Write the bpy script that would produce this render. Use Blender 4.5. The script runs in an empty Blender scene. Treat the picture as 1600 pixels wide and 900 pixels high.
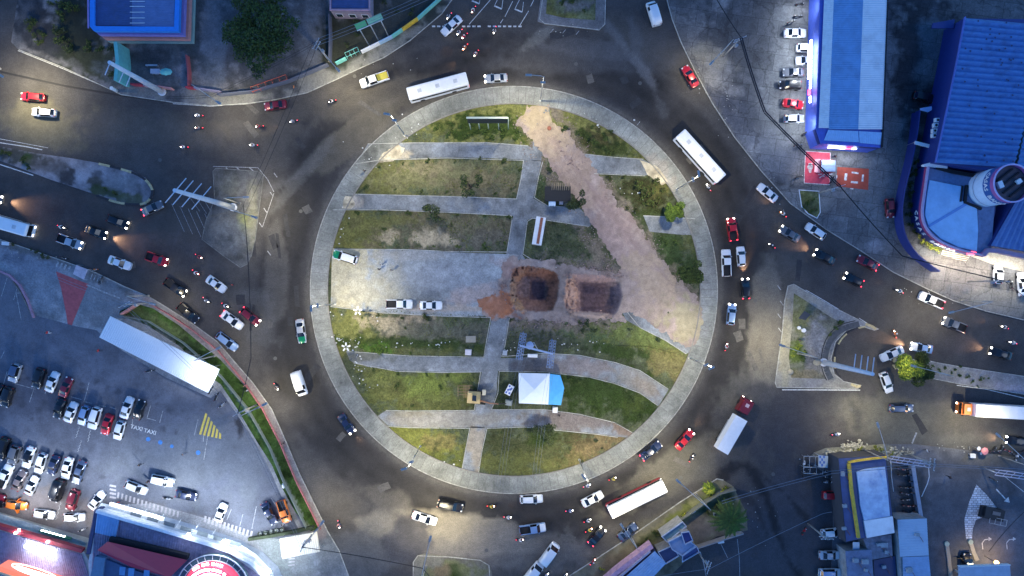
import bpy, math, random
import numpy as np
from mathutils import Vector, noise as mnoise, geometry as mgeo
# ---------------------------------------------------------------- camera, sky, sun, exposure
H = 140.0            # camera height in metres
S = 0.13             # metres per photo pixel on the ground
scene = bpy.context.scene
cd = bpy.data.cameras.new('camera')
cam = bpy.data.objects.new('camera', cd)
scene.collection.objects.link(cam)
cam.location = (0, 0, H)
cam.rotation_euler = (0, 0, 0)
cd.sensor_width = 36
cd.lens = 36 * H / (1600 * S)
cd.clip_end = 6000
cd.clip_start = 1
scene.camera = cam
world = bpy.data.worlds.new("World")
scene.world = world
world.use_nodes = True
wn = world.node_tree
wn.nodes.clear()
wo = wn.nodes.new('ShaderNodeOutputWorld')
bg = wn.nodes.new('ShaderNodeBackground')
sky = wn.nodes.new('ShaderNodeTexSky')
sky.sky_type = 'NISHITA'
sky.sun_disc = False
sky.sun_elevation = math.radians(7.0)
sky.sun_rotation = math.radians(250)
sky.air_density = 1.0
sky.ozone_density = 6.0
sky.dust_density = 0.3
tint = wn.nodes.new('ShaderNodeVectorMath')
tint.operation = 'MULTIPLY'
tint.inputs[1].default_value = (1.10, 1.03, 1.08)     # blue-hour white balance
wn.links.new(sky.outputs[0], tint.inputs[0])
wn.links.new(tint.outputs[0], bg.inputs[0])
wn.links.new(bg.outputs[0], wo.inputs[0])
bg.inputs[1].default_value = 0.15
sd = bpy.data.lights.new('sun', 'SUN')
sd.energy = 0.12
sd.angle = math.radians(25)
sd.color = (0.75, 0.85, 1.0)
sun = bpy.data.objects.new('sun', sd)
sun.rotation_euler = (math.radians(40), 0, math.radians(250 - 180))
scene.collection.objects.link(sun)
scene.view_settings.view_transform = 'Standard'
scene.view_settings.look = 'None'
scene.view_settings.exposure = 1.6
scene.view_settings.gamma = 1.0
scene.view_settings.use_curve_mapping = False
scene.render.resolution_x = 1600
scene.render.resolution_y = 900
scene.render.engine = 'CYCLES'
# ---------------------------------------------------------------- helpers
C = scene.collection
R = random.Random(7)
LAMP = 0.8           # global factor on every lamp
def W(px, py, z=0.0):
 """pixel of the photograph -> real point at height z"""
 k = (H - z) / H
 return Vector(((px - 800) * S * k, (450 - py) * S * k, z))
ORG = {}
def link(o):
 C.objects.link(o)
 return o
def tag(o, label=None, cat=None, group=None, kind=None):
 if label: o['label'] = label
 if cat: o['category'] = cat
 if group: o['group'] = group
 if kind: o['kind'] = kind
 return o
def thing(name, label, cat, loc=(0, 0, 0), rz=0.0, group=None):
 o = bpy.data.objects.new(name, None)
 o.empty_display_size = 0.5
 o.location = loc
 o.rotation_euler = (0, 0, rz)
 ORG[o.name] = Vector(loc)
 link(o)
 return tag(o, label, cat, group)
class MB:
 """collects geometry, then links it as ONE mesh object"""
 def __init__(s):
  s.v = []; s.f = []; s.m = []; s.cur = 0; s.smooth = []
 def add(s, vs, fs, smooth=False):
  b = len(s.v)
  s.v += [tuple(v) for v in vs]
  for f in fs:
   s.f.append([b + i for i in f]); s.m.append(s.cur); s.smooth.append(smooth)
  return s
 def box(s, c, d, rz=0.0, taper=1.0):
  cx, cy, cz = c; a, b, h = d[0] / 2, d[1] / 2, d[2] / 2
  co, si = math.cos(rz), math.sin(rz)
  vs = []
  for z, t in ((-h, 1), (h, taper)):
   for x, y in ((-a, -b), (a, -b), (a, b), (-a, b)):
    x *= t; y *= t
    vs.append((cx + x * co - y * si, cy + x * si + y * co, cz + z))
  return s.add(vs, [(3, 2, 1, 0), (4, 5, 6, 7), (0, 1, 5, 4), (1, 2, 6, 5), (2, 3, 7, 6), (3, 0, 4, 7)])
 def prism(s, poly, z0, z1, top=True, bottom=False):
  n = len(poly)
  if area2(poly) < 0: poly = poly[::-1]
  vs = [(p[0], p[1], z0) for p in poly] + [(p[0], p[1], z1) for p in poly]
  fs = [(i, (i + 1) % n, n + (i + 1) % n, n + i) for i in range(n)]
  if top: fs.append(tuple(range(n, 2 * n)))
  if bottom: fs.append(tuple(range(n))[::-1])
  return s.add(vs, fs)
 def quad(s, a, b, c, d): return s.add([a, b, c, d], [(0, 1, 2, 3)])
 def tube(s, pts, r, n=8, r2=None, cap=True, smooth=True):
  pts = [Vector(p) for p in pts]
  rs = r if isinstance(r, (list, tuple)) else [r + ((r2 if r2 is not None else r) - r) * i / max(1, len(pts) - 1) for i in range(len(pts))]
  vs = []; prev = None
  for i, p in enumerate(pts):
   t = (pts[min(i + 1, len(pts) - 1)] - pts[max(i - 1, 0)]).normalized()
   u = t.cross(Vector((0, 0, 1)))
   if u.length < 1e-3: u = t.cross(Vector((1, 0, 0)))
   u.normalize()
   if prev is not None and u.dot(prev) < 0: u = -u
   prev = u
   w = t.cross(u)
   for k in range(n):
    a = 2 * math.pi * k / n
    vs.append(p + (u * math.cos(a) + w * math.sin(a)) * rs[i])
  fs = []
  for i in range(len(pts) - 1):
   for k in range(n):
    k2 = (k + 1) % n
    fs.append((i * n + k, i * n + k2, (i + 1) * n + k2, (i + 1) * n + k))
  s.add(vs, fs, smooth)
  if cap:
   b = len(s.v) - len(vs)
   s.f.append([b + k for k in range(n)][::-1]); s.m.append(s.cur); s.smooth.append(False)
   s.f.append([b + (len(pts) - 1) * n + k for k in range(n)]); s.m.append(s.cur); s.smooth.append(False)
  return s
 def cyl(s, c, r, h, n=16, r2=None):
  return s.tube([(c[0], c[1], c[2]), (c[0], c[1], c[2] + h)], r, n, r2, smooth=True)
 def ball(s, c, rx, ry, rz, seg=10, rings=6):
  vs = [(c[0], c[1], c[2] + rz)]
  for i in range(1, rings):
   t = math.pi * i / rings
   for k in range(seg):
    a = 2 * math.pi * k / seg
    vs.append((c[0] + rx * math.sin(t) * math.cos(a), c[1] + ry * math.sin(t) * math.sin(a), c[2] + rz * math.cos(t)))
  vs.append((c[0], c[1], c[2] - rz))
  fs = [(0, 1 + k, 1 + (k + 1) % seg) for k in range(seg)]
  for i in range(rings - 2):
   for k in range(seg):
    a = 1 + i * seg
    fs.append((a + k, a + seg + k, a + seg + (k + 1) % seg, a + (k + 1) % seg))
  a = 1 + (rings - 2) * seg
  fs += [(a + k, len(vs) - 1, a + (k + 1) % seg) for k in range(seg)]
  return s.add(vs, fs, True)
 def build(s, name, mats, parent=None, label=None, loc=None, local=False):
  """world-coordinate vertices; local=True when they already are relative to the parent"""
  me = bpy.data.meshes.new(name)
  if parent is not None and not local:
   off = ORG.get(parent.name, Vector((0, 0, 0)))
  elif parent is None:
   if loc is None and not local:
    a = np.array(s.v); c = (a.min(0) + a.max(0)) / 2
    loc = (c[0], c[1], a[:, 2].min())
   off = Vector(loc) if loc is not None else Vector((0, 0, 0))
  else:
   off = Vector((0, 0, 0))
  me.from_pydata([(v[0] - off[0], v[1] - off[1], v[2] - off[2]) for v in s.v], [], s.f)
  if not isinstance(mats, (list, tuple)): mats = [mats]
  for m in mats: me.materials.append(m)
  me.polygons.foreach_set('material_index', s.m)
  me.polygons.foreach_set('use_smooth', s.smooth)
  me.update()
  o = bpy.data.objects.new(name, me)
  link(o)
  if parent is not None:
   o.parent = parent
   ORG[o.name] = ORG.get(parent.name, Vector((0, 0, 0)))
  else:
   o.location = off
   ORG[o.name] = off.copy()
  if label: o['label'] = label
  return o
def area2(p):
 return sum(p[i][0] * p[(i + 1) % len(p)][1] - p[(i + 1) % len(p)][0] * p[i][1] for i in range(len(p)))
# ---------------------------------------------------------------- materials
MATS = {}
def mat(name, rgb=(0.5, 0.5, 0.5), rough=0.6, metal=0.0, var=0.12, scale=1.5, bump=0.0, bscale=8.0, emit=None, estr=0.0,
  coat=0.0, spec=0.5, stripes=None, grime=0.0, grime_col=(0.05, 0.045, 0.04), gscale=0.25):
 if name in MATS: return MATS[name]
 m = bpy.data.materials.new(name); m.use_nodes = True
 nt = m.node_tree; n = nt.nodes; l = nt.links
 b = n['Principled BSDF']
 b.inputs['Roughness'].default_value = rough
 b.inputs['Metallic'].default_value = metal
 b.inputs['Specular IOR Level'].default_value = spec
 if coat: b.inputs['Coat Weight'].default_value = coat; b.inputs['Coat Roughness'].default_value = 0.08
 geo = n.new('ShaderNodeNewGeometry')
 noi = n.new('ShaderNodeTexNoise'); noi.inputs['Scale'].default_value = scale; noi.inputs['Detail'].default_value = 6
 noi.inputs['Roughness'].default_value = 0.65
 l.new(geo.outputs['Position'], noi.inputs['Vector'])
 mr = n.new('ShaderNodeMapRange')
 mr.inputs['From Min'].default_value = 0.3; mr.inputs['From Max'].default_value = 0.7
 mr.inputs['To Min'].default_value = 1 - var; mr.inputs['To Max'].default_value = 1 + var
 l.new(noi.outputs['Fac'], mr.inputs['Value'])
 mul = n.new('ShaderNodeVectorMath'); mul.operation = 'SCALE'
 mul.inputs[0].default_value = rgb
 l.new(mr.outputs[0], mul.inputs['Scale'])
 last = mul.outputs[0]
 if grime:
  g = n.new('ShaderNodeTexNoise'); g.inputs['Scale'].default_value = gscale; g.inputs['Detail'].default_value = 8
  g.inputs['Roughness'].default_value = 0.7
  l.new(geo.outputs['Position'], g.inputs['Vector'])
  r = n.new('ShaderNodeMapRange'); r.inputs['From Min'].default_value = 0.48; r.inputs['From Max'].default_value = 0.68
  r.inputs['To Max'].default_value = grime
  l.new(g.outputs['Fac'], r.inputs['Value'])
  mx = n.new('ShaderNodeMix'); mx.data_type = 'RGBA'
  l.new(r.outputs[0], mx.inputs['Factor']); l.new(last, mx.inputs['A']); mx.inputs['B'].default_value = (*grime_col, 1)
  last = mx.outputs['Result']
 l.new(last, b.inputs['Base Color'])
 if bump:
  bn = n.new('ShaderNodeTexNoise'); bn.inputs['Scale'].default_value = bscale; bn.inputs['Detail'].default_value = 4
  l.new(geo.outputs['Position'], bn.inputs['Vector'])
  bp = n.new('ShaderNodeBump'); bp.inputs['Strength'].default_value = bump; bp.inputs['Distance'].default_value = 0.05
  l.new(bn.outputs['Fac'], bp.inputs['Height']); l.new(bp.outputs[0], b.inputs['Normal'])
 if emit:
  b.inputs['Emission Color'].default_value = (*emit, 1); b.inputs['Emission Strength'].default_value = estr
 MATS[name] = m
 return m
def mat_vc(name, rough=0.85, amp=0.35, fine=6.0, mid=0.6, bump=0.3, brick=None, spec=0.3, cracks=0.0):
 """ground material: base colour from the mesh's own wear map 'Col', broken up by procedural grain"""
 if name in MATS: return MATS[name]
 m = bpy.data.materials.new(name); m.use_nodes = True
 nt = m.node_tree; n = nt.nodes; l = nt.links
 b = n['Principled BSDF']; b.inputs['Roughness'].default_value = rough; b.inputs['Specular IOR Level'].default_value = spec
 at = n.new('ShaderNodeAttribute'); at.attribute_name = 'Col'
 geo = n.new('ShaderNodeNewGeometry')
 facs = []
 for sc, am, dt in ((fine, amp, 3), (mid, amp * 0.6, 8), (fine * 0.3, amp * .5, 6)):
  noi = n.new('ShaderNodeTexNoise'); noi.inputs['Scale'].default_value = sc; noi.inputs['Detail'].default_value = dt
  noi.inputs['Roughness'].default_value = 0.7
  l.new(geo.outputs['Position'], noi.inputs['Vector'])
  mr = n.new('ShaderNodeMapRange'); mr.inputs['From Min'].default_value = 0.3; mr.inputs['From Max'].default_value = 0.7
  mr.inputs['To Min'].default_value = 1 - am; mr.inputs['To Max'].default_value = 1 + am
  l.new(noi.outputs['Fac'], mr.inputs['Value']); facs.append(mr)
 m1 = n.new('ShaderNodeMath'); m1.operation = 'MULTIPLY'
 l.new(facs[0].outputs[0], m1.inputs[0]); l.new(facs[1].outputs[0], m1.inputs[1])
 m2 = n.new('ShaderNodeMath'); m2.operation = 'MULTIPLY'
 l.new(m1.outputs[0], m2.inputs[0]); l.new(facs[2].outputs[0], m2.inputs[1])
 last = m2.outputs[0]
 if brick:
  br = n.new('ShaderNodeTexBrick'); br.offset = 0.35
  br.inputs['Color1'].default_value = (1.08, 1.08, 1.08, 1); br.inputs['Color2'].default_value = (0.78, 0.78, 0.78, 1)
  br.inputs['Mortar'].default_value = (0.35, 0.35, 0.35, 1)
  br.inputs['Scale'].default_value = 1.0; br.inputs['Mortar Size'].default_value = brick[2]
  br.inputs['Brick Width'].default_value = brick[0]; br.inputs['Row Height'].default_value = brick[1]
  mp = n.new('ShaderNodeMapping'); mp.inputs['Rotation'].default_value = (0, 0, math.radians(brick[3]))
  l.new(geo.outputs['Position'], mp.inputs['Vector']); l.new(mp.outputs[0], br.inputs['Vector'])
  m3 = n.new('ShaderNodeMath'); m3.operation = 'MULTIPLY'
  l.new(last, m3.inputs[0]); l.new(br.outputs['Color'], m3.inputs[1]); last = m3.outputs[0]
 if cracks:
  vo = n.new('ShaderNodeTexVoronoi'); vo.feature = 'DISTANCE_TO_EDGE'; vo.inputs['Scale'].default_value = cracks
  wp = n.new('ShaderNodeTexNoise'); wp.inputs['Scale'].default_value = 0.8; wp.inputs['Detail'].default_value = 5
  l.new(geo.outputs['Position'], wp.inputs['Vector'])
  ad = n.new('ShaderNodeVectorMath'); ad.operation = 'MULTIPLY_ADD'; ad.inputs[1].default_value = (2.5, 2.5, 0)
  l.new(wp.outputs['Color'], ad.inputs[0]); l.new(geo.outputs['Position'], ad.inputs[2]); l.new(ad.outputs[0], vo.inputs['Vector'])
  mr = n.new('ShaderNodeMapRange'); mr.inputs['From Min'].default_value = 0.0; mr.inputs['From Max'].default_value = 0.02
  mr.inputs['To Min'].default_value = 0.6; l.new(vo.outputs['Distance'], mr.inputs['Value'])
  m3 = n.new('ShaderNodeMath'); m3.operation = 'MULTIPLY'
  l.new(last, m3.inputs[0]); l.new(mr.outputs[0], m3.inputs[1]); last = m3.outputs[0]
 sc = n.new('ShaderNodeVectorMath'); sc.operation = 'SCALE'
 l.new(at.outputs['Color'], sc.inputs[0]); l.new(last, sc.inputs['Scale'])
 l.new(sc.outputs[0], b.inputs['Base Color'])
 if bump:
  bp = n.new('ShaderNodeBump'); bp.inputs['Strength'].default_value = bump; bp.inputs['Distance'].default_value = 0.06
  l.new(facs[0].outputs[0], bp.inputs['Height']); l.new(bp.outputs[0], b.inputs['Normal'])
 MATS[name] = m
 return m
# ---------------------------------------------------------------- region sheets with a wear map
def inside(P, poly):
 """vectorised point in polygon; P (n,2)"""
 x, y = P[:, 0], P[:, 1]; r = np.zeros(len(P), bool)
 n = len(poly)
 for i in range(n):
  x1, y1 = poly[i][:2]; x2, y2 = poly[(i + 1) % n][:2]
  c = ((y1 > y) != (y2 > y))
  if y2 != y1:
   r ^= c & (x < (x2 - x1) * (y - y1) / (y2 - y1) + x1)
 return r
def densify(poly, step, rough=0.0, seed=0, closed=True):
 out = []; rg = random.Random(seed)
 n = len(poly)
 for i in range(n if closed else n - 1):
  a = poly[i]; b = poly[(i + 1) % n]
  d = math.hypot(b[0] - a[0], b[1] - a[1]); k = max(1, int(d / step))
  for j in range(k):
   t = j / k
   x = a[0] + (b[0] - a[0]) * t; y = a[1] + (b[1] - a[1]) * t
   if rough:
    q = mnoise.noise_vector(Vector((x * .09 + seed, y * .09, seed * 1.7))) + .5 * mnoise.noise_vector(Vector((x * .3, y * .3 + seed, 3.3)))
    x += q[0] * rough; y += q[1] * rough
   out.append((x, y))
 if not closed: out.append(tuple(poly[-1][:2]))
 return out
def smooth_poly(p, it=2, closed=True):
 for _ in range(it):
  q = []
  n = len(p)
  rng = range(n) if closed else range(n - 1)
  if not closed: q.append(p[0])
  for i in rng:
   a = p[i]; b = p[(i + 1) % n]
   q.append((a[0] * .75 + b[0] * .25, a[1] * .75 + b[1] * .25))
   q.append((a[0] * .25 + b[0] * .75, a[1] * .25 + b[1] * .75))
  if not closed: q.append(p[-1])
  p = q
 return p
def pnoise(P, sc, seed=0.0):
 return np.array([mnoise.fractal(Vector((float(x) * sc + seed, float(y) * sc - seed, seed)), 0.6, 2.1, 5) for x, y in P])
def region(name, outline, z, colfn, step=5.0, m=None, holes=(), skirt=0.0, zfn=None, kind='structure', rough=0.0, seed=1):
 """outline in photo pixels; step in pixels; colfn(P)->(n,3) albedo; zfn(P)->(n,) extra height"""
 o = densify(outline, step, rough, seed)
 loops = [o] + [densify(h, step * .8) for h in holes]
 pts = []; edges = []
 for L in loops:
  b = len(pts); pts += [tuple(q[:2]) for q in L]
  edges += [(b + i, b + (i + 1) % len(L)) for i in range(len(L))]
 A = np.array(o)
 gx = np.arange(A[:, 0].min() + step / 2, A[:, 0].max(), step); gy = np.arange(A[:, 1].min() + step / 2, A[:, 1].max(), step)
 G = np.stack(np.meshgrid(gx, gy), -1).reshape(-1, 2)
 rs = np.random.RandomState(seed); G = G + rs.uniform(-.22, .22, G.shape) * step
 k = inside(G, o)
 for h in loops[1:]: k &= ~inside(G, h)
 G = G[k]
 pts += [tuple(map(float, g)) for g in G]
 vs, es, fs, *_ = mgeo.delaunay_2d_cdt([Vector(p) for p in pts], edges, [], 0, 1e-4)
 V = np.array([(v[0], v[1]) for v in vs])
 F = np.array([f for f in fs if len(f) == 3])
 cen = V[F].mean(1)
 k = inside(cen, o)
 for h in loops[1:]: k &= ~inside(cen, h)
 F = F[k]
 Z = np.full(len(V), z) + (zfn(V) if zfn else 0)
 kk = (H - Z) / H if zfn is None else 1.0
 X = np.stack([(V[:, 0] - 800) * S, (450 - V[:, 1]) * S, Z], 1)
 # pixel y is flipped: reverse winding where the normal points down
 a = X[F[:, 1]] - X[F[:, 0]]; b = X[F[:, 2]] - X[F[:, 0]]
 nz = a[:, 0] * b[:, 1] - a[:, 1] * b[:, 0]
 F[nz < 0] = F[nz < 0][:, ::-1]
 verts = [tuple(map(float, p)) for p in X]; faces = [tuple(map(int, f)) for f in F]
 col = colfn(V)
 if skirt:
  L = o; W0 = [((p[0] - 800) * S, (450 - p[1]) * S) for p in L]
  ccw = area2(W0) > 0
  b0 = len(verts); n = len(L)
  ztop = z + (zfn(np.array(L)) if zfn else np.zeros(n))
  verts += [(p[0], p[1], float(ztop[i])) for i, p in enumerate(W0)] + [(p[0], p[1], float(z - skirt)) for p in W0]
  for i in range(n):
   j = (i + 1) % n
   q = (b0 + i, b0 + n + i, b0 + n + j, b0 + j)
   faces.append(q if ccw else q[::-1])
  cs = colfn(np.array(L)); col = np.concatenate([col, cs, cs])
 me = bpy.data.meshes.new(name); me.from_pydata(verts, [], faces)
 ca = me.color_attributes.new('Col', 'FLOAT_COLOR', 'POINT')
 full = np.ones((len(verts), 4), np.float32); full[:, :3] = np.clip(col, 0.004, 0.9)
 ca.data.foreach_set('color', full.ravel())
 me.materials.append(m)
 if zfn is not None:
  me.polygons.foreach_set('use_smooth', [len(f) == 3 for f in faces])
 me.update()
 ob = bpy.data.objects.new(name, me); link(ob)
 ORG[ob.name] = Vector((0, 0, 0))
 ob['kind'] = kind
 return ob
def painter(base, blobs=(), lines=(), nvar=0.15, nsc=0.02, seed=1.0, edge=0.35, extra=None):
 """colour function: base colour, soft elliptical patches (x,y,rx,ry,angle,rgb,amount) and worn bands ((pts),width,rgb,amount)"""
 base = np.array(base)
 def fn(P):
  nz = pnoise(P, nsc, seed); n2 = pnoise(P, nsc * 3.5, seed + 5)
  col = np.tile(base, (len(P), 1)) * (1 + nvar * 2 * nz + nvar * n2)[:, None]
  if extra is not None: col = extra(P, col, nz, n2)
  for x, y, rx, ry, ang, rgb, am, *eg in blobs:
   ee = eg[0] if eg else edge
   t = math.radians(ang); dx = P[:, 0] - x; dy = -(P[:, 1] - y)
   u = (dx * math.cos(t) + dy * math.sin(t)) / rx; v = (-dx * math.sin(t) + dy * math.cos(t)) / ry
   d = np.sqrt(u * u + v * v) + nz * ee * 1.6 + n2 * ee
   w = np.clip((1.25 - d) / (0.5 if not eg else 0.25), 0, 1); w = w * w * (3 - 2 * w) * am
   col = col * (1 - w[:, None]) + np.array(rgb) * (1 + nvar * n2)[:, None] * w[:, None]
  for pts, wd, rgb, am in lines:
   d = np.full(len(P), 1e9)
   for a, b in zip(pts[:-1], pts[1:]):
    a = np.array(a, float); b = np.array(b, float); ab = b - a
    t = np.clip(((P - a) @ ab) / (ab @ ab), 0, 1)
    d = np.minimum(d, np.linalg.norm(P - (a + t[:, None] * ab), axis=1))
   w = np.clip((wd * (1 + nz * 1.2 + n2 * .6) - d) / (wd * .6) , 0, 1) * am
   col = col * (1 - w[:, None]) + np.array(rgb) * w[:, None]
  return col
 return fn
def flat(name, polys, z, m, parent=None, kind='structure'):
 """thin painted sheets on the ground; polys in photo pixels"""
 b = MB()
 for p in polys:
  w = [W(*q[:2]) for q in p]
  w = [(q[0], q[1], z) for q in w]
  if area2(w) < 0: w = w[::-1]
  b.add(w, [tuple(range(len(w)))])
 o = b.build(name, m, parent)
 if parent is None and kind: o['kind'] = kind
 return o
def stripe(x1, y1, x2, y2, w):
 d = math.hypot(x2 - x1, y2 - y1); nx, ny = -(y2 - y1) / d * w / 2, (x2 - x1) / d * w / 2
 return [(x1 + nx, y1 + ny), (x2 + nx, y2 + ny), (x2 - nx, y2 - ny), (x1 - nx, y1 - ny)]
def polystripe(pts, w):
 return [stripe(*a, *b, w) for a, b in zip(pts[:-1], pts[1:])]
def strip_wall(b, pts, w, z0, z1, closed=False, zpix=None):
 """wall of width w metres along pixel points, mitred"""
 P = [W(p[0], p[1], zpix or 0) for p in pts]; n = len(P)
 L = []; Rr = []
 for i in range(n):
  if closed: a, c = P[i - 1], P[(i + 1) % n]
  else: a, c = P[max(i - 1, 0)], P[min(i + 1, n - 1)]
  d1 = (P[i] - a); d2 = (c - P[i])
  d1.z = d2.z = 0
  if d1.length < 1e-6: d1 = d2
  if d2.length < 1e-6: d2 = d1
  d1.normalize(); d2.normalize(); t = (d1 + d2)
  if t.length < 1e-4: t = d1
  t.normalize(); nn = Vector((-t.y, t.x, 0)); k = w / 2 / max(.4, abs(nn.dot(Vector((-d1.y, d1.x, 0)))))
  L.append(P[i] + nn * k); Rr.append(P[i] - nn * k)
 vs = []
 for i in range(n):
  vs += [(L[i].x, L[i].y, z0), (L[i].x, L[i].y, z1), (Rr[i].x, Rr[i].y, z1), (Rr[i].x, Rr[i].y, z0)]
 fs = []
 for i in range(n if closed else n - 1):
  j = (i + 1) % n; a, c = 4 * i, 4 * j
  fs += [(a, a + 1, c + 1, c), (a + 1, a + 2, c + 2, c + 1), (a + 2, a + 3, c + 3, c + 2)]
 if not closed:
  fs += [(3, 2, 1, 0), (4 * (n - 1), 4 * (n - 1) + 1, 4 * (n - 1) + 2, 4 * (n - 1) + 3)]
 return b.add(vs, fs)
def circ(cx, cy, r, n=120, a0=0, a1=360):
 full = abs(a1 - a0) >= 360
 return [(cx + r * math.cos(math.radians(a0 + (a1 - a0) * i / (n if full else n - 1))), cy - r * math.sin(math.radians(a0 + (a1 - a0) * i / (n if full else n - 1)))) for i in range(n)]
# ---------------------------------------------------------------- ground materials
CX, CY, RO, RI = 803, 453, 317, 291
M_ASPH = mat_vc('asphalt', rough=0.8, amp=0.3, fine=5.0, mid=0.35, bump=0.35, spec=0.35, cracks=0.0)
M_LOT = mat_vc('parking_asphalt', rough=0.75, amp=0.22, fine=5.0, mid=0.3, bump=0.25)
M_CONC = mat_vc('concrete_paving', rough=0.85, amp=0.25, fine=4.0, mid=0.5, bump=0.25)
M_SLAB = mat_vc('concrete_slabs', rough=0.85, amp=0.28, fine=4.0, mid=0.4, bump=0.25, brick=(4.2, 3.4, 0.035, 8), cracks=0.12)
M_GRASS = mat_vc('lawn', rough=0.95, amp=0.35, fine=3.0, mid=0.5, bump=0.8, spec=0.1)
M_DIRT = mat_vc('bare_earth', rough=0.95, amp=0.2, fine=6, mid=0.5, bump=0.3, spec=0.1)
M_PAINT = mat('road_paint', (0.62, 0.63, 0.62), 0.7, var=0.45, scale=5, grime=0.7, grime_col=(0.08, 0.08, 0.085), gscale=1.8)
M_PAINTW = mat('worn_paint', (0.34, 0.35, 0.36), 0.7, var=0.5, scale=5, grime=0.9, grime_col=(0.07, 0.07, 0.08), gscale=2.0)
M_KERB = mat('kerb_concrete', (0.36, 0.36, 0.33), 0.85, var=0.35, scale=2.0, grime=0.6, grime_col=(0.1, 0.1, 0.09), gscale=0.8)
M_KERBY = mat('kerb_yellow', (0.42, 0.36, 0.2), 0.8, var=0.4, scale=3.0)
M_KERBD = mat('kerb_dark', (0.03, 0.03, 0.035), 0.9, var=0.4, scale=3.0)
ground = MB()
B_ = 2500.0; hx0, hy0 = W(-60, 950)[0] + .5, W(-60, 950)[1] + .5; hx1, hy1 = W(1660, -50)[0] - .5, W(1660, -50)[1] - .5
for q in (((-B_, -B_), (B_, -B_), (B_, hy0), (-B_, hy0)), ((-B_, hy1), (B_, hy1), (B_, B_), (-B_, B_)),
   ((-B_, hy0), (hx0, hy0), (hx0, hy1), (-B_, hy1)), ((hx1, hy0), (B_, hy0), (B_, hy1), (hx1, hy1))):
 ground.add([(a, c, -0.02) for a, c in q], [(0, 1, 2, 3)])
go = ground.build('ground', mat('outer_ground', (0.06, 0.06, 0.055), 0.9, var=0.4, scale=0.05), loc=(0, 0, 0)); go['kind'] = 'structure'
def road_extra(P, col, nz, n2):
 r = np.hypot(P[:, 0] - CX, P[:, 1] - CY); r2 = r + nz * 14
 def band(a, b, s): return np.clip((r2 - a) / s, 0, 1) * np.clip((b - r2) / s, 0, 1)
 dk = band(324, 400, 20); dust = band(396, 470, 26)
 col = col * (1 - 0.42 * dk)[:, None]
 w = (0.35 * dust)[:, None]
 col = col * (1 - w) + np.array((.095, .086, .072)) * w
 # tyre tracks along the ring
 tr = (np.sin(r / 4.4) * .5 + .5) * band(322, 420, 12)
 col = col * (1 - 0.38 * tr * (0.6 + n2))[:, None]
 e = np.clip(1 - np.abs(r - 322) / 5, 0, 1) * .5
 return col * (1 - e[:, None]) + np.array((.13, .125, .11)) * e[:, None]
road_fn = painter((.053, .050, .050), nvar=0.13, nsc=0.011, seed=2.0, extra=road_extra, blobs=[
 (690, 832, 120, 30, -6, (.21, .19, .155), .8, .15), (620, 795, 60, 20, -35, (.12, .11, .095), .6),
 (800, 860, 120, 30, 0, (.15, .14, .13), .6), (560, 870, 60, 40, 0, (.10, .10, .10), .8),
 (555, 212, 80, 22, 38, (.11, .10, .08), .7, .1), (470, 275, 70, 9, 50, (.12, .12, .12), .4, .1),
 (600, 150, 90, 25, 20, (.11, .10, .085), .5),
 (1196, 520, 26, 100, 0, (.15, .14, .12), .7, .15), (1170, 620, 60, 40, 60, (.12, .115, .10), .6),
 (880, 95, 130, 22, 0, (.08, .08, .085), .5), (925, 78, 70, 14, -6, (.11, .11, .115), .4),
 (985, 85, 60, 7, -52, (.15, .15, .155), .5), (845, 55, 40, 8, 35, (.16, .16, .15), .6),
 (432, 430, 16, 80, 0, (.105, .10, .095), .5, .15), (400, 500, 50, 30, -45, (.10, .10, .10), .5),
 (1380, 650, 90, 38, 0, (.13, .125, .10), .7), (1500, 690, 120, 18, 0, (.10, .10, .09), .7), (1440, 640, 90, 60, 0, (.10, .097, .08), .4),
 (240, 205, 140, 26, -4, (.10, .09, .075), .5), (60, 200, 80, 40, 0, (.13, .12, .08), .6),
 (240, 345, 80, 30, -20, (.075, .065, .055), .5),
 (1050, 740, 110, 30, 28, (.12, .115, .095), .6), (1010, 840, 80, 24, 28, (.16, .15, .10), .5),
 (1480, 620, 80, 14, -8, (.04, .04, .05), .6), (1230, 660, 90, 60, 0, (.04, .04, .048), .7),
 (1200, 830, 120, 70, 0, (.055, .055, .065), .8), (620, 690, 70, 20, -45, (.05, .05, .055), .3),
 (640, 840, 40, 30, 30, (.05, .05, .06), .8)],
 lines=[([(1126, 748), (1140, 733), (1163, 727), (1182, 738), (1196, 775), (1214, 835), (1232, 875), (1245, 900)], 9, (.012, .012, .014), .9),
   ([(1163, 727), (1190, 742), (1225, 770), (1262, 812)], 5, (.018, .018, .02), .8),
   ([(1150, 765), (1180, 790), (1205, 850)], 5, (.022, .022, .025), .7),
   ([(985, 30), (1000, 100), (1040, 180)], 7, (.12, .12, .125), .35),
   ([(520, 235), (470, 270), (415, 300)], 5, (.13, .13, .13), .35)])
region('road', [(-60, -50), (1660, -50), (1660, 950), (-60, 950)], 0.0, road_fn, 5.0, M_ASPH, holes=[circ(CX, CY, 300, 90)])
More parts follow.
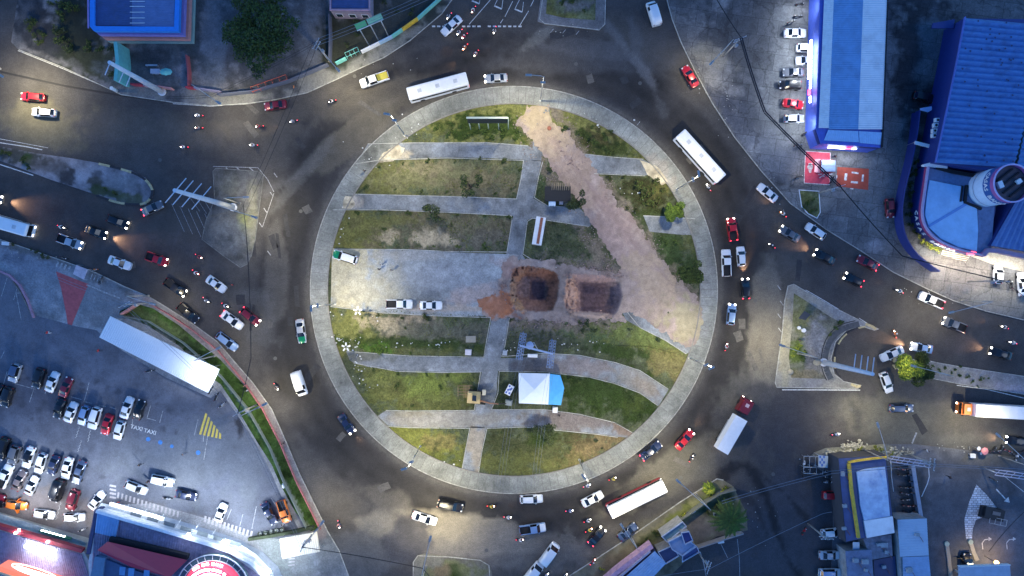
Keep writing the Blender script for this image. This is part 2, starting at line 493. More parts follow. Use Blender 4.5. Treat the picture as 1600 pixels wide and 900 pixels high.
# ---------------------------------------------------------------- roundabout pavement
conc = painter((.20, .208, .19), nvar=0.22, nsc=0.02, seed=3, blobs=[
 (500, 450, 30, 60, 0, (.24, .25, .25), .5), (1075, 470, 40, 60, 0, (.26, .27, .27), .6), (1030, 270, 40, 20, -50, (.33, .30, .26), .7),
 (505, 545, 10, 25, 0, (.18, .19, .18), .6), (800, 148, 60, 10, 0, (.27, .27, .25), .5), (915, 735, 60, 14, 20, (.28, .28, .24), .5)])
region('roundabout_pavement', circ(CX, CY, RO, 170), 0.15, conc, 4.5, M_CONC, holes=[circ(CX, CY, RI, 150)], skirt=0.17)
rj = random.Random(4); jl = []
for i in range(150):
 a = math.radians(i * 2.4 + rj.uniform(-.2, .2)); jl.append(stripe(CX + 292.5 * math.cos(a), CY + 292.5 * math.sin(a), CX + 316 * math.cos(a), CY + 316 * math.sin(a), .55))
flat('pavement_joint', jl, .1535, mat('joint_dark', (.13, .13, .115), .9, var=.4))
b = MB(); strip_wall(b, circ(CX, CY, RO + .9, 180), 0.16, 0.0, 0.165, closed=True)
b.build('kerb', M_KERB)['kind'] = 'structure'
b = MB(); strip_wall(b, circ(CX, CY, RI, 170), 0.22, 0.0, 0.27, closed=True)
b.build('inner_kerb', mat('inner_kerb', (.21, .2, .18), .85, var=.3))['kind'] = 'structure'
# ---------------------------------------------------------------- lawns of the roundabout
OL = (.118, .118, .040); OLY = (.165, .17, .055); BR = (.125, .108, .070); DG = (.03, .052, .012); GG = (.062, .072, .042); SAND = (.36, .30, .20)
G2 = (.105, .125, .035); DB = (.055, .052, .025); PINK = (.29, .215, .185)
TE = (.17, .135, .11)
lawn_fn = painter(GG, nvar=0.3, nsc=0.035, seed=9, edge=0.5, lines=[([(815, 195), (850, 262), (885, 318), (920, 372), (955, 420), (900, 420), (850, 408)], 11, TE, .7), ([(868, 170), (905, 232), (945, 286), (985, 345), (1025, 400), (1062, 445), (1098, 475)], 10, TE, .7), ([(800, 500), (880, 508), (960, 508)], 11, TE, .7)], blobs=[
 (760, 190, 130, 45, 8, OLY, .9), (765, 200, 62, 21, 0, DG, .97), (700, 200, 22, 10, 0, DG, .6),
 (920, 205, 90, 40, -28, OLY, .85), (935, 222, 42, 20, -18, DB, .9), (960, 235, 30, 14, 0, DG, .6), (900, 205, 16, 7, -20, DG, .7),
 (620, 278, 80, 34, 0, OL, .95), (700, 275, 110, 30, 0, (.15, .145, .075), .8), (745, 285, 60, 20, 0, BR, .7), (665, 262, 40, 10, 0, (.21, .18, .11), .5),
 (540, 360, 70, 40, 0, OL, .95), (700, 360, 110, 34, 0, BR, .75), (720, 378, 70, 14, 0, (.12, .11, .09), .6),
 (665, 373, 30, 11, -5, SAND, .9), (690, 376, 20, 6, 0, SAND, .8), (610, 372, 14, 12, 60, SAND, .75), (600, 345, 40, 10, 0, OL, .7),
 (862, 275, 26, 30, 0, (.06, .085, .04), .8), (985, 300, 60, 24, 0, (.11, .115, .06), .8), (1015, 300, 46, 34, 0, (.034, .036, .016), .98), (1040, 285, 16, 20, 0, OL, .6), (1010, 340, 40, 12, 0, DG, .4),
 (890, 385, 60, 40, 0, GG, .5), (930, 420, 50, 16, -10, (.15, .13, .115), .7), (1055, 395, 40, 34, -20, (.045, .07, .025), .95), (1075, 385, 12, 18, 0, OL, .5),
 (550, 515, 40, 30, 0, OLY, .9), (605, 508, 38, 14, -15, SAND, .8), (660, 500, 40, 9, 0, (.30, .24, .17), .8), (625, 535, 30, 8, -20, (.25, .21, .14), .5),
 (700, 518, 80, 22, 0, (.10, .10, .075), .85), (640, 538, 130, 8, -3, DG, .85), (620, 550, 100, 8, 0, OL, .5), (590, 548, 26, 10, 0, (.06, .13, .02), .8),
 (870, 500, 80, 14, 0, (.21, .16, .15), .8), (850, 520, 70, 14, 0, (.10, .10, .085), .7), (935, 520, 60, 22, -10, (.07, .10, .045), .8), (1010, 528, 70, 22, -15, (.13, .16, .05), .85), (990, 552, 80, 8, -8, DG, .8), (1045, 570, 30, 22, -30, (.16, .14, .06), .8),
 (840, 548, 60, 22, 0, (.05, .055, .045), .7),
 (660, 612, 95, 38, 0, G2, .9), (620, 612, 40, 24, 0, OL, .6), (660, 600, 50, 18, 0, (.15, .19, .045), .7), (622, 605, 16, 12, 0, DB, .6), (700, 635, 70, 12, 0, DB, .5), (590, 590, 40, 20, -50, OLY, .5),
 (770, 610, 28, 34, 0, (.025, .035, .02), .8), (940, 610, 80, 36, -15, DG, .9), (985, 630, 40, 30, 0, DG, .7), (995, 625, 30, 12, 40, G2, .3),
 (670, 695, 70, 30, -15, (.15, .16, .04), .95), (690, 690, 30, 12, 0, (.17, .13, .06), .6), (700, 715, 30, 10, 0, DG, .4),
 (850, 705, 110, 36, 0, (.07, .075, .03), .9), (850, 680, 30, 14, 0, DG, .8), (800, 725, 60, 16, 0, (.12, .13, .04), .7), (930, 700, 50, 20, 20, (.19, .14, .07), .8), (900, 685, 30, 10, 0, DB, .6), (870, 725, 60, 12, 0, OL, .5)])
PIT1 = [(799, 428), (806, 420), (822, 417), (850, 418), (868, 424), (875, 436), (872, 466), (864, 486), (838, 488), (814, 484), (802, 472), (797, 452)]
PIT2 = [(886, 438), (896, 431), (920, 431), (950, 436), (968, 441), (973, 462), (966, 484), (955, 498), (928, 492), (900, 488), (883, 482), (881, 462)]
hull = [(794, 420), (802, 414), (868, 421), (905, 429), (950, 436), (972, 441), (973, 484), (956, 497), (880, 490), (800, 489), (790, 470)]
region('lawn', circ(CX, CY, RI - 1, 140), 0.12, lawn_fn, 3.2, M_GRASS, holes=[hull])
# ---------------------------------------------------------------- paths
path_fn = painter((.17, .185, .20), nvar=0.22, nsc=0.03, seed=4, blobs=[
 (570, 545, 60, 20, 0, (.14, .15, .14), .6), (700, 655, 130, 14, 0, (.25, .23, .19), .7), (900, 655, 90, 16, 0, (.15, .125, .115), .9), (980, 672, 24, 12, 0, (.19, .13, .09), .8), (830, 572, 30, 10, 0, (.10, .09, .09), .8), (1010, 605, 30, 8, -35, (.20, .14, .10), .7), (560, 558, 30, 8, 0, (.11, .11, .09), .7), (640, 645, 40, 5, 0, (.20, .18, .13), .7),
 (900, 572, 50, 16, -5, (.20, .17, .16), .8), (1000, 600, 40, 14, -35, (.22, .20, .17), .7), (748, 700, 18, 30, 0, (.30, .26, .20), .9),
 (545, 316, 14, 14, 0, (.40, .36, .30), .7), (616, 240, 18, 12, 0, (.42, .37, .27), .8), (750, 600, 12, 16, 0, (.09, .10, .12), .6)],
 lines=[([(960, 560), (1040, 605)], 6, (.25, .24, .22), .3)])
PATHS = [
 [(575, 225), (640, 224), (760, 223), (825, 228), (846, 240), (846, 252), (818, 250), (760, 247), (700, 246), (640, 248), (592, 250), (556, 256)],
 [(905, 240), (960, 247), (1003, 249), (1024, 258), (1036, 272), (1008, 274), (960, 272), (918, 270)],
 [(528, 304), (600, 304), (700, 307), (805, 311), (833, 310), (855, 322), (905, 325), (925, 345), (922, 354), (853, 343), (835, 341), (820, 345), (800, 337), (700, 331), (600, 327), (520, 327)],
 [(1005, 337), (1060, 340), (1086, 342), (1092, 367), (1066, 367), (1015, 362)],
 [(818, 250), (846, 251), (838, 290), (833, 312), (806, 313), (813, 280)],
 [(803, 335), (833, 337), (824, 342), (816, 398), (822, 406), (788, 406), (793, 390), (800, 345)],
 [(768, 500), (795, 496), (788, 540), (783, 556), (778, 578), (776, 614), (766, 645), (758, 668), (735, 668), (742, 642), (749, 600), (753, 580), (759, 545)],
 [(541, 548), (640, 557), (757, 559), (755, 581), (690, 581), (620, 579), (575, 573), (552, 566), (546, 562)],
 [(780, 559), (810, 560), (850, 553), (905, 556), (960, 567), (1000, 580), (1044, 609), (1029, 634), (1000, 613), (960, 598), (920, 588), (850, 580), (778, 579)],
 [(602, 642), (640, 643), (742, 642), (764, 640), (850, 640), (905, 648), (960, 661), (992, 678), (984, 684), (965, 682), (930, 677), (880, 672), (820, 666), (758, 668), (735, 668), (640, 667), (606, 665), (590, 650)],
 [(736, 666), (760, 667), (752, 705), (748, 738), (722, 733), (728, 700)],
 [(835, 166), (858, 163), (860, 200), (850, 245), (832, 236)],
 [(972, 487), (990, 484), (1010, 489), (1038, 505), (1075, 525), (1088, 545), (1072, 553), (1040, 532), (1000, 512), (978, 500)],
]
for i, p in enumerate(PATHS):
 region('path', p, 0.132 + 0.004 * (i % 4), path_fn, 4.0, M_CONC, skirt=0.03)
plaza_fn = painter((.215, .235, .25), nvar=0.22, nsc=0.025, seed=6, blobs=[
 (550, 430, 48, 60, 0, (.42, .38, .26), .85), (590, 445, 40, 40, 0, (.36, .35, .29), .6), (740, 460, 40, 14, 15, (.33, .27, .25), .8), (720, 482, 90, 6, 0, (.36, .29, .23), .7),
 (640, 400, 60, 8, 0, (.30, .30, .29), .6), (790, 410, 26, 12, 0, (.30, .24, .23), .6), (700, 430, 60, 20, 0, (.26, .28, .31), .5)])
region('plaza_paving', [(519, 390), (560, 389), (640, 390), (700, 394), (790, 397), (812, 398), (806, 408), (790, 420), (786, 440), (782, 470), (772, 494), (760, 494), (690, 494), (640, 492), (600, 488), (517, 478)], 0.15, plaza_fn, 3.6, M_CONC)
# pale edging stones of the paths
b = MB()
for pts in ([(575, 225), (640, 223.5), (760, 223), (825, 228)], [(556, 256), (592, 250.5), (700, 247), (818, 251), (814, 280), (807, 311), (760, 309), (700, 307), (540, 303)],
   [(848, 253), (842, 275), (835, 309), (856, 322), (905, 325)], [(520, 328), (600, 328), (700, 332), (799, 337), (800, 345), (792, 394), (700, 393), (640, 390), (520, 389)],
   [(920, 354), (853, 344), (832, 341), (824, 346), (817, 397), (835, 408), (870, 418)], [(905, 240), (960, 246), (1005, 249)], [(918, 271), (960, 273), (1008, 275)],
   [(1005, 337), (1060, 340), (1086, 342)], [(517, 479), (600, 489), (690, 494), (767, 496), (758, 545), (756, 558), (640, 556), (545, 549)],
   [(796, 497), (789, 540), (784, 557), (850, 552), (905, 555), (960, 566), (1000, 579), (1044, 608)], [(553, 567), (620, 580), (690, 582), (751, 581), (748, 600), (741, 641), (640, 642), (603, 641)],
   [(1028, 634), (1000, 614), (960, 599), (920, 589), (850, 581), (780, 580), (778, 614), (768, 640), (850, 639.5), (905, 647), (960, 660), (990, 677)],
   [(606, 666), (640, 668), (734, 669), (728, 700), (722, 733)], [(748, 738), (753, 705), (761, 669), (820, 667), (880, 673), (930, 678), (965, 683)],
   [(980, 488), (1000, 512), (1040, 532), (1072, 553)]):
 strip_wall(b, pts, 0.13, 0.10, 0.185)
b.build('path_kerb', mat('pale_kerb', (.40, .40, .37), .85, var=.45, scale=1.2, grime=.8, grime_col=(.12, .12, .1), gscale=.6))['kind'] = 'structure'
# ---------------------------------------------------------------- bare earth, excavations and heaps
def dist_poly(P, poly):
 d = np.full(len(P), 1e9); n = len(poly)
 for i in range(n):
  a = np.array(poly[i], float); c = np.array(poly[(i + 1) % n], float); ab = c - a
  t = np.clip(((P - a) @ ab) / (ab @ ab), 0, 1)
  d = np.minimum(d, np.linalg.norm(P - (a + t[:, None] * ab), axis=1))
 return np.where(inside(P, poly), d, -d)
def earth_z(P):
 nz = pnoise(P, .06, 3); n2 = pnoise(P, .22, 8)
 z = 0.05 * nz + 0.03 * n2
 d1 = dist_poly(P, PIT1) + nz * 1.5 + n2
 z = z - np.clip(d1 / 17, 0, 1) * 2.6 - np.clip(d1 / 2.5, 0, 1) * .5
 # steep inner shaft, slightly off centre
 sh = dist_poly(P, [(829, 437), (853, 438), (851, 470), (828, 468)])
 z = z - np.clip(sh / 4, 0, 1) * .5
 d2 = dist_poly(P, PIT2) + nz * 1.5 + n2
 z = z - np.clip(d2 / 12, 0, 1) * 1.4 - np.clip(d2 / 2.5, 0, 1) * .4 - np.clip(dist_poly(P, [(908, 441), (960, 446), (962, 482), (908, 486)]) / 4, 0, 1) * .7
 def heap(x, y, rx, ry, a, h):
  t = math.radians(a); dx = P[:, 0] - x; dy = -(P[:, 1] - y)
  u = (dx * math.cos(t) + dy * math.sin(t)) / rx; v = (-dx * math.sin(t) + dy * math.cos(t)) / ry
  q = np.sqrt(u * u + v * v) + n2 * .35 + nz * .2
  return h * np.clip(1 - q, 0, 1) ** .8
 z += heap(812, 430, 20, 9, 45, 1.3) + heap(825, 424, 22, 7, 0, 1.0) + heap(808, 474, 20, 8, -55, 1.3) + heap(803, 452, 8, 22, 0, .9)
 z += heap(893, 460, 11, 30, 0, 1.5) + heap(920, 434, 34, 6, -4, .8) + heap(925, 492, 36, 6, -2, .7) + heap(785, 482, 22, 12, 0, .4)
 return z
earth_base = painter((.25, .20, .18), nvar=0.2, nsc=0.03, seed=11, edge=.4, blobs=[
 (845, 190, 34, 34, 0, (.36, .29, .19), .95), (860, 225, 34, 30, -30, (.33, .26, .19), .9), (900, 285, 60, 34, -55, (.31, .235, .19), .8),
 (960, 360, 60, 30, -55, (.27, .20, .185), .7), (1030, 450, 70, 30, -50, (.33, .26, .20), .85), (1070, 500, 40, 30, -40, (.34, .30, .20), .9),
 (1000, 480, 40, 20, 0, (.33, .26, .22), .6), (785, 475, 26, 20, 0, (.36, .14, .07), .9), (800, 420, 20, 14, 0, (.27, .18, .16), .7),
 (770, 476, 20, 16, 30, (.33, .15, .09), .8)],
 lines=[([(850, 240), (905, 320), (960, 400), (1000, 440)], 5, (.23, .17, .16), .35), ([(870, 225), (930, 300), (985, 370), (1050, 445)], 3, (.23, .17, .16), .4), ([(860, 215), (915, 300), (975, 380), (1040, 460)], 2, (.36, .29, .25), .3), ([(905, 270), (965, 350), (1020, 420)], 2, (.22, .16, .15), .3)])
def mixc(col, w, rgb):
 w = w[:, None]; return col * (1 - w) + np.array(rgb) * w
def earth_fn(P):
 col = earth_base(P); nz = pnoise(P, .07, 3); n2 = pnoise(P, .25, 8); v = (1 + .35 * n2 + .2 * nz)[:, None]
 def el(x, y, rx, ry, a, sf=.3):
  t = math.radians(a); dx = P[:, 0] - x; dy = -(P[:, 1] - y)
  u = (dx * math.cos(t) + dy * math.sin(t)) / rx; w_ = (-dx * math.sin(t) + dy * math.cos(t)) / ry
  return np.clip((1 - np.sqrt(u * u + w_ * w_) + n2 * .25) / sf, 0, 1)
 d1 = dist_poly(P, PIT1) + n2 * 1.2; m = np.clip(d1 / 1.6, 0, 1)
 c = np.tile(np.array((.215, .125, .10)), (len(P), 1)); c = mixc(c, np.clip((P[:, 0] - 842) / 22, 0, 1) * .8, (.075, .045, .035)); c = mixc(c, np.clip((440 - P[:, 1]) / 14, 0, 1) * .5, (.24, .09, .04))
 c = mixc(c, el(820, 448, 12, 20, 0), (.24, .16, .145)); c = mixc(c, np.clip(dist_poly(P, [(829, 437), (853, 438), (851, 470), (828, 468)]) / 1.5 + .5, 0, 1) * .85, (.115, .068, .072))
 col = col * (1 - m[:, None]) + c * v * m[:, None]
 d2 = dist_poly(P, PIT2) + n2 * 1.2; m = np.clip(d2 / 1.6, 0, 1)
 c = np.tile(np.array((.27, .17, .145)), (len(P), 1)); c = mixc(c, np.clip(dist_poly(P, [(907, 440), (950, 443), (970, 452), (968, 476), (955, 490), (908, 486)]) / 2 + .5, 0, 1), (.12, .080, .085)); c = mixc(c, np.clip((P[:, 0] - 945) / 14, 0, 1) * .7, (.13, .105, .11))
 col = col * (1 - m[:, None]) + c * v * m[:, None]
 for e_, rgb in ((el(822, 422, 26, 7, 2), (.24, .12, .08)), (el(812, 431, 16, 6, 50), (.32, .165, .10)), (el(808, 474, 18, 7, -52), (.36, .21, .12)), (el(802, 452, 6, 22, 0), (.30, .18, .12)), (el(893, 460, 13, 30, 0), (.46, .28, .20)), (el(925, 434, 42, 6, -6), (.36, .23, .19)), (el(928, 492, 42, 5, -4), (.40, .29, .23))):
  col = mixc(col, e_ * .95, rgb)
 return col
EARTH = [(806, 191), (816, 180), (822, 166), (842, 163), (856, 165), (862, 180), (866, 192), (880, 200), (905, 228), (926, 258), (946, 284), (962, 312), (985, 342), (1005, 368), (1028, 400), (1060, 438),
   (1090, 462), (1099, 490), (1094, 528), (1078, 545), (1048, 528), (1012, 502), (985, 486), (972, 490), (978, 503), (940, 500), (900, 508), (850, 500), (800, 496), (770, 500), (756, 490), (750, 470), (770, 458),
   (782, 440), (786, 416), (798, 404), (830, 404), (868, 409), (905, 416), (945, 422), (972, 428), (968, 415), (950, 390), (930, 362), (912, 330), (898, 312), (880, 292), (862, 262), (846, 238), (826, 216)]
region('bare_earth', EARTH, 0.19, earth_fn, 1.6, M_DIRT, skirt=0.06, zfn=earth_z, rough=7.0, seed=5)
for p, s_ in (([(590, 255), (600, 238), (622, 226), (632, 232), (626, 246), (612, 252)], 2), ([(534, 326), (540, 306), (552, 308), (556, 318), (550, 327)], 3), ([(1000, 250), (1030, 262), (1044, 284), (1034, 290), (1012, 274)], 4)):
 region('bare_earth', p, 0.165, painter((.42, .37, .27), nvar=.3, nsc=.08, seed=s_), 3.0, M_DIRT, rough=2.0, seed=s_)
# ---------------------------------------------------------------- blocks round the junction
def block(name, outline, fn, m=M_CONC, z=0.12, step=5.0, kerb=True, rough=0.0, kz=0.0, seed=1):
 region(name, outline, z, fn, step, m, skirt=z + .03, rough=rough, seed=seed)
NWK = [(18, 66), (28, 0), (34, -50), (712, -50), (706, 0), (690, 22), (640, 64), (600, 90), (560, 108), (520, 127), (480, 145), (430, 156), (380, 163), (330, 165), (270, 160), (190, 148), (100, 106), (30, 78)]
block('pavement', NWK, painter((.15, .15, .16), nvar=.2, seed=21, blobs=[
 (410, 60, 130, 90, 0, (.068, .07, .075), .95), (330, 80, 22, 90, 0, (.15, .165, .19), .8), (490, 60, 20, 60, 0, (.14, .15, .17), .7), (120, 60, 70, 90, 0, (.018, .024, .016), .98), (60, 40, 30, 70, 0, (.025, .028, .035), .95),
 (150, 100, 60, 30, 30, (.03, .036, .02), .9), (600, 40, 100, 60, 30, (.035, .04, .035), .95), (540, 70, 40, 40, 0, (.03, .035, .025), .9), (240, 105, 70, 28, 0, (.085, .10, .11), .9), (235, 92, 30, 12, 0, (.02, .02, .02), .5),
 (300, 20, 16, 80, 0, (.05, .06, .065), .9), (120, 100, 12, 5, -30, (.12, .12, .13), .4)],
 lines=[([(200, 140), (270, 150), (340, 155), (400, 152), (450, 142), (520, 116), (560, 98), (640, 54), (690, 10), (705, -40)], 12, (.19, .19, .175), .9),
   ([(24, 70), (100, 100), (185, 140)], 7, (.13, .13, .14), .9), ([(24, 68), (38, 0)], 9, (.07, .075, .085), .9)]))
block('traffic_island', [(840, 30), (852, -50), (948, -50), (946, 38), (936, 48), (850, 37), (840, 34)], painter((.15, .15, .155), seed=22))
region('verge', [(858, -50), (853, 22), (880, 28), (930, 32), (932, -50)], .14, painter((.10, .11, .06), nvar=.3, nsc=.05, seed=23, blobs=[(860, 10, 8, 26, 0, OL, .8), (895, 4, 24, 14, 0, (.17, .16, .17), .7), (890, 26, 40, 5, 0, OL, .8), (900, -4, 20, 8, 0, DG, .6)]), 4.0, M_GRASS)
NEK = [(1042, -50), (1042, 0), (1050, 30), (1064, 66), (1085, 110), (1112, 160), (1148, 215), (1190, 268), (1235, 318), (1290, 358), (1345, 392), (1395, 425), (1450, 452), (1490, 470), (1540, 486), (1600, 500), (1660, 512), (1660, -50)]
block('pavement', NEK, painter((.12, .122, .128), nvar=.2, seed=24, blobs=[
 (1180, 60, 80, 110, 0, (.065, .068, .075), .9), (1235, 150, 50, 120, 0, (.12, .125, .13), .8), (1120, 170, 30, 60, 30, (.065, .07, .09), .85), (1160, 190, 20, 40, 0, (.08, .085, .1), .6),
 (1200, 245, 50, 40, 0, (.17, .175, .19), .8), (1260, 300, 60, 30, 30, (.20, .20, .195), .8), (1175, 236, 18, 8, 40, (.27, .27, .27), .8), (1147, 143, 14, 8, 0, (.22, .22, .23), .7),
 (1115, 90, 16, 36, 60, (.24, .23, .20), .7), (1440, 80, 45, 120, 0, (.03, .032, .038), .97), (1455, 70, 22, 50, 0, (.13, .14, .16), .8), (1450, 110, 20, 20, 0, (.13, .12, .12), .6),
 (1370, 300, 50, 60, 0, (.16, .17, .18), .7), (1350, 250, 30, 10, 0, (.25, .25, .24), .6), (1365, 385, 12, 12, 0, (.26, .26, .28), .8), (1480, 430, 70, 30, 0, (.20, .18, .165), .8), (1560, 470, 60, 20, 0, (.22, .21, .18), .7),
 (1450, 466, 20, 6, -30, (.30, .30, .28), .8), (1445, 432, 40, 18, -20, (.20, .19, .185), .6)],
 lines=[([(1050, 20), (1064, 66), (1085, 110), (1112, 160), (1148, 215), (1190, 268), (1235, 318)], 3, (.12, .115, .10), .6),
   ([(1235, 292), (1262, 292), (1300, 288)], 4, (.05, .05, .05), .5), ([(1240, 290), (1215, 285), (1210, 275)], 2.5, (.04, .04, .04), .7)]), M_SLAB)
TRI = [(1231, 447), (1240, 444), (1262, 457), (1300, 479), (1340, 499), (1372, 514), (1366, 516), (1345, 509), (1322, 516), (1305, 534), (1298, 560), (1303, 584), (1318, 596), (1345, 602), (1340, 607), (1214, 605), (1211, 598), (1222, 520), (1226, 470)]
block('traffic_island', TRI, painter((.21, .205, .185), nvar=.18, seed=25, blobs=[(1270, 545, 30, 50, 0, (.22, .22, .23), .9), (1330, 500, 50, 12, -28, (.22, .23, .25), .8), (1228, 560, 12, 60, 0, (.30, .28, .20), .8), (1300, 560, 8, 40, 0, (.12, .13, .15), .8), (1296, 525, 22, 6, 45, (.05, .055, .06), .8)]))
region('verge', [(1240, 458), (1262, 472), (1300, 497), (1318, 506), (1300, 520), (1286, 545), (1284, 580), (1290, 592), (1236, 590), (1232, 560), (1238, 500)], .14, painter((.13, .13, .10), nvar=.25, nsc=.04, seed=26, blobs=[
 (1248, 500, 18, 34, 0, (.14, .15, .07), .8), (1246, 552, 18, 22, 0, (.09, .13, .03), .9), (1275, 540, 20, 36, 0, (.22, .22, .23), .9), (1270, 565, 14, 20, 0, (.17, .16, .15), .8), (1250, 585, 26, 6, 0, (.20, .17, .10), .7)]), 3.5, M_GRASS)
region('central_reservation', [(1396, 562), (1402, 557), (1430, 562), (1460, 566), (1500, 573), (1600, 588), (1660, 597), (1660, 628), (1600, 616), (1500, 600), (1440, 588), (1405, 578), (1396, 571)], .13,
  painter((.19, .19, .20), nvar=.2, seed=27, blobs=[(1480, 578, 60, 8, -8, (.23, .22, .18), .7), (1410, 568, 10, 8, 0, (.10, .10, .10), .6), (1590, 608, 40, 8, -8, (.27, .27, .33), .7)]), 4, M_CONC, skirt=.15)
SEK = [(1262, 716), (1272, 707), (1290, 700), (1330, 697), (1380, 694), (1430, 694), (1500, 702), (1600, 716), (1660, 722), (1660, 950), (1296, 950), (1302, 800), (1300, 745), (1284, 736), (1268, 726)]
block('pavement', SEK, painter((.10, .105, .12), nvar=.22, seed=28, blobs=[
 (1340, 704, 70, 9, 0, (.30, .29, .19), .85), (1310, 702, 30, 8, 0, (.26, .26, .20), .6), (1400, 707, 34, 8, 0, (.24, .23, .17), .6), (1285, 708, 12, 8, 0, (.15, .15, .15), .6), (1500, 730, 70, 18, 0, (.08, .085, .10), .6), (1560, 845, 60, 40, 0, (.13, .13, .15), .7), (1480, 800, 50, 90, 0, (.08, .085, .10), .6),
 (1422, 765, 24, 50, 0, (.06, .065, .07), .9), (1560, 718, 50, 8, 0, (.11, .105, .09), .7), (1600, 710, 30, 6, 0, (.14, .13, .09), .7)]), M_LOT)
block('verge', [(820, 950), (870, 912), (930, 874), (1000, 828), (1060, 786), (1120, 748), (1130, 750), (1146, 760), (1154, 778), (1166, 800), (1168, 828), (1120, 838), (1096, 850), (1062, 885), (1030, 915), (1012, 950)],
  painter((.15, .14, .10), nvar=.25, nsc=.03, seed=29, blobs=[(1000, 845, 60, 8, 33, (.24, .22, .12), .8), (1090, 790, 44, 10, 35, (.25, .24, .11), .9), (1060, 808, 20, 10, 30, (.15, .17, .04), .8), (1110, 770, 20, 10, 30, (.12, .15, .04), .7),
  (960, 880, 60, 12, 33, (.16, .12, .08), .8), (1020, 840, 30, 9, 33, (.06, .08, .03), .7), (1130, 800, 34, 30, 0, (.055, .075, .035), .9), (1100, 825, 30, 20, 0, (.16, .13, .11), .8)]), M_DIRT)
block('traffic_island', [(645, 950), (645, 878), (652, 868), (662, 865), (700, 870), (750, 874), (764, 882), (769, 895), (769, 950)], painter((.14, .135, .115), seed=30, blobs=[(705, 900, 40, 16, 0, (.13, .14, .06), .9), (690, 895, 14, 10, 0, (.16, .10, .07), .6), (712, 900, 10, 12, 0, DG, .8)]))
SWK = [(-60, 352), (0, 374), (50, 391), (100, 408), (150, 426), (195, 448), (232, 463), (262, 481), (300, 505), (340, 534), (362, 560), (395, 598), (425, 640), (447, 690), (468, 740), (490, 785), (512, 830), (530, 860), (545, 900), (550, 950), (-60, 950)]
block('pavement', SWK, painter((.25, .255, .27), nvar=.15, seed=31, blobs=[
 (40, 410, 60, 16, -15, (.20, .21, .25), .8), (150, 480, 60, 40, 0, (.15, .17, .19), .7), (65, 450, 30, 34, 0, (.17, .19, .22), .6), (22, 404, 18, 8, 0, (.10, .11, .14), .6), (60, 510, 20, 20, 0, (.14, .145, .15), .6),
 (480, 860, 50, 60, 0, (.20, .22, .22), .8), (430, 860, 30, 40, 0, (.21, .235, .23), .8), (510, 870, 20, 60, 0, (.13, .14, .15), .7)],
 lines=[([(232, 468), (262, 486), (300, 511), (338, 541), (375, 582), (408, 630), (436, 690), (455, 740), (478, 790), (500, 830)], 14, (.20, .165, .165), .85),
   ([(-60, 360), (0, 380), (60, 398), (120, 420), (200, 455)], 7, (.09, .09, .085), .8)]), M_CONC)
LOT = [(-60, 395), (0, 424), (22, 440), (40, 470), (52, 492), (90, 502), (120, 510), (152, 516), (165, 530), (210, 560), (260, 590), (330, 622), (345, 610), (372, 650), (400, 692), (425, 740), (442, 780), (470, 832), (440, 842), (395, 838), (330, 812), (240, 786), (150, 790), (140, 845), (60, 825), (0, 808), (-60, 795)]
region('car_park', LOT, .135, painter((.105, .115, .145), nvar=.15, nsc=.015, seed=32, blobs=[(300, 720, 120, 60, 0, (.14, .155, .18), .8), (20, 470, 30, 40, 0, (.13, .14, .17), .7), (60, 530, 50, 20, 0, (.10, .11, .14), .7), (150, 650, 110, 60, 0, (.09, .098, .125), .5), (60, 800, 90, 30, 0, (.13, .115, .115), .8), (250, 800, 90, 14, -15, (.14, .13, .13), .6), (40, 620, 50, 30, 0, (.075, .08, .105), .5),
 (375, 665, 5, 18, 0, (.02, .02, .025), .9), (235, 480, 8, 12, 0, (.1, .1, .1), .3)] + [(x, y, 5, 4, 0, (.045, .048, .06), .65) for x, y in
 ((48, 615), (70, 628), (45, 590), (130, 600), (150, 598), (170, 605), (62, 640), (36, 632), (245, 630), (265, 640), (255, 670), (275, 675), (130, 610), (185, 612), (50, 655), (110, 720), (160, 745))]), 4.5, M_LOT)
# central reservation and kerbed nose on the west side
region('central_reservation', [(-60, 214), (0, 229), (60, 240), (110, 247), (150, 254), (205, 266), (228, 278), (239, 294), (239, 308), (228, 320), (205, 321), (150, 304), (80, 281), (0, 251), (-60, 232)], .13,
  painter((.19, .19, .21), nvar=.25, nsc=.035, seed=33, blobs=[(30, 243, 50, 12, -12, (.055, .06, .055), .95), (44, 250, 8, 12, 0, (.03, .065, .02), .9), (80, 262, 40, 12, -15, (.10, .095, .095), .8), (110, 275, 16, 12, 0, (.05, .05, .055), .9), (148, 284, 16, 10, -20, (.06, .06, .05), .9), (165, 300, 30, 8, -12, (.05, .065, .03), .9), (205, 312, 26, 8, -10, (.08, .09, .05), .8), (152, 271, 14, 6, 0, (.09, .09, .10), .8), (125, 275, 8, 12, 0, (.33, .34, .38), .8), (190, 285, 22, 12, 0, (.16, .17, .18), .6)]), 3.5, M_DIRT, skirt=.15)
block('traffic_island', [(333, 268), (338, 263), (404, 268), (412, 274), (406, 320), (399, 375), (393, 400), (386, 413), (376, 418), (350, 400), (316, 374), (322, 345), (336, 312)],
  painter((.085, .085, .083), nvar=.4, nsc=.04, seed=34, blobs=[(385, 300, 22, 24, 0, (.14, .135, .13), .6), (360, 290, 16, 16, 0, (.12, .12, .10), .7), (385, 345, 14, 14, 0, (.22, .23, .08), .8), (360, 365, 30, 26, 0, (.13, .14, .15), .7), (395, 340, 8, 60, 0, (.23, .22, .16), .7), (360, 312, 8, 6, 0, (.05, .06, .04), .8), (345, 375, 16, 12, 0, (.06, .065, .07), .6)]))
